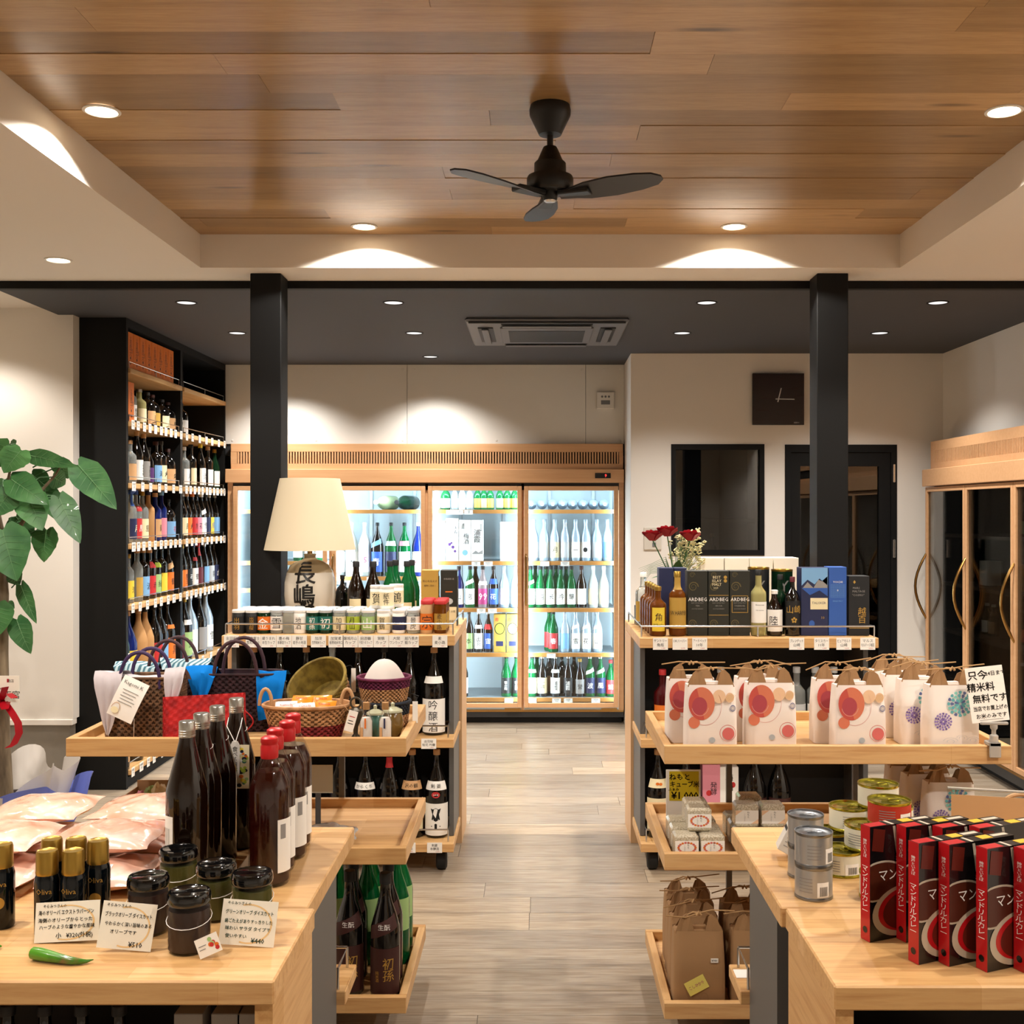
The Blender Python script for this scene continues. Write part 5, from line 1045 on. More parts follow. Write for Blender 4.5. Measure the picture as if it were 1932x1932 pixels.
# oval basket with snack packets
ob_ = thing('oval_basket', 'oval red and tan basket with two cane handles full of snacks', 'basket', (px(577, 3.22), 3.235, TL))
mb = MB('wv_dkred'); woven_body(mb, .097, .064, .098, .28, 150, 14, .0022, 70, 2.3, True, ((0, .45, 'wv_dkred'), (.45, .8, 'wv_tan'), (.8, 1.01, 'wv_tan'))); obj('body', mb, ob_)
obj('rim', MB('wv_tan').tube(rim_tube(.097, .064, .098, 0, .28, 2.3), .0055, 7, closed=True), ob_)
for sx in (-1, 1): obj('handle', MB('cane').tube([(sx * .118 + .018 * cos(pi * i / 10) * sx * -1 * 1.0, -.006 + 0, .095 + .048 * sin(pi * i / 10)) for i in range(11)], .0052, 8), ob_)
mat('snack_orange', '#e28a25', .3, coat=.4); mat('snack_white', '#ece4dc', .3, coat=.4)
def packet(parent_xyz, rot, mcol, label, tx):
    def fn(u, v): return ((u - .5) * .062, (v - .5) * .045, .009 * sin(pi * u) * sin(pi * v) ** .6)
    mb = MB(mcol).grid(fn, 9, 9).grid(lambda u, v: (fn(u, v)[0], fn(u, v)[1], -fn(u, v)[2]), 9, 9); mb.mat('l_red').text(tx, .011, lambda a, b: (a, b, .0098), 0, .006, wmax=.05)
    o = tag(obj('snack_packet', mb, None, parent_xyz, rot), label, 'snack', 'snack packets in the oval basket'); return o
for k, (dx, dy, dz, rx, rz, mc) in enumerate(((-.055, -.02, .09, .9, .2, 'snack_white'), (-.02, .025, .102, .7, -.1, 'snack_orange'), (.035, .03, .1, .8, .1, 'snack_orange'), (.055, -.015, .092, .85, -.15, 'snack_orange'), (0, -.03, .088, .8, .35, 'snack_white'))): packet((px(577, 3.22) + dx, 3.235 + dy, TL + dz), (rx, 0, rz), mc, ('white' if mc == 'snack_white' else 'orange') + ' foil snack packet with red lettering in the oval basket', 'Kameda')
mat('inner_fill', '#7a5333', .9)
ft = thing('string_tag', 'small white paper tag on string hanging from the oval basket', 'tag', (px(665, 3.19), 3.165, TL)); tg = MB('paper'); tg.T = Matrix.Translation((0, 0, .062)) @ Matrix.Rotation(radians(16), 4, 'Y'); tg.box(-.013, .013, -.001, 0, -.03, .03); tg.mat('l_red').box(-.008, .008, -.0015, -.0011, .012, .014).mat('ink').box(-.008, .006, -.0015, -.0011, .0, .002).box(-.008, .008, -.0015, -.0011, -.008, -.006); obj('card', tg, ft); obj('string', MB('cane').tube([(-.006, 0, .09), (-.02, .004, .105), (-.034, .01, .11)], .0008, 4), ft)
# round baskets
def round_basket(x, y, z, r, h, label, bands, flare=.2, rim='wv_olive', tilt=None, p=2.0):
    t = thing('round_basket', label, 'basket', (x, y, z)); mb = MB(bands[0][2]); woven_body(mb, r, r, h, flare, 140, 12, .002, 66, p, True, bands)
    mb2 = MB(rim).tube(rim_tube(r, r, h, 0, flare, p), .005, 7, closed=True)
    obj('body', mb, t); obj('rim', mb2, t)
    if tilt: t.rotation_euler = tilt
    return t
xo = px(624, 3.45); round_basket(xo - .012, 3.475, TL + .071, .075, .085, 'olive green round basket tipped towards the aisle', ((0, .55, 'wv_tan'), (.55, 1.01, 'wv_olive')), .28, 'wv_olive', (radians(38), radians(-24), 0))
xr = px(731, 3.4); nb_ = round_basket(px(727, 3.42), 3.43, TL, .066, .075, 'navy and tan round basket under the purple rimmed one', ((0, .5, 'wv_tan'), (.5, 1.01, 'wv_navy')), .12, 'wv_navy')
round_basket(px(724, 3.42), 3.43, TL + .078, .068, .07, 'purple rimmed tan basket with a white cloth heaped inside', ((0, .55, 'wv_tan'), (.55, 1.01, 'wv_purple')), .18, 'wv_purple')
def heap(u, v): a = 2 * pi * u; r_ = .066 * v; return (r_ * cos(a) * (1 + .05 * sin(3 * a)), r_ * sin(a), .075 * (1 - v ** 2.2) + .006 * sin(4 * a + 1) * v)
solo('folded_cloth', MB('cloth_linen').grid(heap, 40, 12, closed_u=True), 'white cloth heaped in the purple rimmed basket', 'cloth', (px(724, 3.42), 3.43, TL + .128))
tg2 = thing('string_tag', 'white swing tag tied to the stacked round baskets', 'tag', (px(786, 3.4), 3.36, TL)); obj('card', MB('paper').box(-.008, .008, -.0012, 0, .02, .085), tg2); obj('string', MB('ink').tube([(0, 0, .085), (.01, .005, .1), (-.03, .03, .11)], .0008, 4), tg2)
tg3 = thing('string_tag', 'white swing tag hanging behind the olive basket', 'tag', (px(667, 3.5), 3.5, TL)); obj('card', MB('paper').box(-.007, .007, -.0012, 0, .09, .165), tg3); obj('string', MB('ink').tube([(0, 0, .165), (-.01, .0, .175), (-.03, -.01, .17)], .0008, 4), tg3)
# salt vials and little jars
mat('salt', '#e9e6e0', .6); mat('cork', '#b48a5a', .8); mat('glaze_teal', '#3f6f66', .2, coat=.5); mat('glaze_amber', '#6b5326', .2, coat=.5); mat('glaze_pale', '#a9a88c', .25, coat=.4); mat('bronze', '#4c4436', .45, .6)
for xp, rib in ((691, 'l_orange'), (727, 'l_navy')):
    t = thing('salt_vial', 'tiny glass salt vial with ' + ('an orange' if rib == 'l_orange' else 'a navy') + ' paper strip on its neck', 'vial', (px(xp, 3.175), 3.175, TL))
    t.scale = (1.15, 1.15, 1.42); obj('salt', MB('salt').lathe([(0, .002), (.0145, .002), (.0145, .042), (.010, .05), (0, .05)], 18), t); obj('glass', MB('bottle_glass').lathe([(0, 0), (.0165, 0), (.0165, .045), (.009, .058), (.009, .066), (.0125, .072), (.0125, .086)], 18), t); obj('stopper', MB('cork').lathe([(0, .066), (.0085, .066), (.0085, .08), (0, .08)], 12), t); obj('strip', MB(rib).box(-.002, .002, -.0172, -.0166, .03, .05).mat('l_tan').box(-.012, -.006, -.0155, -.0150, .012, .032), t)
def pot(xp, Y, label, body, lid, r, h, loop=False):
    t = thing('ceramic_pot', label, 'pot', (px(xp, Y), Y, TL)); obj('body', MB(body).lathe([(0, 0), (r * .7, 0), (r * .95, h * .25), (r, h * .5), (r * .85, h * .8), (r * .78, h * .82), (0, h * .82)], 22), t); obj('lid', MB(lid).lathe([(r * .95, h * .8), (r * .9, h * .86), (r * .4, h * .95), (r * .16, h * .97), (r * .2, h * 1.08), (0, h * 1.12)], 22), t)
pot(708, 3.24, 'teal glazed little jar with pale lid behind the salt vials', 'glaze_teal', 'glaze_pale', .028, .086); pot(741, 3.27, 'amber glazed little jar with pale green lid', 'glaze_amber', 'glaze_pale', .031, .088)
t = thing('hand_bell', 'dark bronze bell with a ring handle beside the salt vials', 'bell', (px(671, 3.21), 3.21, TL)); t.scale = (1.25, 1.25, 1.25); obj('bell', MB('bronze').lathe([(0, 0), (.009, 0), (.011, .006), (.005, .014), (.006, .03), (.016, .055), (.018, .068), (.006, .074), (0, .074)], 20), t); obj('ring', MB('bronze').tube([(.012 * cos(2 * pi * i / 14), 0, .085 + .012 * sin(2 * pi * i / 14)) for i in range(14)], .0025, 6, closed=True), t)

# ---------------------------------------------------------------- left middle and bottom tray
TM = LT[1] - .0264; TBm = LT[2] - .0264
pc = thing('notice_card', 'grey printed card on a clip at the pine middle tray', 'card', (px(600, 3.3), 3.3, TM)); m_ = mat('paper_grey', '#cfcdbb', .8); obj('card', MB('paper_grey').box(px(588, 3.3) - px(600, 3.3), px(628, 3.3) - px(600, 3.3), -.0012, 0, pz(1496, 3.3) - TM, pz(1443, 3.3) - TM), pc); obj('clip', MB('grey_metal').box(-.008, .008, .0003, .003, 0, pz(1490, 3.3) - TM).box(-.02, .02, -.012, .012, 0, .004), pc)
mat('foil_clear', '#b9b3ac', .12, .35); mat('foil_dark', '#26241f', .3)
def pillow(name, label, cat, loc, w_, d_, h_, m, rot=0, seed=0, crump=.12, group=None, prt=None, rx=0, edge=.012):
    rr = random.Random(seed); ph = [rr.uniform(0, 6.3) for _ in range(8)]
    def fn(u, v, s):
        e = (abs(sin(pi * u)) ** .55) * (abs(sin(pi * v)) ** .42); c_ = crump * (sin(u * 11 + ph[0] + 4 * v) * sin(v * 9 + ph[1]) + .6 * sin(u * 23 + ph[2]) * sin(v * 17 + ph[3]))
        z = h_ * (.5 + s * .5 * e * (1 + c_)) if s > 0 else h_ * (.5 - .5 * e)
        return ((u - .5) * w_ * (1 - .04 * sin(pi * v * 3 + ph[4])), (v - .5) * d_ * (1 - .04 * sin(pi * u * 3 + ph[5])), z)
    mb = MB(m).grid(lambda u, v: fn(u, v, 1), 30, 22).grid(lambda u, v: fn(1 - u, v, -1), 30, 22)
    o = tag(obj(name, mb, None, loc, (rx, 0, rot)), label, cat, group)
    if prt: obj('label', prt(fn), o)
    return o
pillow('plastic_packet', 'crinkled clear plastic packet on the pine middle tray', 'packet', (px(610, 3.25), 3.25, TM), .19, .13, .045, 'foil_clear', .1, 3, .3)
cb = thing('candy_box', 'open cardboard box holding a clear bag of sweets', 'box', (px(292, 3.48), 3.48, TM), 0); w2 = .075
mat('cardboard', '#b08a63', .85); obj('carton', MB('cardboard').box(-w2, w2, -.06, .06, 0, .004).box(-w2, w2, -.06, -.057, .004, .05).box(-w2, w2, .057, .06, .004, .11).box(-w2, -w2 + .003, -.057, .057, .004, .09).box(w2 - .003, w2, -.057, .057, .004, .09), cb)
for k in range(3): pillow('candy_bag', ('pink', 'green', 'pale yellow', 'clear')[k] + ' sweets in a clear bag in the cardboard box', 'sweets', (px(292, 3.48) - .04 + .028 * k, 3.47 + .012 * (k % 2), TM + .045 + .012 * (k % 3)), .045, .05, .045, ('l_pink', 'l_green', 'l_cream', 'foil_clear')[k], .3 * k, 20 + k, .3)
pillow('dark_pouch', 'dark foil pouch lying in the pine middle tray', 'pouch', (px(300, 3.24), 3.24, TM), .2, .12, .05, 'foil_dark', .15, 31, .25)
def hs(xp, Y, first, lab): 
    o = bottle(px(xp, Y), Y, TBm, 'in left bottom tray', 'sake', 'black', BLK, 'brown', V(('初孫', .27, .35, .05, True), ('純米酒', .085, -.45, -.1, True)), 'gold_ink', H=.345, Rr=.042, neck=('brown/', .53, .64), wide=1.3, lz=(.04, .42), desc=lab)
    obj('neck_writing', MB('white_ink').text('生酛', .018, cyl(.0425), .002, .205, vertical=False), o); return o
for k, (xp, Y) in enumerate(((727, 3.18), (660, 3.2), (733, 3.29), (667, 3.31))): hs(xp, Y, k, 'black bottle with brown label and gold brush characters')
for k, (xp, Y) in enumerate(((693, 3.42), (747, 3.42), (638, 3.43), (754, 3.53), (700, 3.53))): bottle(px(xp, Y), Y, TBm, 'at the back of left bottom tray', 'sake', 'green', BLK, 'green', None, H=.345, Rr=.042, wide=1.3, lz=(.3, .58), desc='bright green bottle', group='green bottles in the left bottom tray')

# ================================================================ goods on the left tables
ZTB = .7206; ZFT = .7216
def darkbottle(xp, Y, tagged=False, lab=''):
    t = thing('seasoning_bottle', lab, 'bottle', (px(xp, Y), Y, ZTB), 0)
    H, r = .345, .0432
    obj('glass', MB('g_brown').lathe([(0, 0), (r * .92, 0), (r, .006), (r, .19), (r * .97, .205), (r * .72, .245), (.021, .285), (.0165, .305), (.0155, .335), (0, .335)], 26), t)
    obj('screw_cap', MB('silver').lathe([(.0168, .312), (.0172, .316), (.0166, .3165), (.0172, .321), (.0166, .3215), (.0172, .326), (.0166, .3265), (.0168, H - .002), (.0155, H), (0, H)], 22), t)
    lb = MB('paper').grid(lambda u, v: ((r + .0005) * cos(-pi / 2 - 1.15 + u * .75), (r + .0005) * sin(-pi / 2 - 1.15 + u * .75), .02 + .135 * v), 7, 2); lb.mat('l_grey')
    for i in range(4): lb.grid(lambda u, v, i=i: ((r + .001) * cos(-pi / 2 - 1.05 + i * .13 + u * .03), (r + .001) * sin(-pi / 2 - 1.05 + i * .13 + u * .03), .04 + .09 * v), 2, 2)
    obj('label', lb, t)
    if tagged: obj('neck_string', MB('white_ink').tube([(.024 * cos(2 * pi * i / 16), .024 * sin(2 * pi * i / 16), .272 + .006 * sin(2 * pi * i / 16)) for i in range(16)], .0012, 5, closed=True), t)
    return t
for k, (xp, Y) in enumerate(((353, 2.325), (380, 2.415), (410, 2.507), (446, 2.61))): db_ = darkbottle(xp, Y, k > 0, ('brown seasoning bottle without a neck string, nearest the olive jars', 'brown seasoning bottle with neck string, second in its row', 'brown seasoning bottle with neck string, third in its row', 'brown seasoning bottle carrying the oval swing tag')[k])
nt_ = MB('paper'); nt_.prism([(-.0005, .178), (-.0005, .245), (.004, .254), (.016, .254), (.0205, .245), (.0205, .178), (.016, .17), (.004, .17)], -.0486, -.0478); nt_.mat('ink').text('食べる日本酒', .0125, front(-.0491), .010, .207, vertical=True); nt_.T = None
obj('swing_tag', nt_, db_); obj('tag_cord', MB('white_ink').tube([(.01, -.047, .25), (-.014, -.03, .285), (-.016, -.008, .30), (0, .017, .303), (.016, -.008, .30), (.018, -.03, .285), (.01, -.047, .25)], .001, 5), db_)
pv = MB('l_cream').box(-.002, .042, -.0474, -.0462, .145, .245)
for k in range(60): pv.mat(R.choice(('l_green', 'l_lime', 'l_yellow', 'l_cream', 'l_orange', 'l_dark', 'l_navy', 'l_white', 'l_teal'))); cx_, cz_, r_ = R.uniform(.004, .036), R.uniform(.152, .238), R.uniform(.003, .006); pv.poly([(cx_ + r_ * cos(a * pi / 4), -.0475 - k * .000004, cz_ + r_ * .8 * sin(a * pi / 4)) for a in range(8)])
obj('picture_tag', pv, db_)
mat('liquid_red', '#2e0805', .08); mat('red_cap', '#b01418', .35)
for k, (x_, Y) in enumerate(((-.563, 2.352), (-.572, 2.441), (-.5655, 2.530), (-.572, 2.619))):
    t = thing('vinegar_bottle', 'clear bottle of dark red liquid with red wax cap, ' + ('first', 'second', 'third', 'fourth')[k] + ' from the jars', 'bottle', (x_, Y, ZTB)); r = .0435
    obj('liquid', MB('liquid_red').lathe([(0, .006), (r * .93, .008), (r * .93, .195), (r * .88, .21), (r * .62, .236), (0, .236)], 26), t)
    obj('glass', MB('bottle_glass').lathe([(0, 0), (r * .9, 0), (r, .008), (r, .195), (r * .95, .212), (r * .7, .238), (.02, .258), (.0165, .268), (.0165, .29)], 26), t)
    obj('wax_cap', MB('red_cap').lathe([(.0178, .262), (.0185, .266), (.0185, .287), (.0168, .29), (.0168, .293), (.0185, .296), (.018, .304), (.012, .308), (0, .308)], 22), t)
    obj('label', MB('paper').grid(lambda u, v: ((r + .0006) * cos(-.95 + u * .95), (r + .0006) * sin(-.95 + u * .95), .03 + .11 * v), 7, 2).mat('l_grey').grid(lambda u, v: ((r + .001) * cos(-.8 + u * .3), (r + .001) * sin(-.8 + u * .3), .1 + .03 * v), 4, 2), t)
# small olive oil bottles
mat('oil_glass', '#04090d', .08)
for k, (xp, Y) in enumerate(((4, 2.10), (89, 2.06), (138, 2.062), (98, 2.135), (144, 2.137), (185, 2.125))):
    ds = ('small dark oil bottle with gold cap standing apart by the pepper end', 'small dark oil bottle with gold cap right behind the price card', 'small dark oil bottle with gold cap beside the card corner', 'small dark oil bottle with gold cap in the second row', 'small dark oil bottle with gold cap in the second row', 'small dark oil bottle with gold cap next to the salt bags')[k]
    t = thing('oil_bottle', ds, 'bottle', (px(xp, Y), Y, ZFT), rot_(), 'small gold capped oil bottles'); r = .0225
    obj('glass', MB('oil_glass').lathe([(0, 0), (r * .93, 0), (r, .004), (r, .10), (r * .93, .108), (.0185, .114), (.0185, .12), (0, .12)], 22), t)
    obj('cap', MB('gold_foil').lathe([(.0195, .112), (.0205, .116), (.0198, .12), (.0195, .15), (.018, .155), (.016, .1535), (0, .1535)], 22), t)
    lb = MB('gold_ink').text('Oliva', .014, cyl(r + .0004), 0, .085).text('●', .03, cyl(r + .0004), 0, .05); obj('print', lb, t)
# olive jars
mat('jar_black', '#2a1614', .4); mat('jar_green', '#4a4a1c', .4); mat('lid_black', '#060708', .1, coat=.6)
def jar(xp, Y, z, fill, lab):
    t = thing('olive_jar', lab, 'jar', (px(xp, Y), Y, z), rot_()); r = .038
    def fn(u, v): a = 2 * pi * u; q = r * .93 + .0012 * sin(a * 17 + v * 30) * sin(v * 23 + a * 5); return (q * cos(a), q * sin(a), .005 + .07 * v)
    mb = MB(fill).grid(fn, 60, 14, closed_u=True); mb.poly([(r * .93 * cos(2 * pi * i / 30), r * .93 * sin(2 * pi * i / 30), .075) for i in range(30)]); obj('contents', mb, t)
    obj('glass', MB('acrylic').lathe([(0, 0), (r * .92, 0), (r, .006), (r, .07), (r * .93, .082), (r * .88, .088)], 28), t)
    obj('lid', MB('lid_black').lathe([(r * .96, .084), (r * 1.0, .086), (r * 1.02, .09), (r * 1.0, .1), (r * .93, .1045), (r * .8, .105), (r * .75, .1035), (0, .1035)], 30), t)
    obj('tie_string', MB('white_ink').tube([(.0392 * cos(2 * pi * i / 20), .0392 * sin(2 * pi * i / 20), .066 - .018 * (1 - sin(2 * pi * i / 20)) / 2) for i in range(20)], .0007, 4, closed=True), t)
    return t
jar(357, 1.99, ZFT, 'jar_black', 'jar of chopped black olives with hanging picture tag'); jar(280, 2.075, ZFT, 'jar_black', 'jar of chopped black olives behind the tan price card'); jar(337, 2.245, ZTB, 'jar_green', 'jar of green olives at the back beside the brown bottle'); jar(408, 2.15, ZFT, 'jar_green', 'jar of green olives between the other jars'); jar(476, 2.095, ZFT, 'jar_green', 'jar of green olives behind the green written card')
# handwritten cards
mat('card_ring', '#e2bd84', .8)
def hcard(x0, y0, x1, y1, Y, lab, lines, ink_, tilt, lean=-14, ring=True):
    a, b = px(x0, Y), px(x1, Y); w_, h_ = b - a, (pz(y0, Y) - pz(y1, Y)) / cos(radians(lean)); t = thing('price_card', lab, 'card', ((a + b) / 2, Y, ZFT), 0)
    mb = MB('card'); mb.T = Matrix.Translation((0, 0, abs(sin(radians(tilt))) * w_ / 2 + .0005)) @ Matrix.Rotation(radians(tilt), 4, 'Y') @ Matrix.Rotation(radians(lean), 4, 'X'); mb.box(-w_ / 2, w_ / 2, 0, .001, 0, h_)
    if ring: mb.mat('card_ring'); mb.add([(w_ * .43 * cos(t_ * pi / 20) * q, -.0003, h_ * .48 + h_ * .44 * sin(t_ * pi / 20) * q) for t_ in range(-12, 13) for q in (1, .93)], [(2 * i, 2 * i + 1, 2 * i + 3, 2 * i + 2) for i in range(24)])
    mb.mat(ink_)
    for s_, sz, u_, v_ in lines: mb.text(s_, h_ * sz, front(-.0006), w_ * u_, h_ * v_, wmax=w_ * .86, bold=.012)
    obj('card', mb, t)
    pr = MB('card'); pr.box(-.006, .006, .012, .034, 0, .001); obj('prop', pr, t)
    return t
hcard(64, 1680, 186, 1750, 2.015, 'handwritten card priced 320 yen before the oil bottles', (('そらみつさんの', .09, -.2, .9), ('海のオリーバ エクストラバージン', .13, -.02, .74), ('海側のオリーブからとった', .12, -.03, .55), ('ハーブのような爽やかな風味', .12, -.0, .38), ('小   ¥320(外税)', .15, .12, .15)), 'ink', -3)
hcard(181, 1710, 284, 1792, 1.975, 'handwritten card priced 510 yen before the black olives', (('そらみつさんの', .08, -.2, .92), ('ブラックオリーブ ダイスカット', .11, .0, .73), ('やわらかく深い旨味のある', .10, .02, .53), ('オリーブです', .10, -.05, .37), ('¥510', .15, .2, .12)), 'ink', 5)
hcard(411, 1713, 516, 1792, 1.995, 'green handwritten card priced 440 yen before green olives', (('そらみつさんの', .08, -.2, .92), ('グリーンオリーブ ダイスカット', .11, .0, .73), ('歯ごたえがありすっきりした', .10, .0, .53), ('味わい サラダ タイプで', .10, .0, .37), ('使いやすい', .10, -.2, .2), ('¥440', .15, .2, .12)), 'green_ink', 4)
sc = thing('picture_tag', 'small tag with a red pepper picture hanging on front jar', 'tag', (px(393, 1.945), 1.945, ZFT)); mb = MB('paper'); mb.T = Matrix.Translation((0, 0, .024)) @ Matrix.Rotation(radians(-24), 4, 'Y') @ Matrix.Rotation(radians(-10), 4, 'X'); mb.box(-.021, .021, -.0008, 0, -.0165, .0165); mb.mat('l_red')
for k in range(7): mb.mat(('l_red', 'l_orange', 'l_green')[k % 3]); cx_, cz_ = R.uniform(.004, .016), R.uniform(-.01, .01); mb.poly([(cx_ + .004 * cos(a * pi / 4), -.0011 - k * 1e-5, cz_ + .004 * sin(a * pi / 4)) for a in range(8)])
mb.mat('l_grey').box(-.017, -.003, -.0012, -.0009, .002, .0035).box(-.017, -.006, -.0012, -.0009, -.004, -.0025); obj('card', mb, sc)
# chilli pepper
mat('chilli', '#3f7a1c', .25, coat=.4); mat('chilli_dry', '#7a5a3c', .7)
m = MATS['chilli']; nz = N(m, 'ShaderNodeTexNoise', Scale=22.0); L(m, mapping(m), nz.inputs['Vector']); L(m, ramp(m, nz.outputs[0], [(.45, '#4b8a20'), (.62, '#3c6f1c'), (.72, '#77503a')]), bsdf(m).inputs['Base Color'])
cp = thing('chilli_pepper', 'curled green chilli pepper lying on the front table edge', 'pepper', (px(120, 1.94), 1.94, ZFT)); pts = [(-.057, .006, .0105), (-.054, .004, .011), (-.04, -.002, .0115), (-.02, -.008, .010), (0, -.014, .0085), (.02, -.019, .007), (.036, -.018, .0052), (.046, -.014, .004), (.055, -.008, .0045)]
obj('flesh', MB('chilli').tube(pts, [.004, .0105, .011, .0098, .008, .0068, .005, .003, .0008], 12), cp); obj('stalk', MB('chilli').tube([(-.057, .006, .0105), (-.061, .009, .0125)], [.0035, .002], 8), cp)
pp = solo('chilli_tip', MB('chilli').tube([(-.02, 0, .005), (-.006, 0, .006), (.004, .002, .004)], [.006, .005, .0012], 10), 'tip of another green chilli at the frame edge of table', 'pepper', (px(-2, 1.99), 1.99, ZFT))
# pink salt bags
m = mat('salt_bag', '#dfa78c', .22, coat=.7, spec=.6); nz = N(m, 'ShaderNodeTexNoise', Scale=9.0, Detail=4); L(m, mapping(m), nz.inputs['Vector']); L(m, ramp(m, nz.outputs[0], [(.32, '#d79a7c'), (.55, '#e6b8a2'), (.72, '#f0dcd4')]), bsdf(m).inputs['Base Color']); n2 = N(m, 'ShaderNodeTexNoise', Scale=30.0, Detail=2); L(m, mapping(m), n2.inputs['Vector']); bump(m, n2.outputs[0], .35, .006)
def sbl(fn): return MB('paper').grid(lambda u, v: tuple(Vector(fn(.35 + .3 * u, .12 + .2 * v, 1)) + Vector((0, 0, .0012))), 6, 5)
for k, (x_, Y, z_, rz) in enumerate(((-.91, 2.345, 0, .06), (-1.145, 2.345, 0, -.05), (-.91, 2.585, 0, -.05), (-1.15, 2.585, 0, .05), (-.93, 2.43, .0505, .08), (-1.165, 2.42, .0505, -.05), (-.93, 2.66, .0505, -.04), (-1.17, 2.66, .0505, .03))):
    pillow('salt_bag', 'clear bag of pink rock salt ' + ('under the pile', 'under the pile', 'under the rear of the pile', 'under the rear of the pile', 'on top of the pile, nearest the oil bottles', 'on top of the pile, nearest the oil bottles', 'at the rear top of the pile', 'at the rear top of the pile')[k], 'bag', (x_, Y, ZTB + z_), .213, .205, .05, 'salt_bag', rz, 50 + k, .16, 'pink salt bags', sbl if k in (0, 1) else None)
# bottles in the dark below the front table
for k, xp in enumerate((15, 85, 155, 225)): bottle(px(xp, 1.98), 1.98, .4255, 'on the low shelf under the front table', 'stubby', 'black', BLK, None, H=.2, group='bottles under the front table', name='oil_bottle')
for k, xp in enumerate((360, 430, 478)): carton(px(xp, 1.96), 1.97, .4255, .05, .05, .2, 'grey pouch box on the low shelf under the front table', 'l_grey', group='grey boxes under the front table')
# ================================================================ rice bags on the right stand
mat('rice_paper', '#e6dcd4', .75); mat('kraft', '#9a7650', .8); mat('kraft_dark', '#8a6843', .8); mat('twine', '#b08c60', .8)
for n_, c_ in (('wc_red', '#bf5045'), ('wc_crim', '#a8434c'), ('wc_orange', '#cf7557'), ('wc_peach', '#e6c09c'), ('wc_rose', '#c96663'), ('wc_line', '#d8a6a0'), ('wc_gold', '#c9a24e'), ('wc_blue', '#5c6796'), ('wc_grey', '#a9b0b4'), ('wc_teal', '#5fa7b0'), ('wc_teal2', '#7fc3ba'), ('wc_violet', '#6a5596'), ('wc_violet2', '#8f7ab8'), ('wc_swirl', '#a7b3bd')): mat(n_, c_, .75)
def ell(mb, cx, cz, rx, rz, y, n=22, m=None):
    if m: mb.mat(m)
    return mb.poly([(cx + rx * cos(2 * pi * i / n), y, cz + rz * sin(2 * pi * i / n)) for i in range(n)])
def ring(mb, cx, cz, rx, rz, y, t, m, a0=0, a1=2 * pi, n=28):
    mb.mat(m); vs = []
    for i in range(n + 1):
        a = a0 + (a1 - a0) * i / n
        for q in (1, 1 - t / rx): vs.append((cx + rx * q * cos(a), y, cz + rz * q * sin(a)))
    return mb.add(vs, [(2 * i, 2 * i + 1, 2 * i + 3, 2 * i + 2) for i in range(n)])
def petals(mb, cx, cz, r, y, cols, s=1):
    k = 0
    for n, r0, r1, w_ in ((11, .08, .47, .13), (13, .46, .76, .17), (16, .74, 1.0, .18)):
        for i in range(n):
            a = 2 * pi * (i + .5 * (k % 2)) / n; mb.mat(cols[(i * 7 + k) % len(cols)]); c, s_ = cos(a), sin(a); pts = []
            for t in range(8):
                b = 2 * pi * t / 8; u = (r0 + r1) / 2 + (r1 - r0) / 2 * cos(b); v = w_ * sin(b) * (.7 + .3 * cos(b)); pts.append((cx + r * (u * c - v * s_), y, cz + r * (u * s_ + v * c)))
            mb.poly(pts)
        k += 1
def bag_body(mb, w_, d_, h_, puff=.1):
    def fn(u, v):
        x_, y_ = rrect(u, w_ / 2 * (1 - .06 * v * v), d_ / 2 * (1 + puff * sin(pi * v)) * (1 - .35 * max(0, v - .55) / .45), 7); return (x_, y_, h_ * v)
    mb.grid(fn, 64, 10, closed_u=True); mb.poly([rrect(i / 40, w_ / 2 * .99, d_ / 2 * .99, 7) + (.0008,) for i in range(40)]); mb.poly([rrect(i / 40, w_ / 2 * .93, d_ / 2 * .6, 7) + (h_ * .995,) for i in range(40)]); return mb
def kraft_top(mb, w_, z, hh, y0, lean, dip=.25, seed=0):
    rr = random.Random(seed); q = w_ / 2 * .94; e = rr.uniform(-.05, .05)
    pl_ = [(-q, z), (-q * .78, z + hh * .75), (-q * (.5 + e), z + hh), (-q * .36, z + hh * .8), (-q * .2, z + hh * dip), (q * .28, z + hh * dip), (q * .42, z + hh * .85), (q * (.55 + e), z + hh * .98), (q * .8, z + hh * .7), (q, z)]
    n = len(pl_); vs = []
    for th in (0, .0025):
        vs += [(a, y0 + lean * (b - z) + th - .010 * abs(sin(i * 1.7)) * (b - z) / hh, b) for i, (a, b) in enumerate(pl_)] + [(a, y0 + th, z - .002) for a, b in pl_]
    f0 = [(n + i, n + i + 1, i + 1, i) for i in range(n - 1)]
    return mb.add(vs, f0 + [tuple(q_ + 2 * n for q_ in reversed(f)) for f in f0] + [(i, i + 1, 2 * n + i + 1, 2 * n + i) for i in range(n - 1)])
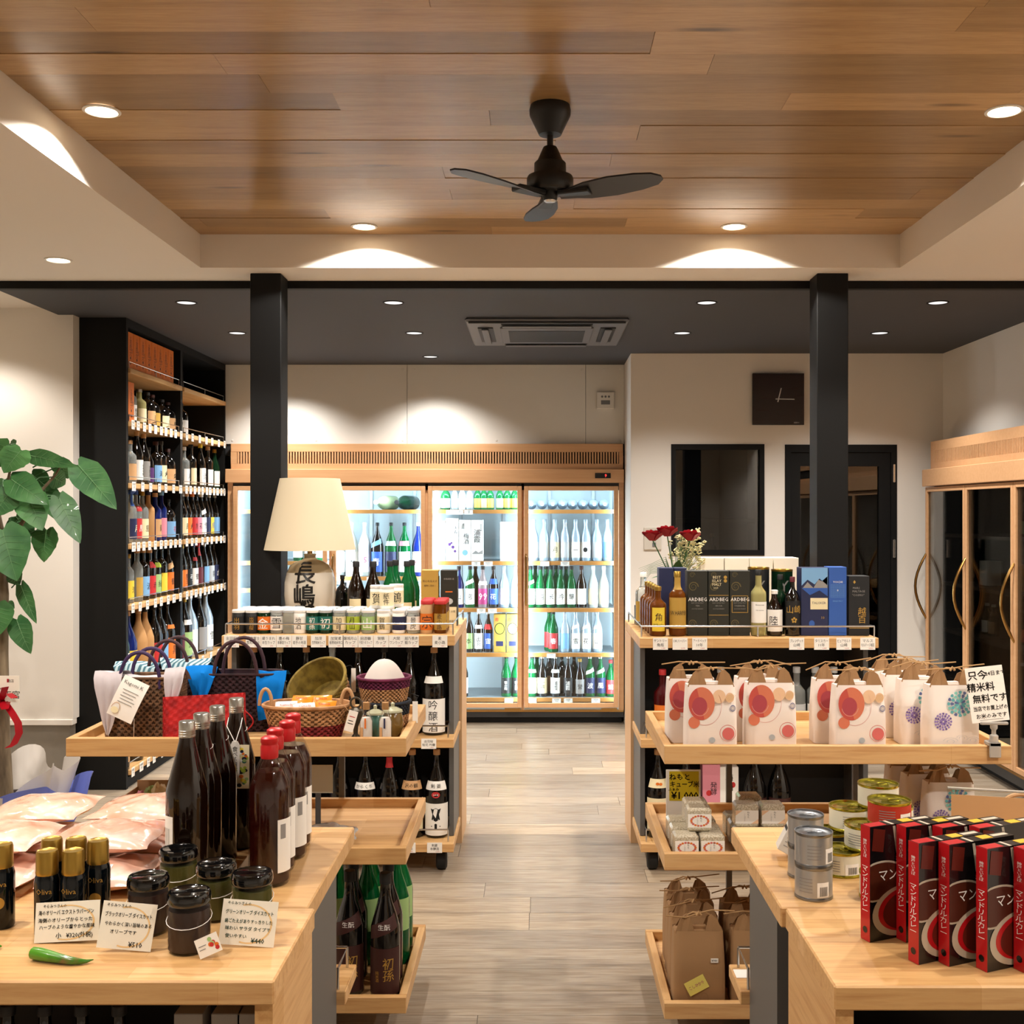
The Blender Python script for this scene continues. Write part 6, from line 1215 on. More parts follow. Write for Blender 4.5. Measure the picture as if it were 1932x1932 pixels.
def rice_print_red(w_, h_, y):
    mb = MB('wc_red'); W = w_ / 2; mb.T = Matrix.Translation((0, 0, .02)); h_ -= .02
    ring(mb, -W * .28, h_ * .66, W * .66, h_ * .33, y, .0012, 'wc_line', -2.6, .6)
    ell(mb, -W * .42, h_ * .70, W * .52, h_ * .28, y - .0003, 30, 'wc_orange'); mb.mat('wc_red'); mb.poly([(-W * .42 + W * .52 * cos(a), y - .0005, h_ * .70 + h_ * .28 * sin(a)) for a in [pi * .62 + pi * .95 * i / 18 for i in range(19)]])
    ell(mb, -W * .5, h_ * .66, W * .3, h_ * .15, y - .0007, 24, 'wc_crim'); ring(mb, -W * .48, h_ * .66, W * .34, h_ * .17, y - .0008, .001, 'wc_line', -2.9, -.2)
    ell(mb, -W * .72, h_ * .38, W * .23, h_ * .1, y - .0003, 22, 'wc_orange')
    ell(mb, W * .28, h_ * .82, W * .25, h_ * .115, y, 24, 'wc_peach'); ell(mb, W * .70, h_ * .8, W * .17, h_ * .085, y, 20, 'wc_peach')
    for i in range(-3, 4): mb.mat('wc_gold').poly([(W * .70 + i * .0035 - .006, y - .0004, h_ * .8 - .011 + abs(i) * .001), (W * .70 + i * .0035 - .0052, y - .0004, h_ * .8 - .011 + abs(i) * .001), (W * .70 + i * .0035 + .0062, y - .0004, h_ * .8 + .011 - abs(i) * .001), (W * .70 + i * .0035 + .0054, y - .0004, h_ * .8 + .011 - abs(i) * .001)])
    ell(mb, W * .82, h_ * .62, W * .11, h_ * .055, y, 18, 'wc_blue'); petals(mb, W * .82, h_ * .62, W * .1, y - .0003, ('rice_paper',))
    ring(mb, W * .62, h_ * .2, W * .32, h_ * .14, y, .0012, 'wc_rose'); ell(mb, W * .64, h_ * .19, W * .24, h_ * .105, y - .0003, 24, 'wc_rose')
    ell(mb, 0, h_ * .08, W * .12, h_ * .05, y, 18, 'wc_grey'); return mb
def rice_print_blue(w_, h_, y):
    mb = MB('wc_teal'); W = w_ / 2; mb.T = Matrix.Translation((0, 0, .02)); h_ -= .02
    petals(mb, W * .18, h_ * .70, W * .52, y, ('wc_teal', 'wc_teal2', 'wc_teal', 'wc_blue')); petals(mb, -W * .5, h_ * .40, W * .36, y, ('wc_violet', 'wc_violet2', 'wc_violet2'))
    for cx, cz, r_ in ((-W * .2, h_ * .04, W * .3), (W * .25, h_ * .1, W * .22), (W * .7, h_ * .06, W * .26)): ring(mb, cx, cz + .004, r_, r_ * .5, y, .0009, 'wc_swirl', .1, 3.0); ring(mb, cx, cz + .004, r_ * .5, r_ * .25, y, .0009, 'wc_swirl', -1, 3.6)
    return mb
TR0 = RT[0] - .0264
_rb = {}
def rice_bag(x, Y, z, kind, label, w_=.146, d_=.085, h_=.186, rot=0.0, seed=0, group=None):
    t = thing('rice_bag', label, 'rice bag', (x, Y, z), rot, group)
    key = (kind, w_, d_, h_)
    if key not in _rb:
        pm = 'rice_paper' if kind != 'kraft' else 'kraft'
        body = bag_body(MB(pm), w_, d_, h_, .06 if kind != 'kraft' else .12).mesh('body')
        pr = None
        if kind == 'red': pr = rice_print_red(w_ * .97, h_, -d_ / 2 * 1.075).mesh('print')
        if kind == 'blue': pr = rice_print_blue(w_ * .97, h_, -d_ / 2 * 1.075).mesh('print')
        _rb[key] = (body, pr)
    body, pr = _rb[key]; b_o = link('paper_body', body, t)
    if pr: link('print', pr, b_o)
    hh = .048 if kind != 'kraft' else .05
    obj('folded_top', kraft_top(MB('kraft'), w_ * .96, h_ - .004, hh, -d_ * .3, .25, .10, seed), t); obj('folded_top', kraft_top(MB('kraft_dark'), w_ * .9, h_ - .004, hh * .8, d_ * .22, -.2, .05, seed + 5), t)
    obj('inner_band', MB('rice_paper' if kind != 'kraft' else 'kraft').box(-w_ * .12, w_ * .16, -d_ * .1, d_ * .1, h_ - .002, h_ + hh * .14), t)
    rr = random.Random(seed); e1 = rr.uniform(.03, .07); e2 = rr.uniform(.02, .06); zz = h_ + hh * .92; yy = -d_ * .12
    tw_ = MB('twine').tube([(-w_ * .27, yy, zz - .01), (-w_ * .1, yy - .006, zz + .004), (0, yy - .008, zz + .002), (w_ * .12, yy - .006, zz + .004), (w_ * .28, yy, zz - .01)], .0022, 6, flat=.5)
    tw_.tube([(.002, yy - .008, zz + .002), (-w_ * .25, yy - .012, zz + .01 * rr.uniform(-1, 1)), (-w_ * .5 - e1 * .4, yy - .015, zz - .016 * rr.uniform(-.2, 1.2))], [.002, .002, .0017], 6, flat=.5).tube([(0, yy - .008, zz + .002), (w_ * .25, yy - .01, zz + .012 * rr.uniform(-.6, 1)), (w_ * .5 + e2 * .5, yy - .012, zz + .018 * rr.uniform(-.6, 1.1))], [.002, .002, .0017], 6, flat=.5)
    tw_.tube([(-.006, yy - .01, zz - .004), (0, yy - .012, zz + .006), (.007, yy - .01, zz - .003)], .0035, 7); obj('twine_tie', tw_, t)
    return t
for k, (xp, Y, rz) in enumerate(((1339, 3.19, .0), (1302, 3.31, .0), (1451, 3.23, -.02), (1430, 3.335, .02), (1617, 3.185, .02), (1577, 3.30, .0))):
    rice_bag(px(xp, Y), Y, TR0, 'red', 'white rice bag printed with red and orange circles, ' + ('front one of the aisle pair', 'rear one of the aisle pair', 'front one of the middle pair', 'rear one of the middle pair', 'beside the blue flower bags', 'rear one near the blue flower bags')[k], rot=rz, seed=k)
for k, (xp, Y, rz) in enumerate(((1791, 3.185, .03), (1738, 3.285, .0), (1706, 3.385, .0), (1683, 3.485, .02))):
    rice_bag(px(xp, Y), Y, TR0, 'blue', 'white rice bag printed with teal and violet flowers, ' + ('first in its row beside the sign', 'second in its row', 'third in its row', 'last in its row')[k], rot=rz, seed=10 + k)
# clip sign
cs = thing('clip_sign', 'handwritten white rice sign in a clear clip stand on tray edge', 'sign', (px(1874, 3.10), 3.096, RT[0]))
mat('clip_clear', '#d8d4cc', .15, trans=.5)
obj('clip_foot', MB('clip_clear').box(-.016, .016, -.012, -.006, -.03, .012, .002).box(-.016, .016, -.012, .03, .0005, .012, .002), cs); obj('clip_joint', MB('clip_clear').lathe([(0, .012), (.012, .012), (.012, .03), (.006, .034), (.006, .045), (.01, .05), (.01, .06), (0, .062)], 14, 0, 0), cs)
obj('clip_bar', MB('clip_clear').box(-.038, .038, -.008, .006, .06, .068, .002), cs)
sg_ = MB('paper'); sg_.T = Matrix.Translation((-.008, 0, .068)) @ Matrix.Rotation(radians(-6), 4, 'Y') @ Matrix.Rotation(radians(-6), 4, 'X'); sg_.box(-.052, .052, -.001, 0, 0, .152)
sg_.mat('brush_ink')
for s_, sz, u_, v_ in (('只今', .027, -.02, .13), ('24日まで', .014, .03, .132), ('精米料', .026, -.015, .097), ('無料です', .025, .006, .065), ('当店でお買上げの', .0145, .004, .038), ('お米のみです', .0145, .004, .017)): sg_.text(s_, sz, front(-.0014), u_, v_, wmax=.094, bold=.022)
sg_.mat('l_grey').box(-.03, .035, -.0016, -.0012, .0055, .0068); obj('sign_card', sg_, cs)
# middle tray: rice cubes and yellow sign
TR1 = RT[1] - .0264; TR2 = RT[2] - .0264
m = mat('rice_cube', '#cfc6b0', .3, coat=.5); nz = N(m, 'ShaderNodeTexVoronoi', Scale=220.0); L(m, mapping(m), nz.inputs['Vector']); L(m, ramp(m, nz.outputs['Distance'], [(.2, '#d9d0bc'), (.7, '#b3a88f')]), bsdf(m).inputs['Base Color']); bump(m, nz.outputs['Distance'], .4, .004)
cube = MB('rice_cube').box(-.034, .034, -.03, .03, 0, .066, .006).mesh('rice_cube')
def cube_label(kind):
    mb = MB('paper').box(-.033, .033, -.0308, -.0302, .012, .05)
    if kind == 'o':
        for i in range(18): a = 2 * pi * i / 18; mb.mat(('l_orange', 'wc_orange', 'wc_rose')[i % 3]); cx_, cz_ = .024 * cos(a), .031 + .014 * sin(a); mb.poly([(cx_ + .0038 * cos(b * pi / 4), -.0311, cz_ + .003 * sin(b * pi / 4)) for b in range(8)])
    else: mb.mat('wc_peach').poly([(-.033, -.031, .035), (-.033, -.031, .05), (-.012, -.031, .05)]).poly([(.033, -.031, .012), (.033, -.031, .026), (.012, -.031, .012)])
    mb.mat('ink').text('ねもと', .007, front(-.0312), .004, .038, vertical=True).mat('l_grey').text('こしひかり', .005, front(-.0312), -.006, .03, vertical=True); return mb.mesh('label')
clab = {'o': cube_label('o'), 'p': cube_label('p')}
def rcube(xp, Y, lv, kind, where):
    o = tag(link('rice_cube', cube, None, (px(xp, Y), Y, TR1 + lv * .067), (0, 0, R.uniform(-.04, .04))), 'vacuum packed rice block with ' + ('orange flower ring' if kind == 'o' else 'pale pink corner') + ' label ' + where, 'rice block', 'vacuum packed rice blocks ' + where); link('label', clab[kind], o)
for Y in (3.17, 3.25, 3.33):
    for xp in (1293, 1342): rcube(1013 + (xp - 1013) * 3.17 / Y, Y, 0, 'o', 'in the lower aisle layer')
for Y in (3.2, 3.28): rcube(1013 + (1318 - 1013) * 3.2 / Y, Y, 1, 'o', 'on top of the aisle layer')
for Y in (3.22, 3.30, 3.38):
    for xp in (1406, 1457): rcube(1013 + (xp - 1013) * 3.22 / Y, Y, 0, 'p', 'in the lower layer near the cans')
for xp, Y in ((1406, 3.24), (1455, 3.24), (1412, 3.34)): rcube(xp, Y, 1, 'p', 'in the upper layer near the cans')
ys_ = thing('price_sign', 'yellow handwritten price sign on a white board for rice blocks', 'sign', (px(1291, 3.40), 3.42, TR1)); w0, w1 = px(1258, 3.4) - px(1291, 3.4), px(1324, 3.4) - px(1291, 3.4); zt_ = pz(1455, 3.4) - TR1
obj('board', MB('paper').box(w0, w1, 0, .003, 0, zt_, .001), ys_); mat('sign_yellow', '#cdb417', .75)
ym = MB('sign_yellow').box(w0 + .01, w1 - .006, -.0008, -.0002, zt_ - .095, zt_ - .005); ym.mat('brush_ink')
for s_, sz, u_, v_ in (('ねもと', .022, -.012, -.022), ('キューブ米', .020, .004, -.044), ('ふぁみ', .011, -.03, -.06), ('¥1,000', .03, .004, -.08)): ym.text(s_, sz, front(-.0012), u_, zt_ + v_, wmax=.088, bold=.022)
obj('notice', ym, ys_)
for k, (xp, Y) in enumerate(((1788, 3.285), (1745, 3.39), (1714, 3.495))): rice_bag(px(xp, Y), Y, TR1, 'blue', 'white rice bag with teal flower on the middle tray, ' + ('foremost', 'second', 'rear', 'far end')[k], rot=.1 * (k % 2), seed=30 + k)
# bottom tray: plain kraft bags
for k, (xp, Y, rz) in enumerate(((1316, 3.185, .0), (1308, 3.29, .01), (1302, 3.392, .0), (1296, 3.494, .0), (1424, 3.19, -.02), (1412, 3.30, .01), (1402, 3.41, .0))):
    t = rice_bag(px(xp, Y), Y, TR2, 'kraft', 'plain brown kraft rice bag ' + ('with a yellow sticker, foremost by the aisle', 'second in the aisle row', 'third in the aisle row', 'last in the aisle row', 'with white sheet before it, second row', 'middle of the inner row', 'rear of the inner row')[k], .148, .09, .205, rz, 40 + k)
    if k == 0:
        sk_ = MB('l_cream'); sk_.T = Matrix.Translation((-.01, -.0508, .062)) @ Matrix.Rotation(radians(-28), 4, 'Y'); mat('sticker_yellow', '#d8cc6a', .7); sk_.mat('sticker_yellow').box(-.03, .03, -.0006, 0, -.02, .02); sk_.mat('l_magenta').text('こしひかり', .012, front(-.001), 0, 0, wmax=.045); obj('sticker', sk_, t)
        obj('price_sticker', MB('paper').box(.03, .051, -.0515, -.0505, .125, .137).mat('ink').text('¥980', .008, front(-.0519), .04, .131), t)
        obj('stamp', ring(MB('kraft_dark'), .012, .025, .011, .016, -.0512, .001, 'kraft_dark'), t)
ls_ = thing('paper_sheet', 'white printed sheet lying on the table rail shelf', 'sheet', (px(1408, 2.75), 2.735, .3675)); obj('sheet', MB('paper').box(-.03, .05, -.02, .03, .0, .0008), ls_)

# ================================================================ goods on the right tables
mat('can_gold', '#a8a03a', .22, .95); mat('can_label', '#ddd8c2', .6); mat('can_red', '#b3301c', .5); mat('tin_side', '#b4b7ba', .34, .7)
def tin(x, Y, z, lab, side, lid, r, h, prints=True, group=None, tall=False):
    key = ('tin', side, lid, r, h, prints)
    if key not in _bm:
        b = MB(lid).lathe([(0, .0005), (r * .94, .0005), (r, .0), (r, .004), (r * .975, .006)], 30).mat(side).lathe([(r * .975, .005), (r * .975, h - .005)], 30).mat(lid).lathe([(r * .975, h - .006), (r, h - .004), (r, h), (r * .95, h), (r * .93, h - .004), (r * .6, h - .0035), (r * .58, h - .004), (0, h - .004)], 30).mesh('tin')
        tb = MB(lid).tube([(r * .2 + .3 * r * cos(2 * pi * i / 12), .18 * r * sin(2 * pi * i / 12), h - .0022) for i in range(12)], .0011, 5, closed=True).box(-r * .35, r * .0, -.002, .002, h - .0034, h - .0018).mesh('pull_tab')
        pr = None
        if prints:
            q = MB('paper').grid(lambda u, v: (r * .982 * cos(-pi / 2 + .25 + u * .7), r * .982 * sin(-pi / 2 + .25 + u * .7), h * (.12 + .45 * v)), 6, 2); q.mat('ink')
            for i in range(13): q.grid(lambda u, v, i=i: (r * .988 * cos(-pi / 2 + .4 + i * .035 + u * (.012 if i % 3 else .022)), r * .988 * sin(-pi / 2 + .4 + i * .035 + u * (.012 if i % 3 else .022)), h * (.16 + .28 * v)), 2, 2)
            q.mat('l_grey')
            for j in range(5): q.grid(lambda u, v, j=j: (r * .984 * cos(-pi / 2 - .75 + u * .75), r * .984 * sin(-pi / 2 - .75 + u * .75), h * (.25 + .1 * j) + .0015 * v), 6, 2)
            pr = q.mesh('print')
        _bm[key] = (b, tb, pr)
    b, tb, pr = _bm[key]; o = tag(link('tin_can', b, None, (x, Y, z), (0, 0, R.uniform(-.5, .2))), lab, 'can', group); link('pull_tab', tb, o)
    if pr: link('print', pr, o)
    return o
for xp, Y, nm in ((1535, 2.27, 'front'), (1520, 2.40, 'rear')):
    for lv in (0, 1): tin(px(xp, Y), Y, ZTB + lv * .0665, 'plain silver tin can, ' + ('upper' if lv else 'lower') + ' one of the ' + nm + ' pair', 'tin_side', 'tin', .0385, .066)
h3 = .0525
lev = [(.66, 2.42, 0, 'c'), (.765, 2.425, 0, 'd'), (.86, 2.43, 0, 'c'), (.955, 2.43, 0, 'c'), (.672, 2.56, 0, 'k'), (.767, 2.56, 0, 'c'), (.862, 2.56, 0, 'c'), (.714, 2.425, 1, 'c'), (.812, 2.43, 1, 'c'), (.908, 2.435, 1, 'c'), (.72, 2.575, 1, 'c'), (.82, 2.575, 1, 'c'), (.765, 2.425, 2, 'r'), (.785, 2.57, 2, 'c'), (.70, 2.262, 0, 'c')]
for x_, Y, lv, k in lev:
    side = {'c': 'can_label', 'd': 'can_label', 'k': 'l_dark', 'r': 'can_red'}[k]
    lab = {'r': 'red labelled food can with gold lid on top of the stack', 'k': 'black labelled food can with gold lid at the stack base'}.get(k) or 'cream labelled food can with gold lid, ' + ('bottom layer' if lv == 0 else 'middle layer' if lv == 1 else 'alone on top behind the red one') + (' of the stack' if lv < 2 else '')
    if (x_, lv) == (.70, 0): lab = 'single cream labelled can hidden beside the first curry box'
    tin(x_, Y, ZTB + lv * h3, lab, side, 'can_gold', .0465, .052, True, 'food cans stacked on the table')
# leaning white box
wb_ = thing('medicine_box', 'small white carton with barcode leaning against silver cans', 'box', (px(1497, 2.52), 2.52, ZTB)); mb = MB('white_plastic'); mb.T = Matrix.Translation((0, 0, .041)) @ Matrix.Rotation(radians(28), 4, 'Y') @ Matrix.Rotation(radians(-10), 4, 'Z'); mb.box(-.026, .026, -.03, .03, -.032, .032, .001); mb.mat('ink').box(-.0262, -.026, -.028, .03, .012, .02)
for i in range(14): mb.box(-.008 + i * .002, -.007 + i * .002, .0, .018, .0321, .0323)
for i in range(4): mb.mat('l_grey').box(-.018, .016 - .006 * (i % 2), -.0304, -.0301, -.018 + i * .009, -.0165 + i * .009)
mb.T = mb.T; obj('carton', mb, wb_)
# red curry boxes
mat('curry_red', '#b3141c', .3, coat=.3); mat('curry_dark', '#120d0e', .25, coat=.4); mat('curry_sauce', '#4a1f12', .3); mat('curry_sauce2', '#5c1d14', .3); mat('bowl_rim', '#b8ab98', .4); mat('curry_yellow', '#d2a017', .4)
CW, CD, CH = .15, .0245, .208
cbody = MB('curry_dark').box(.0002, CW, 0, CD, 0, CH).mat('curry_red').box(-.0003, .0002, 0, CD, 0, CH)
sp = MB('white_ink'); fs_ = lambda u, v: (-.0008, CD / 2 - u, v)
for s_, z0_, sz in (('神戸といえば', .168, .0105), ('マンドリルカレー', .095, .0165)):
    vs_, ff, wh = text2d(s_, 1, 1.0, True); k_ = sz; sp.add([fs_(a * k_ * (1 if sz < .012 else 1.1), z0_ + b * k_ * .72 * (1 if sz > .012 else .8)) for a, b in vs_], ff)
sp.mat('curry_dark').add([fs_(.006 * cos(t * pi / 10), .02 + .006 * sin(t * pi / 10)) for t in range(20)], [tuple(range(20))])
fp_ = MB('bowl_rim')
def cell(cx, cz, rx, rz, m_, e, rot=0.0, clip=True):
    pts = []
    for i in range(40):
        a = 2 * pi * i / 40; u, v = rx * cos(a), rz * sin(a); pts.append((min(max(cx + u * cos(rot) - v * sin(rot), .0005), CW - .0005), -.0005 - e, min(max(cz + u * sin(rot) + v * cos(rot), .001), CH - .001)))
    fp_.mat(m_); fp_.poly(pts)
cell(.02, .108, .062, .036, 'bowl_rim', 0, .12); cell(.02, .108, .058, .0325, 'curry_sauce', .0003, .12)
cell(.075, .05, .07, .046, 'bowl_rim', .0004, .1); cell(.08, .052, .062, .039, 'curry_red', .0006, .1); cell(.085, .05, .056, .035, 'curry_sauce2', .0008, .1)
fp_.mat('white_ink').text('マンドリル', .024, front(-.0016), .075, .118, wmax=.11).text('MANDRILL', .007, front(-.0016), .09, .098).text('神戸', .012, front(-.0016), .07, .145)
fp_.mat('curry_sauce2').poly([(.004, -.0007, .165), (.03, -.0007, .16), (.035, -.0007, .2), (.008, -.0007, .205)]).mat('bowl_rim').poly([(.052, -.0007, .205), (.058, -.0007, .205), (.066, -.0007, .165), (.06, -.0007, .155)])
tp_ = MB('curry_red').box(.002, .04, .002, CD - .002, CH, CH + .0004).mat('bowl_rim').box(.05, .056, .0, CD, CH, CH + .0005).mat('curry_yellow').box(.08, .105, .004, CD - .003, CH, CH + .0005).mat('bowl_rim').prism([(.11, CH), (.145, CH), (.145, CH + .0005), (.11, CH + .0005)], .008, .018)
cbody = cbody.merge(sp).merge(fp_).merge(tp_).mesh('curry_box')
th_ = radians(24)
for k, (x_, Y, nm) in enumerate(((.602, 2.02, 'first of the rear row'), (.667, 2.019, 'second of the rear row'), (.731, 2.014, 'third of the rear row'), (.797, 2.012, 'last of the rear row'), (.656, 1.92, 'first of the front row'), (.7056, 1.912, 'second of the front row'), (.761, 1.888, 'third of the front row'), (.824, 1.884, 'fourth of the front row'))):
    z_ = ZFT
    o = tag(link('curry_box', cbody, None, (x_, Y, z_), (0, 0, th_ + R.uniform(-.02, .02))), 'red and black curry box with soup bowl picture, ' + nm, 'box')
# acrylic holder
ah = thing('acrylic_holder', 'clear acrylic leaflet holder behind the curry boxes', 'holder', (px(1862, 2.32), 2.32, ZTB), radians(-14))
obj('back_sheet', MB('acrylic').box(-.075, .10, .02, .0225, 0, pz(1495, 2.32) - ZTB), ah); obj('front_sheet', MB('acrylic').box(-.075, .10, -.02, -.0175, 0, .085), ah); obj('foot_sheet', MB('acrylic').box(-.075, .10, -.0175, .02, 0, .0025), ah); obj('top_edge', MB('clip_clear').tube([(-.075, .021, pz(1495, 2.32) - ZTB), (.10, .021, pz(1495, 2.32) - ZTB)], .003, 6), ah)
obj('leaflet', MB('l_tan').box(-.068, .093, .0155, .0165, .003, pz(1495, 2.32) - ZTB - .012), ah)
wr1 = thing('wicker_basket', 'wicker basket handle beside the acrylic holder', 'basket', (px(1948, 2.55), 2.55, ZTB)); mb = MB('wv_tan'); woven_body(mb, .07, .06, .09, .15, 100, 10, .002, 50, 2.3); obj('body', mb, wr1); obj('handle', MB('cane').tube(handle_pts(-.075, .02, 0, .085, .05), .005, 8), wr1)
# dark items on the low shelf of the right front table
for k, xp in enumerate((1660, 1740, 1830)): pillow('paper_pouch', 'brown paper pouch on the low shelf under the curry table', 'pouch', (px(xp, 1.99), 1.99, .4255), .07, .2, .13, 'kraft', 0, 70 + k, .2, 'pouches under the curry table')
# ================================================================ potted tree with gift wrapping at the left
YP = 4.5; XP = px(12, YP)
pt = thing('potted_tree', 'heart leaved potted tree wrapped in white and blue paper', 'plant', (XP, YP, 0))
m = mat('tree_leaf', '#2f6b34', .38, coat=.15); nz = N(m, 'ShaderNodeTexNoise', Scale=14.0, Detail=4); L(m, mapping(m), nz.inputs['Vector']); oi = N(m, 'ShaderNodeObjectInfo')
L(m, mixc(m, .5, ramp(m, oi.outputs['Random'], [(0, '#2a5a32'), (.5, '#376f3b'), (1, '#4b8043')]), ramp(m, nz.outputs[0], [(.35, '#244e2a'), (.7, '#57884e')])), bsdf(m).inputs['Base Color'])
mat('leaf_vein', '#5f8a58', .5); m = mat('bark', '#6b5a45', .85); nz = N(m, 'ShaderNodeTexNoise', Scale=30.0, Detail=4); L(m, mapping(m, (1, 1, .2)), nz.inputs['Vector']); L(m, ramp(m, nz.outputs[0], [(.3, '#4a3c2c'), (.7, '#85745c')]), bsdf(m).inputs['Base Color'])
def P(xp, yp, dy=0): return Vector((px(xp, YP + dy) - XP, dy, pz(yp, YP + dy)))
obj('trunk', MB('bark').tube([(0, 0, .30), P(8, 1380), P(6, 1230), P(8, 1120), P(0, 1000), P(-20, 900)], [.03, .022, .020, .018, .016, .011], 10), pt)
obj('branch', MB('bark').tube([P(4, 1150), P(-20, 1080), P(-40, 980), P(-60, 880)], [.014, .011, .008, .005], 8), pt)
obj('branch', MB('bark').tube([P(4, 1030), P(40, 990), P(75, 930), P(105, 895), P(120, 870)], [.012, .009, .007, .005, .003], 8), pt)
obj('branch', MB('bark').tube([P(-5, 960), P(15, 910), P(22, 870)], [.01, .007, .004], 8), pt)
def leaf(base, tip, wpx, dy=0.0, dyt=0.0, face=(0, -1, .35), bend=.18, vein=True, fold=.1):
    b, t = P(*base, dy), P(*tip, dyt); d = t - b; ln = d.length; wd = wpx * YP / F / 2
    mb = MB('tree_leaf'); leafmesh(mb, b, d, ln, wd, bend, face, fold, True, 12, .06)
    o = obj('leaf', mb, pt)
    dn = d.normalized(); up = Vector(face); sd = dn.cross(up).normalized(); up = sd.cross(dn).normalized(); vb = MB('leaf_vein')
    ctr = [b + dn * (ln * q / 8) - up * (bend * ln * (q / 8) ** 2) + up * .0015 for q in range(9)]
    vb.tube(ctr, [.0018 - .00016 * q for q in range(9)], 4)
    for q in (1, 2, 3, 4, 5):
        for s_ in (-1, 1):
            w = wd * sin(pi * (q / 8 * .92 + .25) ** .62) ** .8 * .85; e = ctr[q] + sd * (s_ * w) + dn * (ln * .13) + up * (fold * w); vb.tube([ctr[q], (ctr[q] + e) / 2 + up * .001, e], [.0007, .0006, .0003], 4)
    obj('vein', vb, o)
    return o
def petiole(a, b, dy0=0, dy1=0): obj('petiole', MB('stem_green').tube([P(*a, dy0), (P(*a, dy0) + P(*b, dy1)) / 2 + Vector((0, -.01, .012)), P(*b, dy1)], .0028, 6), pt)
leaves = [((148, 878), (217, 955), 62, .0, -.12), ((112, 868), (128, 905), 40, .05, .1), ((58, 860), (130, 873), 34, 0, -.1), ((22, 905), (82, 945), 56, -.08, -.14), ((52, 932), (78, 998), 62, -.05, -.12), ((112, 940), (150, 1022), 48, -.05, -.1), ((100, 900), (126, 915), 40, .05, .1), ((60, 895), (95, 925), 44, .06, .1), ((88, 1000), (78, 1060), 54, .0, -.02), ((5, 1000), (28, 1092), 88, -.12, -.18), ((40, 850), (5, 890), 62, -.05, -.1), ((18, 840), (-20, 880), 56, 0, 0), ((18, 930), (-15, 975), 60, -.08, -.12), ((30, 975), (60, 1010), 50, .05, .05), ((98, 935), (118, 985), 46, .05, .02), ((40, 1105), (65, 1175), 30, 0, -.05), ((32, 1170), (53, 1232), 44, -.03, -.06), ((-5, 1140), (-5, 1200), 60, -.08, -.1), ((20, 1075), (35, 1105), 36, 0, 0), ((14, 1138), (27, 1148), 18, 0, 0), ((85, 920), (90, 965), 50, .06, .06), ((45, 985), (20, 1030), 56, .05, .0), ((30, 838), (12, 852), 26, .0, .05), ((-20, 920), (-60, 980), 60, 0, 0), ((-30, 860), (-70, 900), 60, 0, 0), ((-40, 1000), (-70, 1060), 60, 0, -.1), ((10, 905), (20, 945), 46, .08, .06)]
for k, (b0, t0, w0_, d0, d1_) in enumerate(leaves):
    leaf(b0, t0, w0_, d0, d1_, (R.uniform(-.25, .25), -1, R.uniform(.2, .7)), R.uniform(.05, .22))
    petiole((min(max(b0[0] * .55, -20), 95), b0[1] + 14 if b0[1] < 1050 else b0[1] + 4), b0, 0, d0)
# pot, wrapping paper, ribbon, card
mat('pot_dark', '#3a302a', .6); mat('wrap_white', '#cfc8c0', .7); mat('wrap_blue', '#6a78c9', .55, alpha=1.0); mat('ribbon_red', '#a80f1f', .3); mat('soil', '#2a1d14', .9)
obj('pot', MB('pot_dark').lathe([(0, .0), (.13, .0), (.17, .32), (.18, .34), (.165, .34), (.15, .3), (0, .3)], 28), pt)
def skirt(r0, r1, z0, z1, waves, amp, ph):
    def fn(u, v): a = 2 * pi * u; r_ = r0 + (r1 - r0) * v + amp * v * sin(waves * a + ph); return (r_ * cos(a), r_ * sin(a), z0 + (z1 - z0) * v + .05 * v * sin(waves * a * .5 + ph))
    return fn
obj('white_wrap', MB('wrap_white').grid(skirt(.155, .25, .10, .46, 9, .035, .3), 90, 8, closed_u=True), pt); obj('blue_wrap', MB('wrap_blue').grid(skirt(.162, .30, .03, .40, 7, .045, 1.4), 80, 8, closed_u=True), pt)
rbm = MB('ribbon_red')
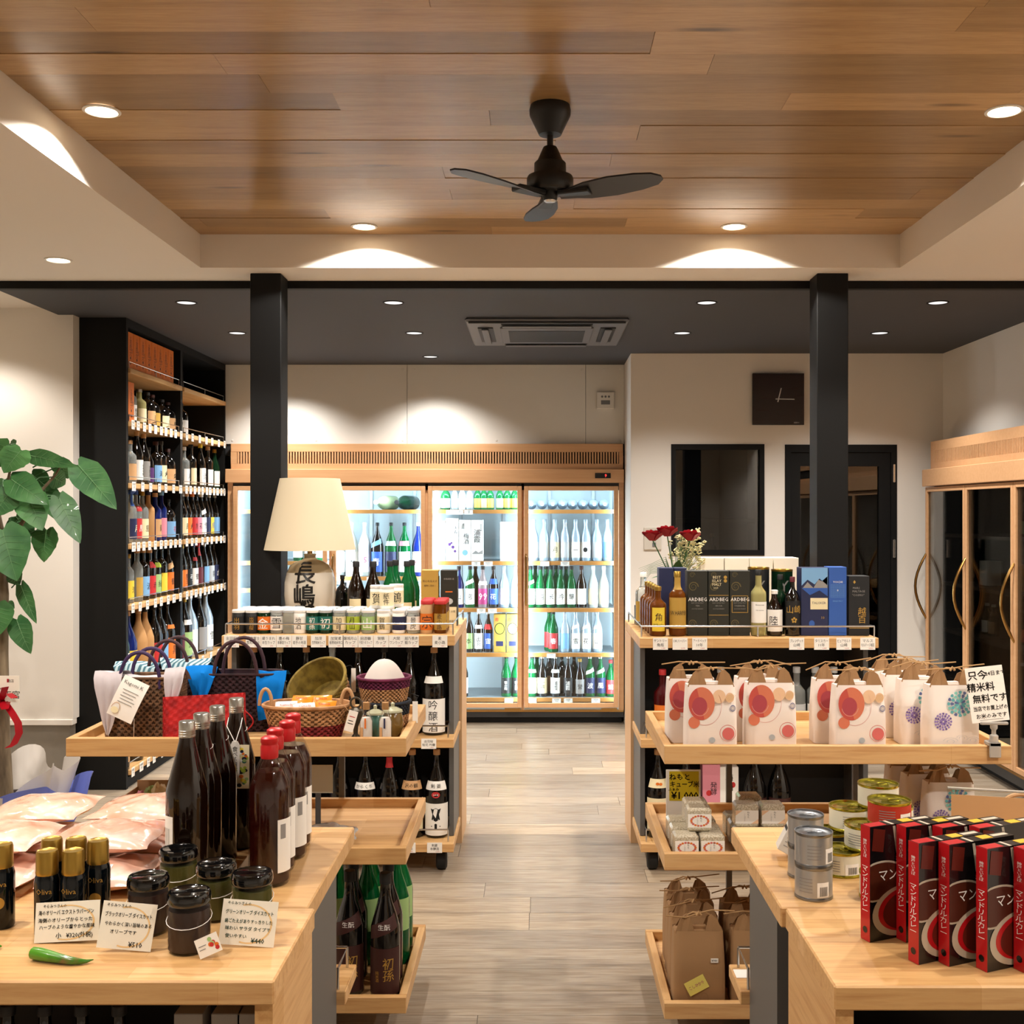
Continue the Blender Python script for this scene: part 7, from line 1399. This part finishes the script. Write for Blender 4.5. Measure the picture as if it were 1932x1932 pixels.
def strip(pts, w_, n=8):
    vs = []
    for p in pts: vs += [(p[0] - w_ / 2, p[1], p[2]), (p[0] + w_ / 2, p[1], p[2] + w_ * .15)]
    rbm.add([tuple(q) for q in vs], [(2 * i, 2 * i + 1, 2 * i + 3, 2 * i + 2) for i in range(len(pts) - 1)], True)
def rel(xp, yp, dy): v_ = P(xp, yp, dy); return (v_.x, v_.y, v_.z)
strip([rel(8, 1325, -.1), rel(22, 1345, -.13), rel(34, 1365, -.14), rel(36, 1385, -.13), rel(26, 1405, -.12), rel(15, 1412, -.12)], .03)
for k in range(5): a = k * 1.25; strip([rel(2, 1322, -.11), rel(2 + 26 * cos(a), 1318 - 22 * sin(a), -.15), rel(2 + 16 * cos(a + .5), 1316 - 14 * sin(a + .5), -.11)], .028)
obj('ribbon', rbm, pt)
cd_ = MB('card'); a_, b2 = rel(-30, 1275, -.09), rel(36, 1325, -.09); cd_.T = None; cd_.box(a_[0], b2[0], -.09, -.088, b2[2], a_[2]); cd_.mat('ink').text('天宮', .034, front(-.0905), (a_[0] + b2[0]) / 2 + .04, b2[2] + .03).text('酒店', .014, front(-.0905), (a_[0] + b2[0]) / 2 + .035, a_[2] - .02).mat('red_ink').box(b2[0] - .048, b2[0] - .04, -.0905, -.0902, a_[2] - .026, a_[2] - .012); obj('name_card', cd_, pt)
# wine rack faintly visible behind the dark window
wk = thing('wine_shelf', 'dark wooden wine shelf in the store room behind the window', 'shelf', (0, 0, 0))
obj('board', MB('dark_shelf').box(.8, 1.6, 8.2, 8.5, 1.42, 1.45), wk); obj('board', MB('dark_shelf').box(.8, 1.6, 8.2, 8.5, 1.02, 1.05), wk); obj('upright', MB('dark_shelf').box(.77, .80, 8.2, 8.5, 0, 2.0), wk); obj('upright', MB('dark_shelf').box(1.6, 1.63, 8.2, 8.5, 0, 2.0), wk); obj('upright', MB('dark_shelf').box(1.18, 1.2, 8.21, 8.5, 0, 1.02).box(1.18, 1.2, 8.21, 8.5, 1.05, 1.42), wk) if False else None
for k, x_ in enumerate((.98, 1.1, 1.3)): bottle(x_, 8.3, 1.05, 'on the store room shelf behind the window', 'bordeaux', 'black', 'gold_foil', ('cream', 'tan', 'white')[k], name='wine_bottle', desc='wine bottle with ' + ('cream', 'tan', 'white')[k] + ' label')
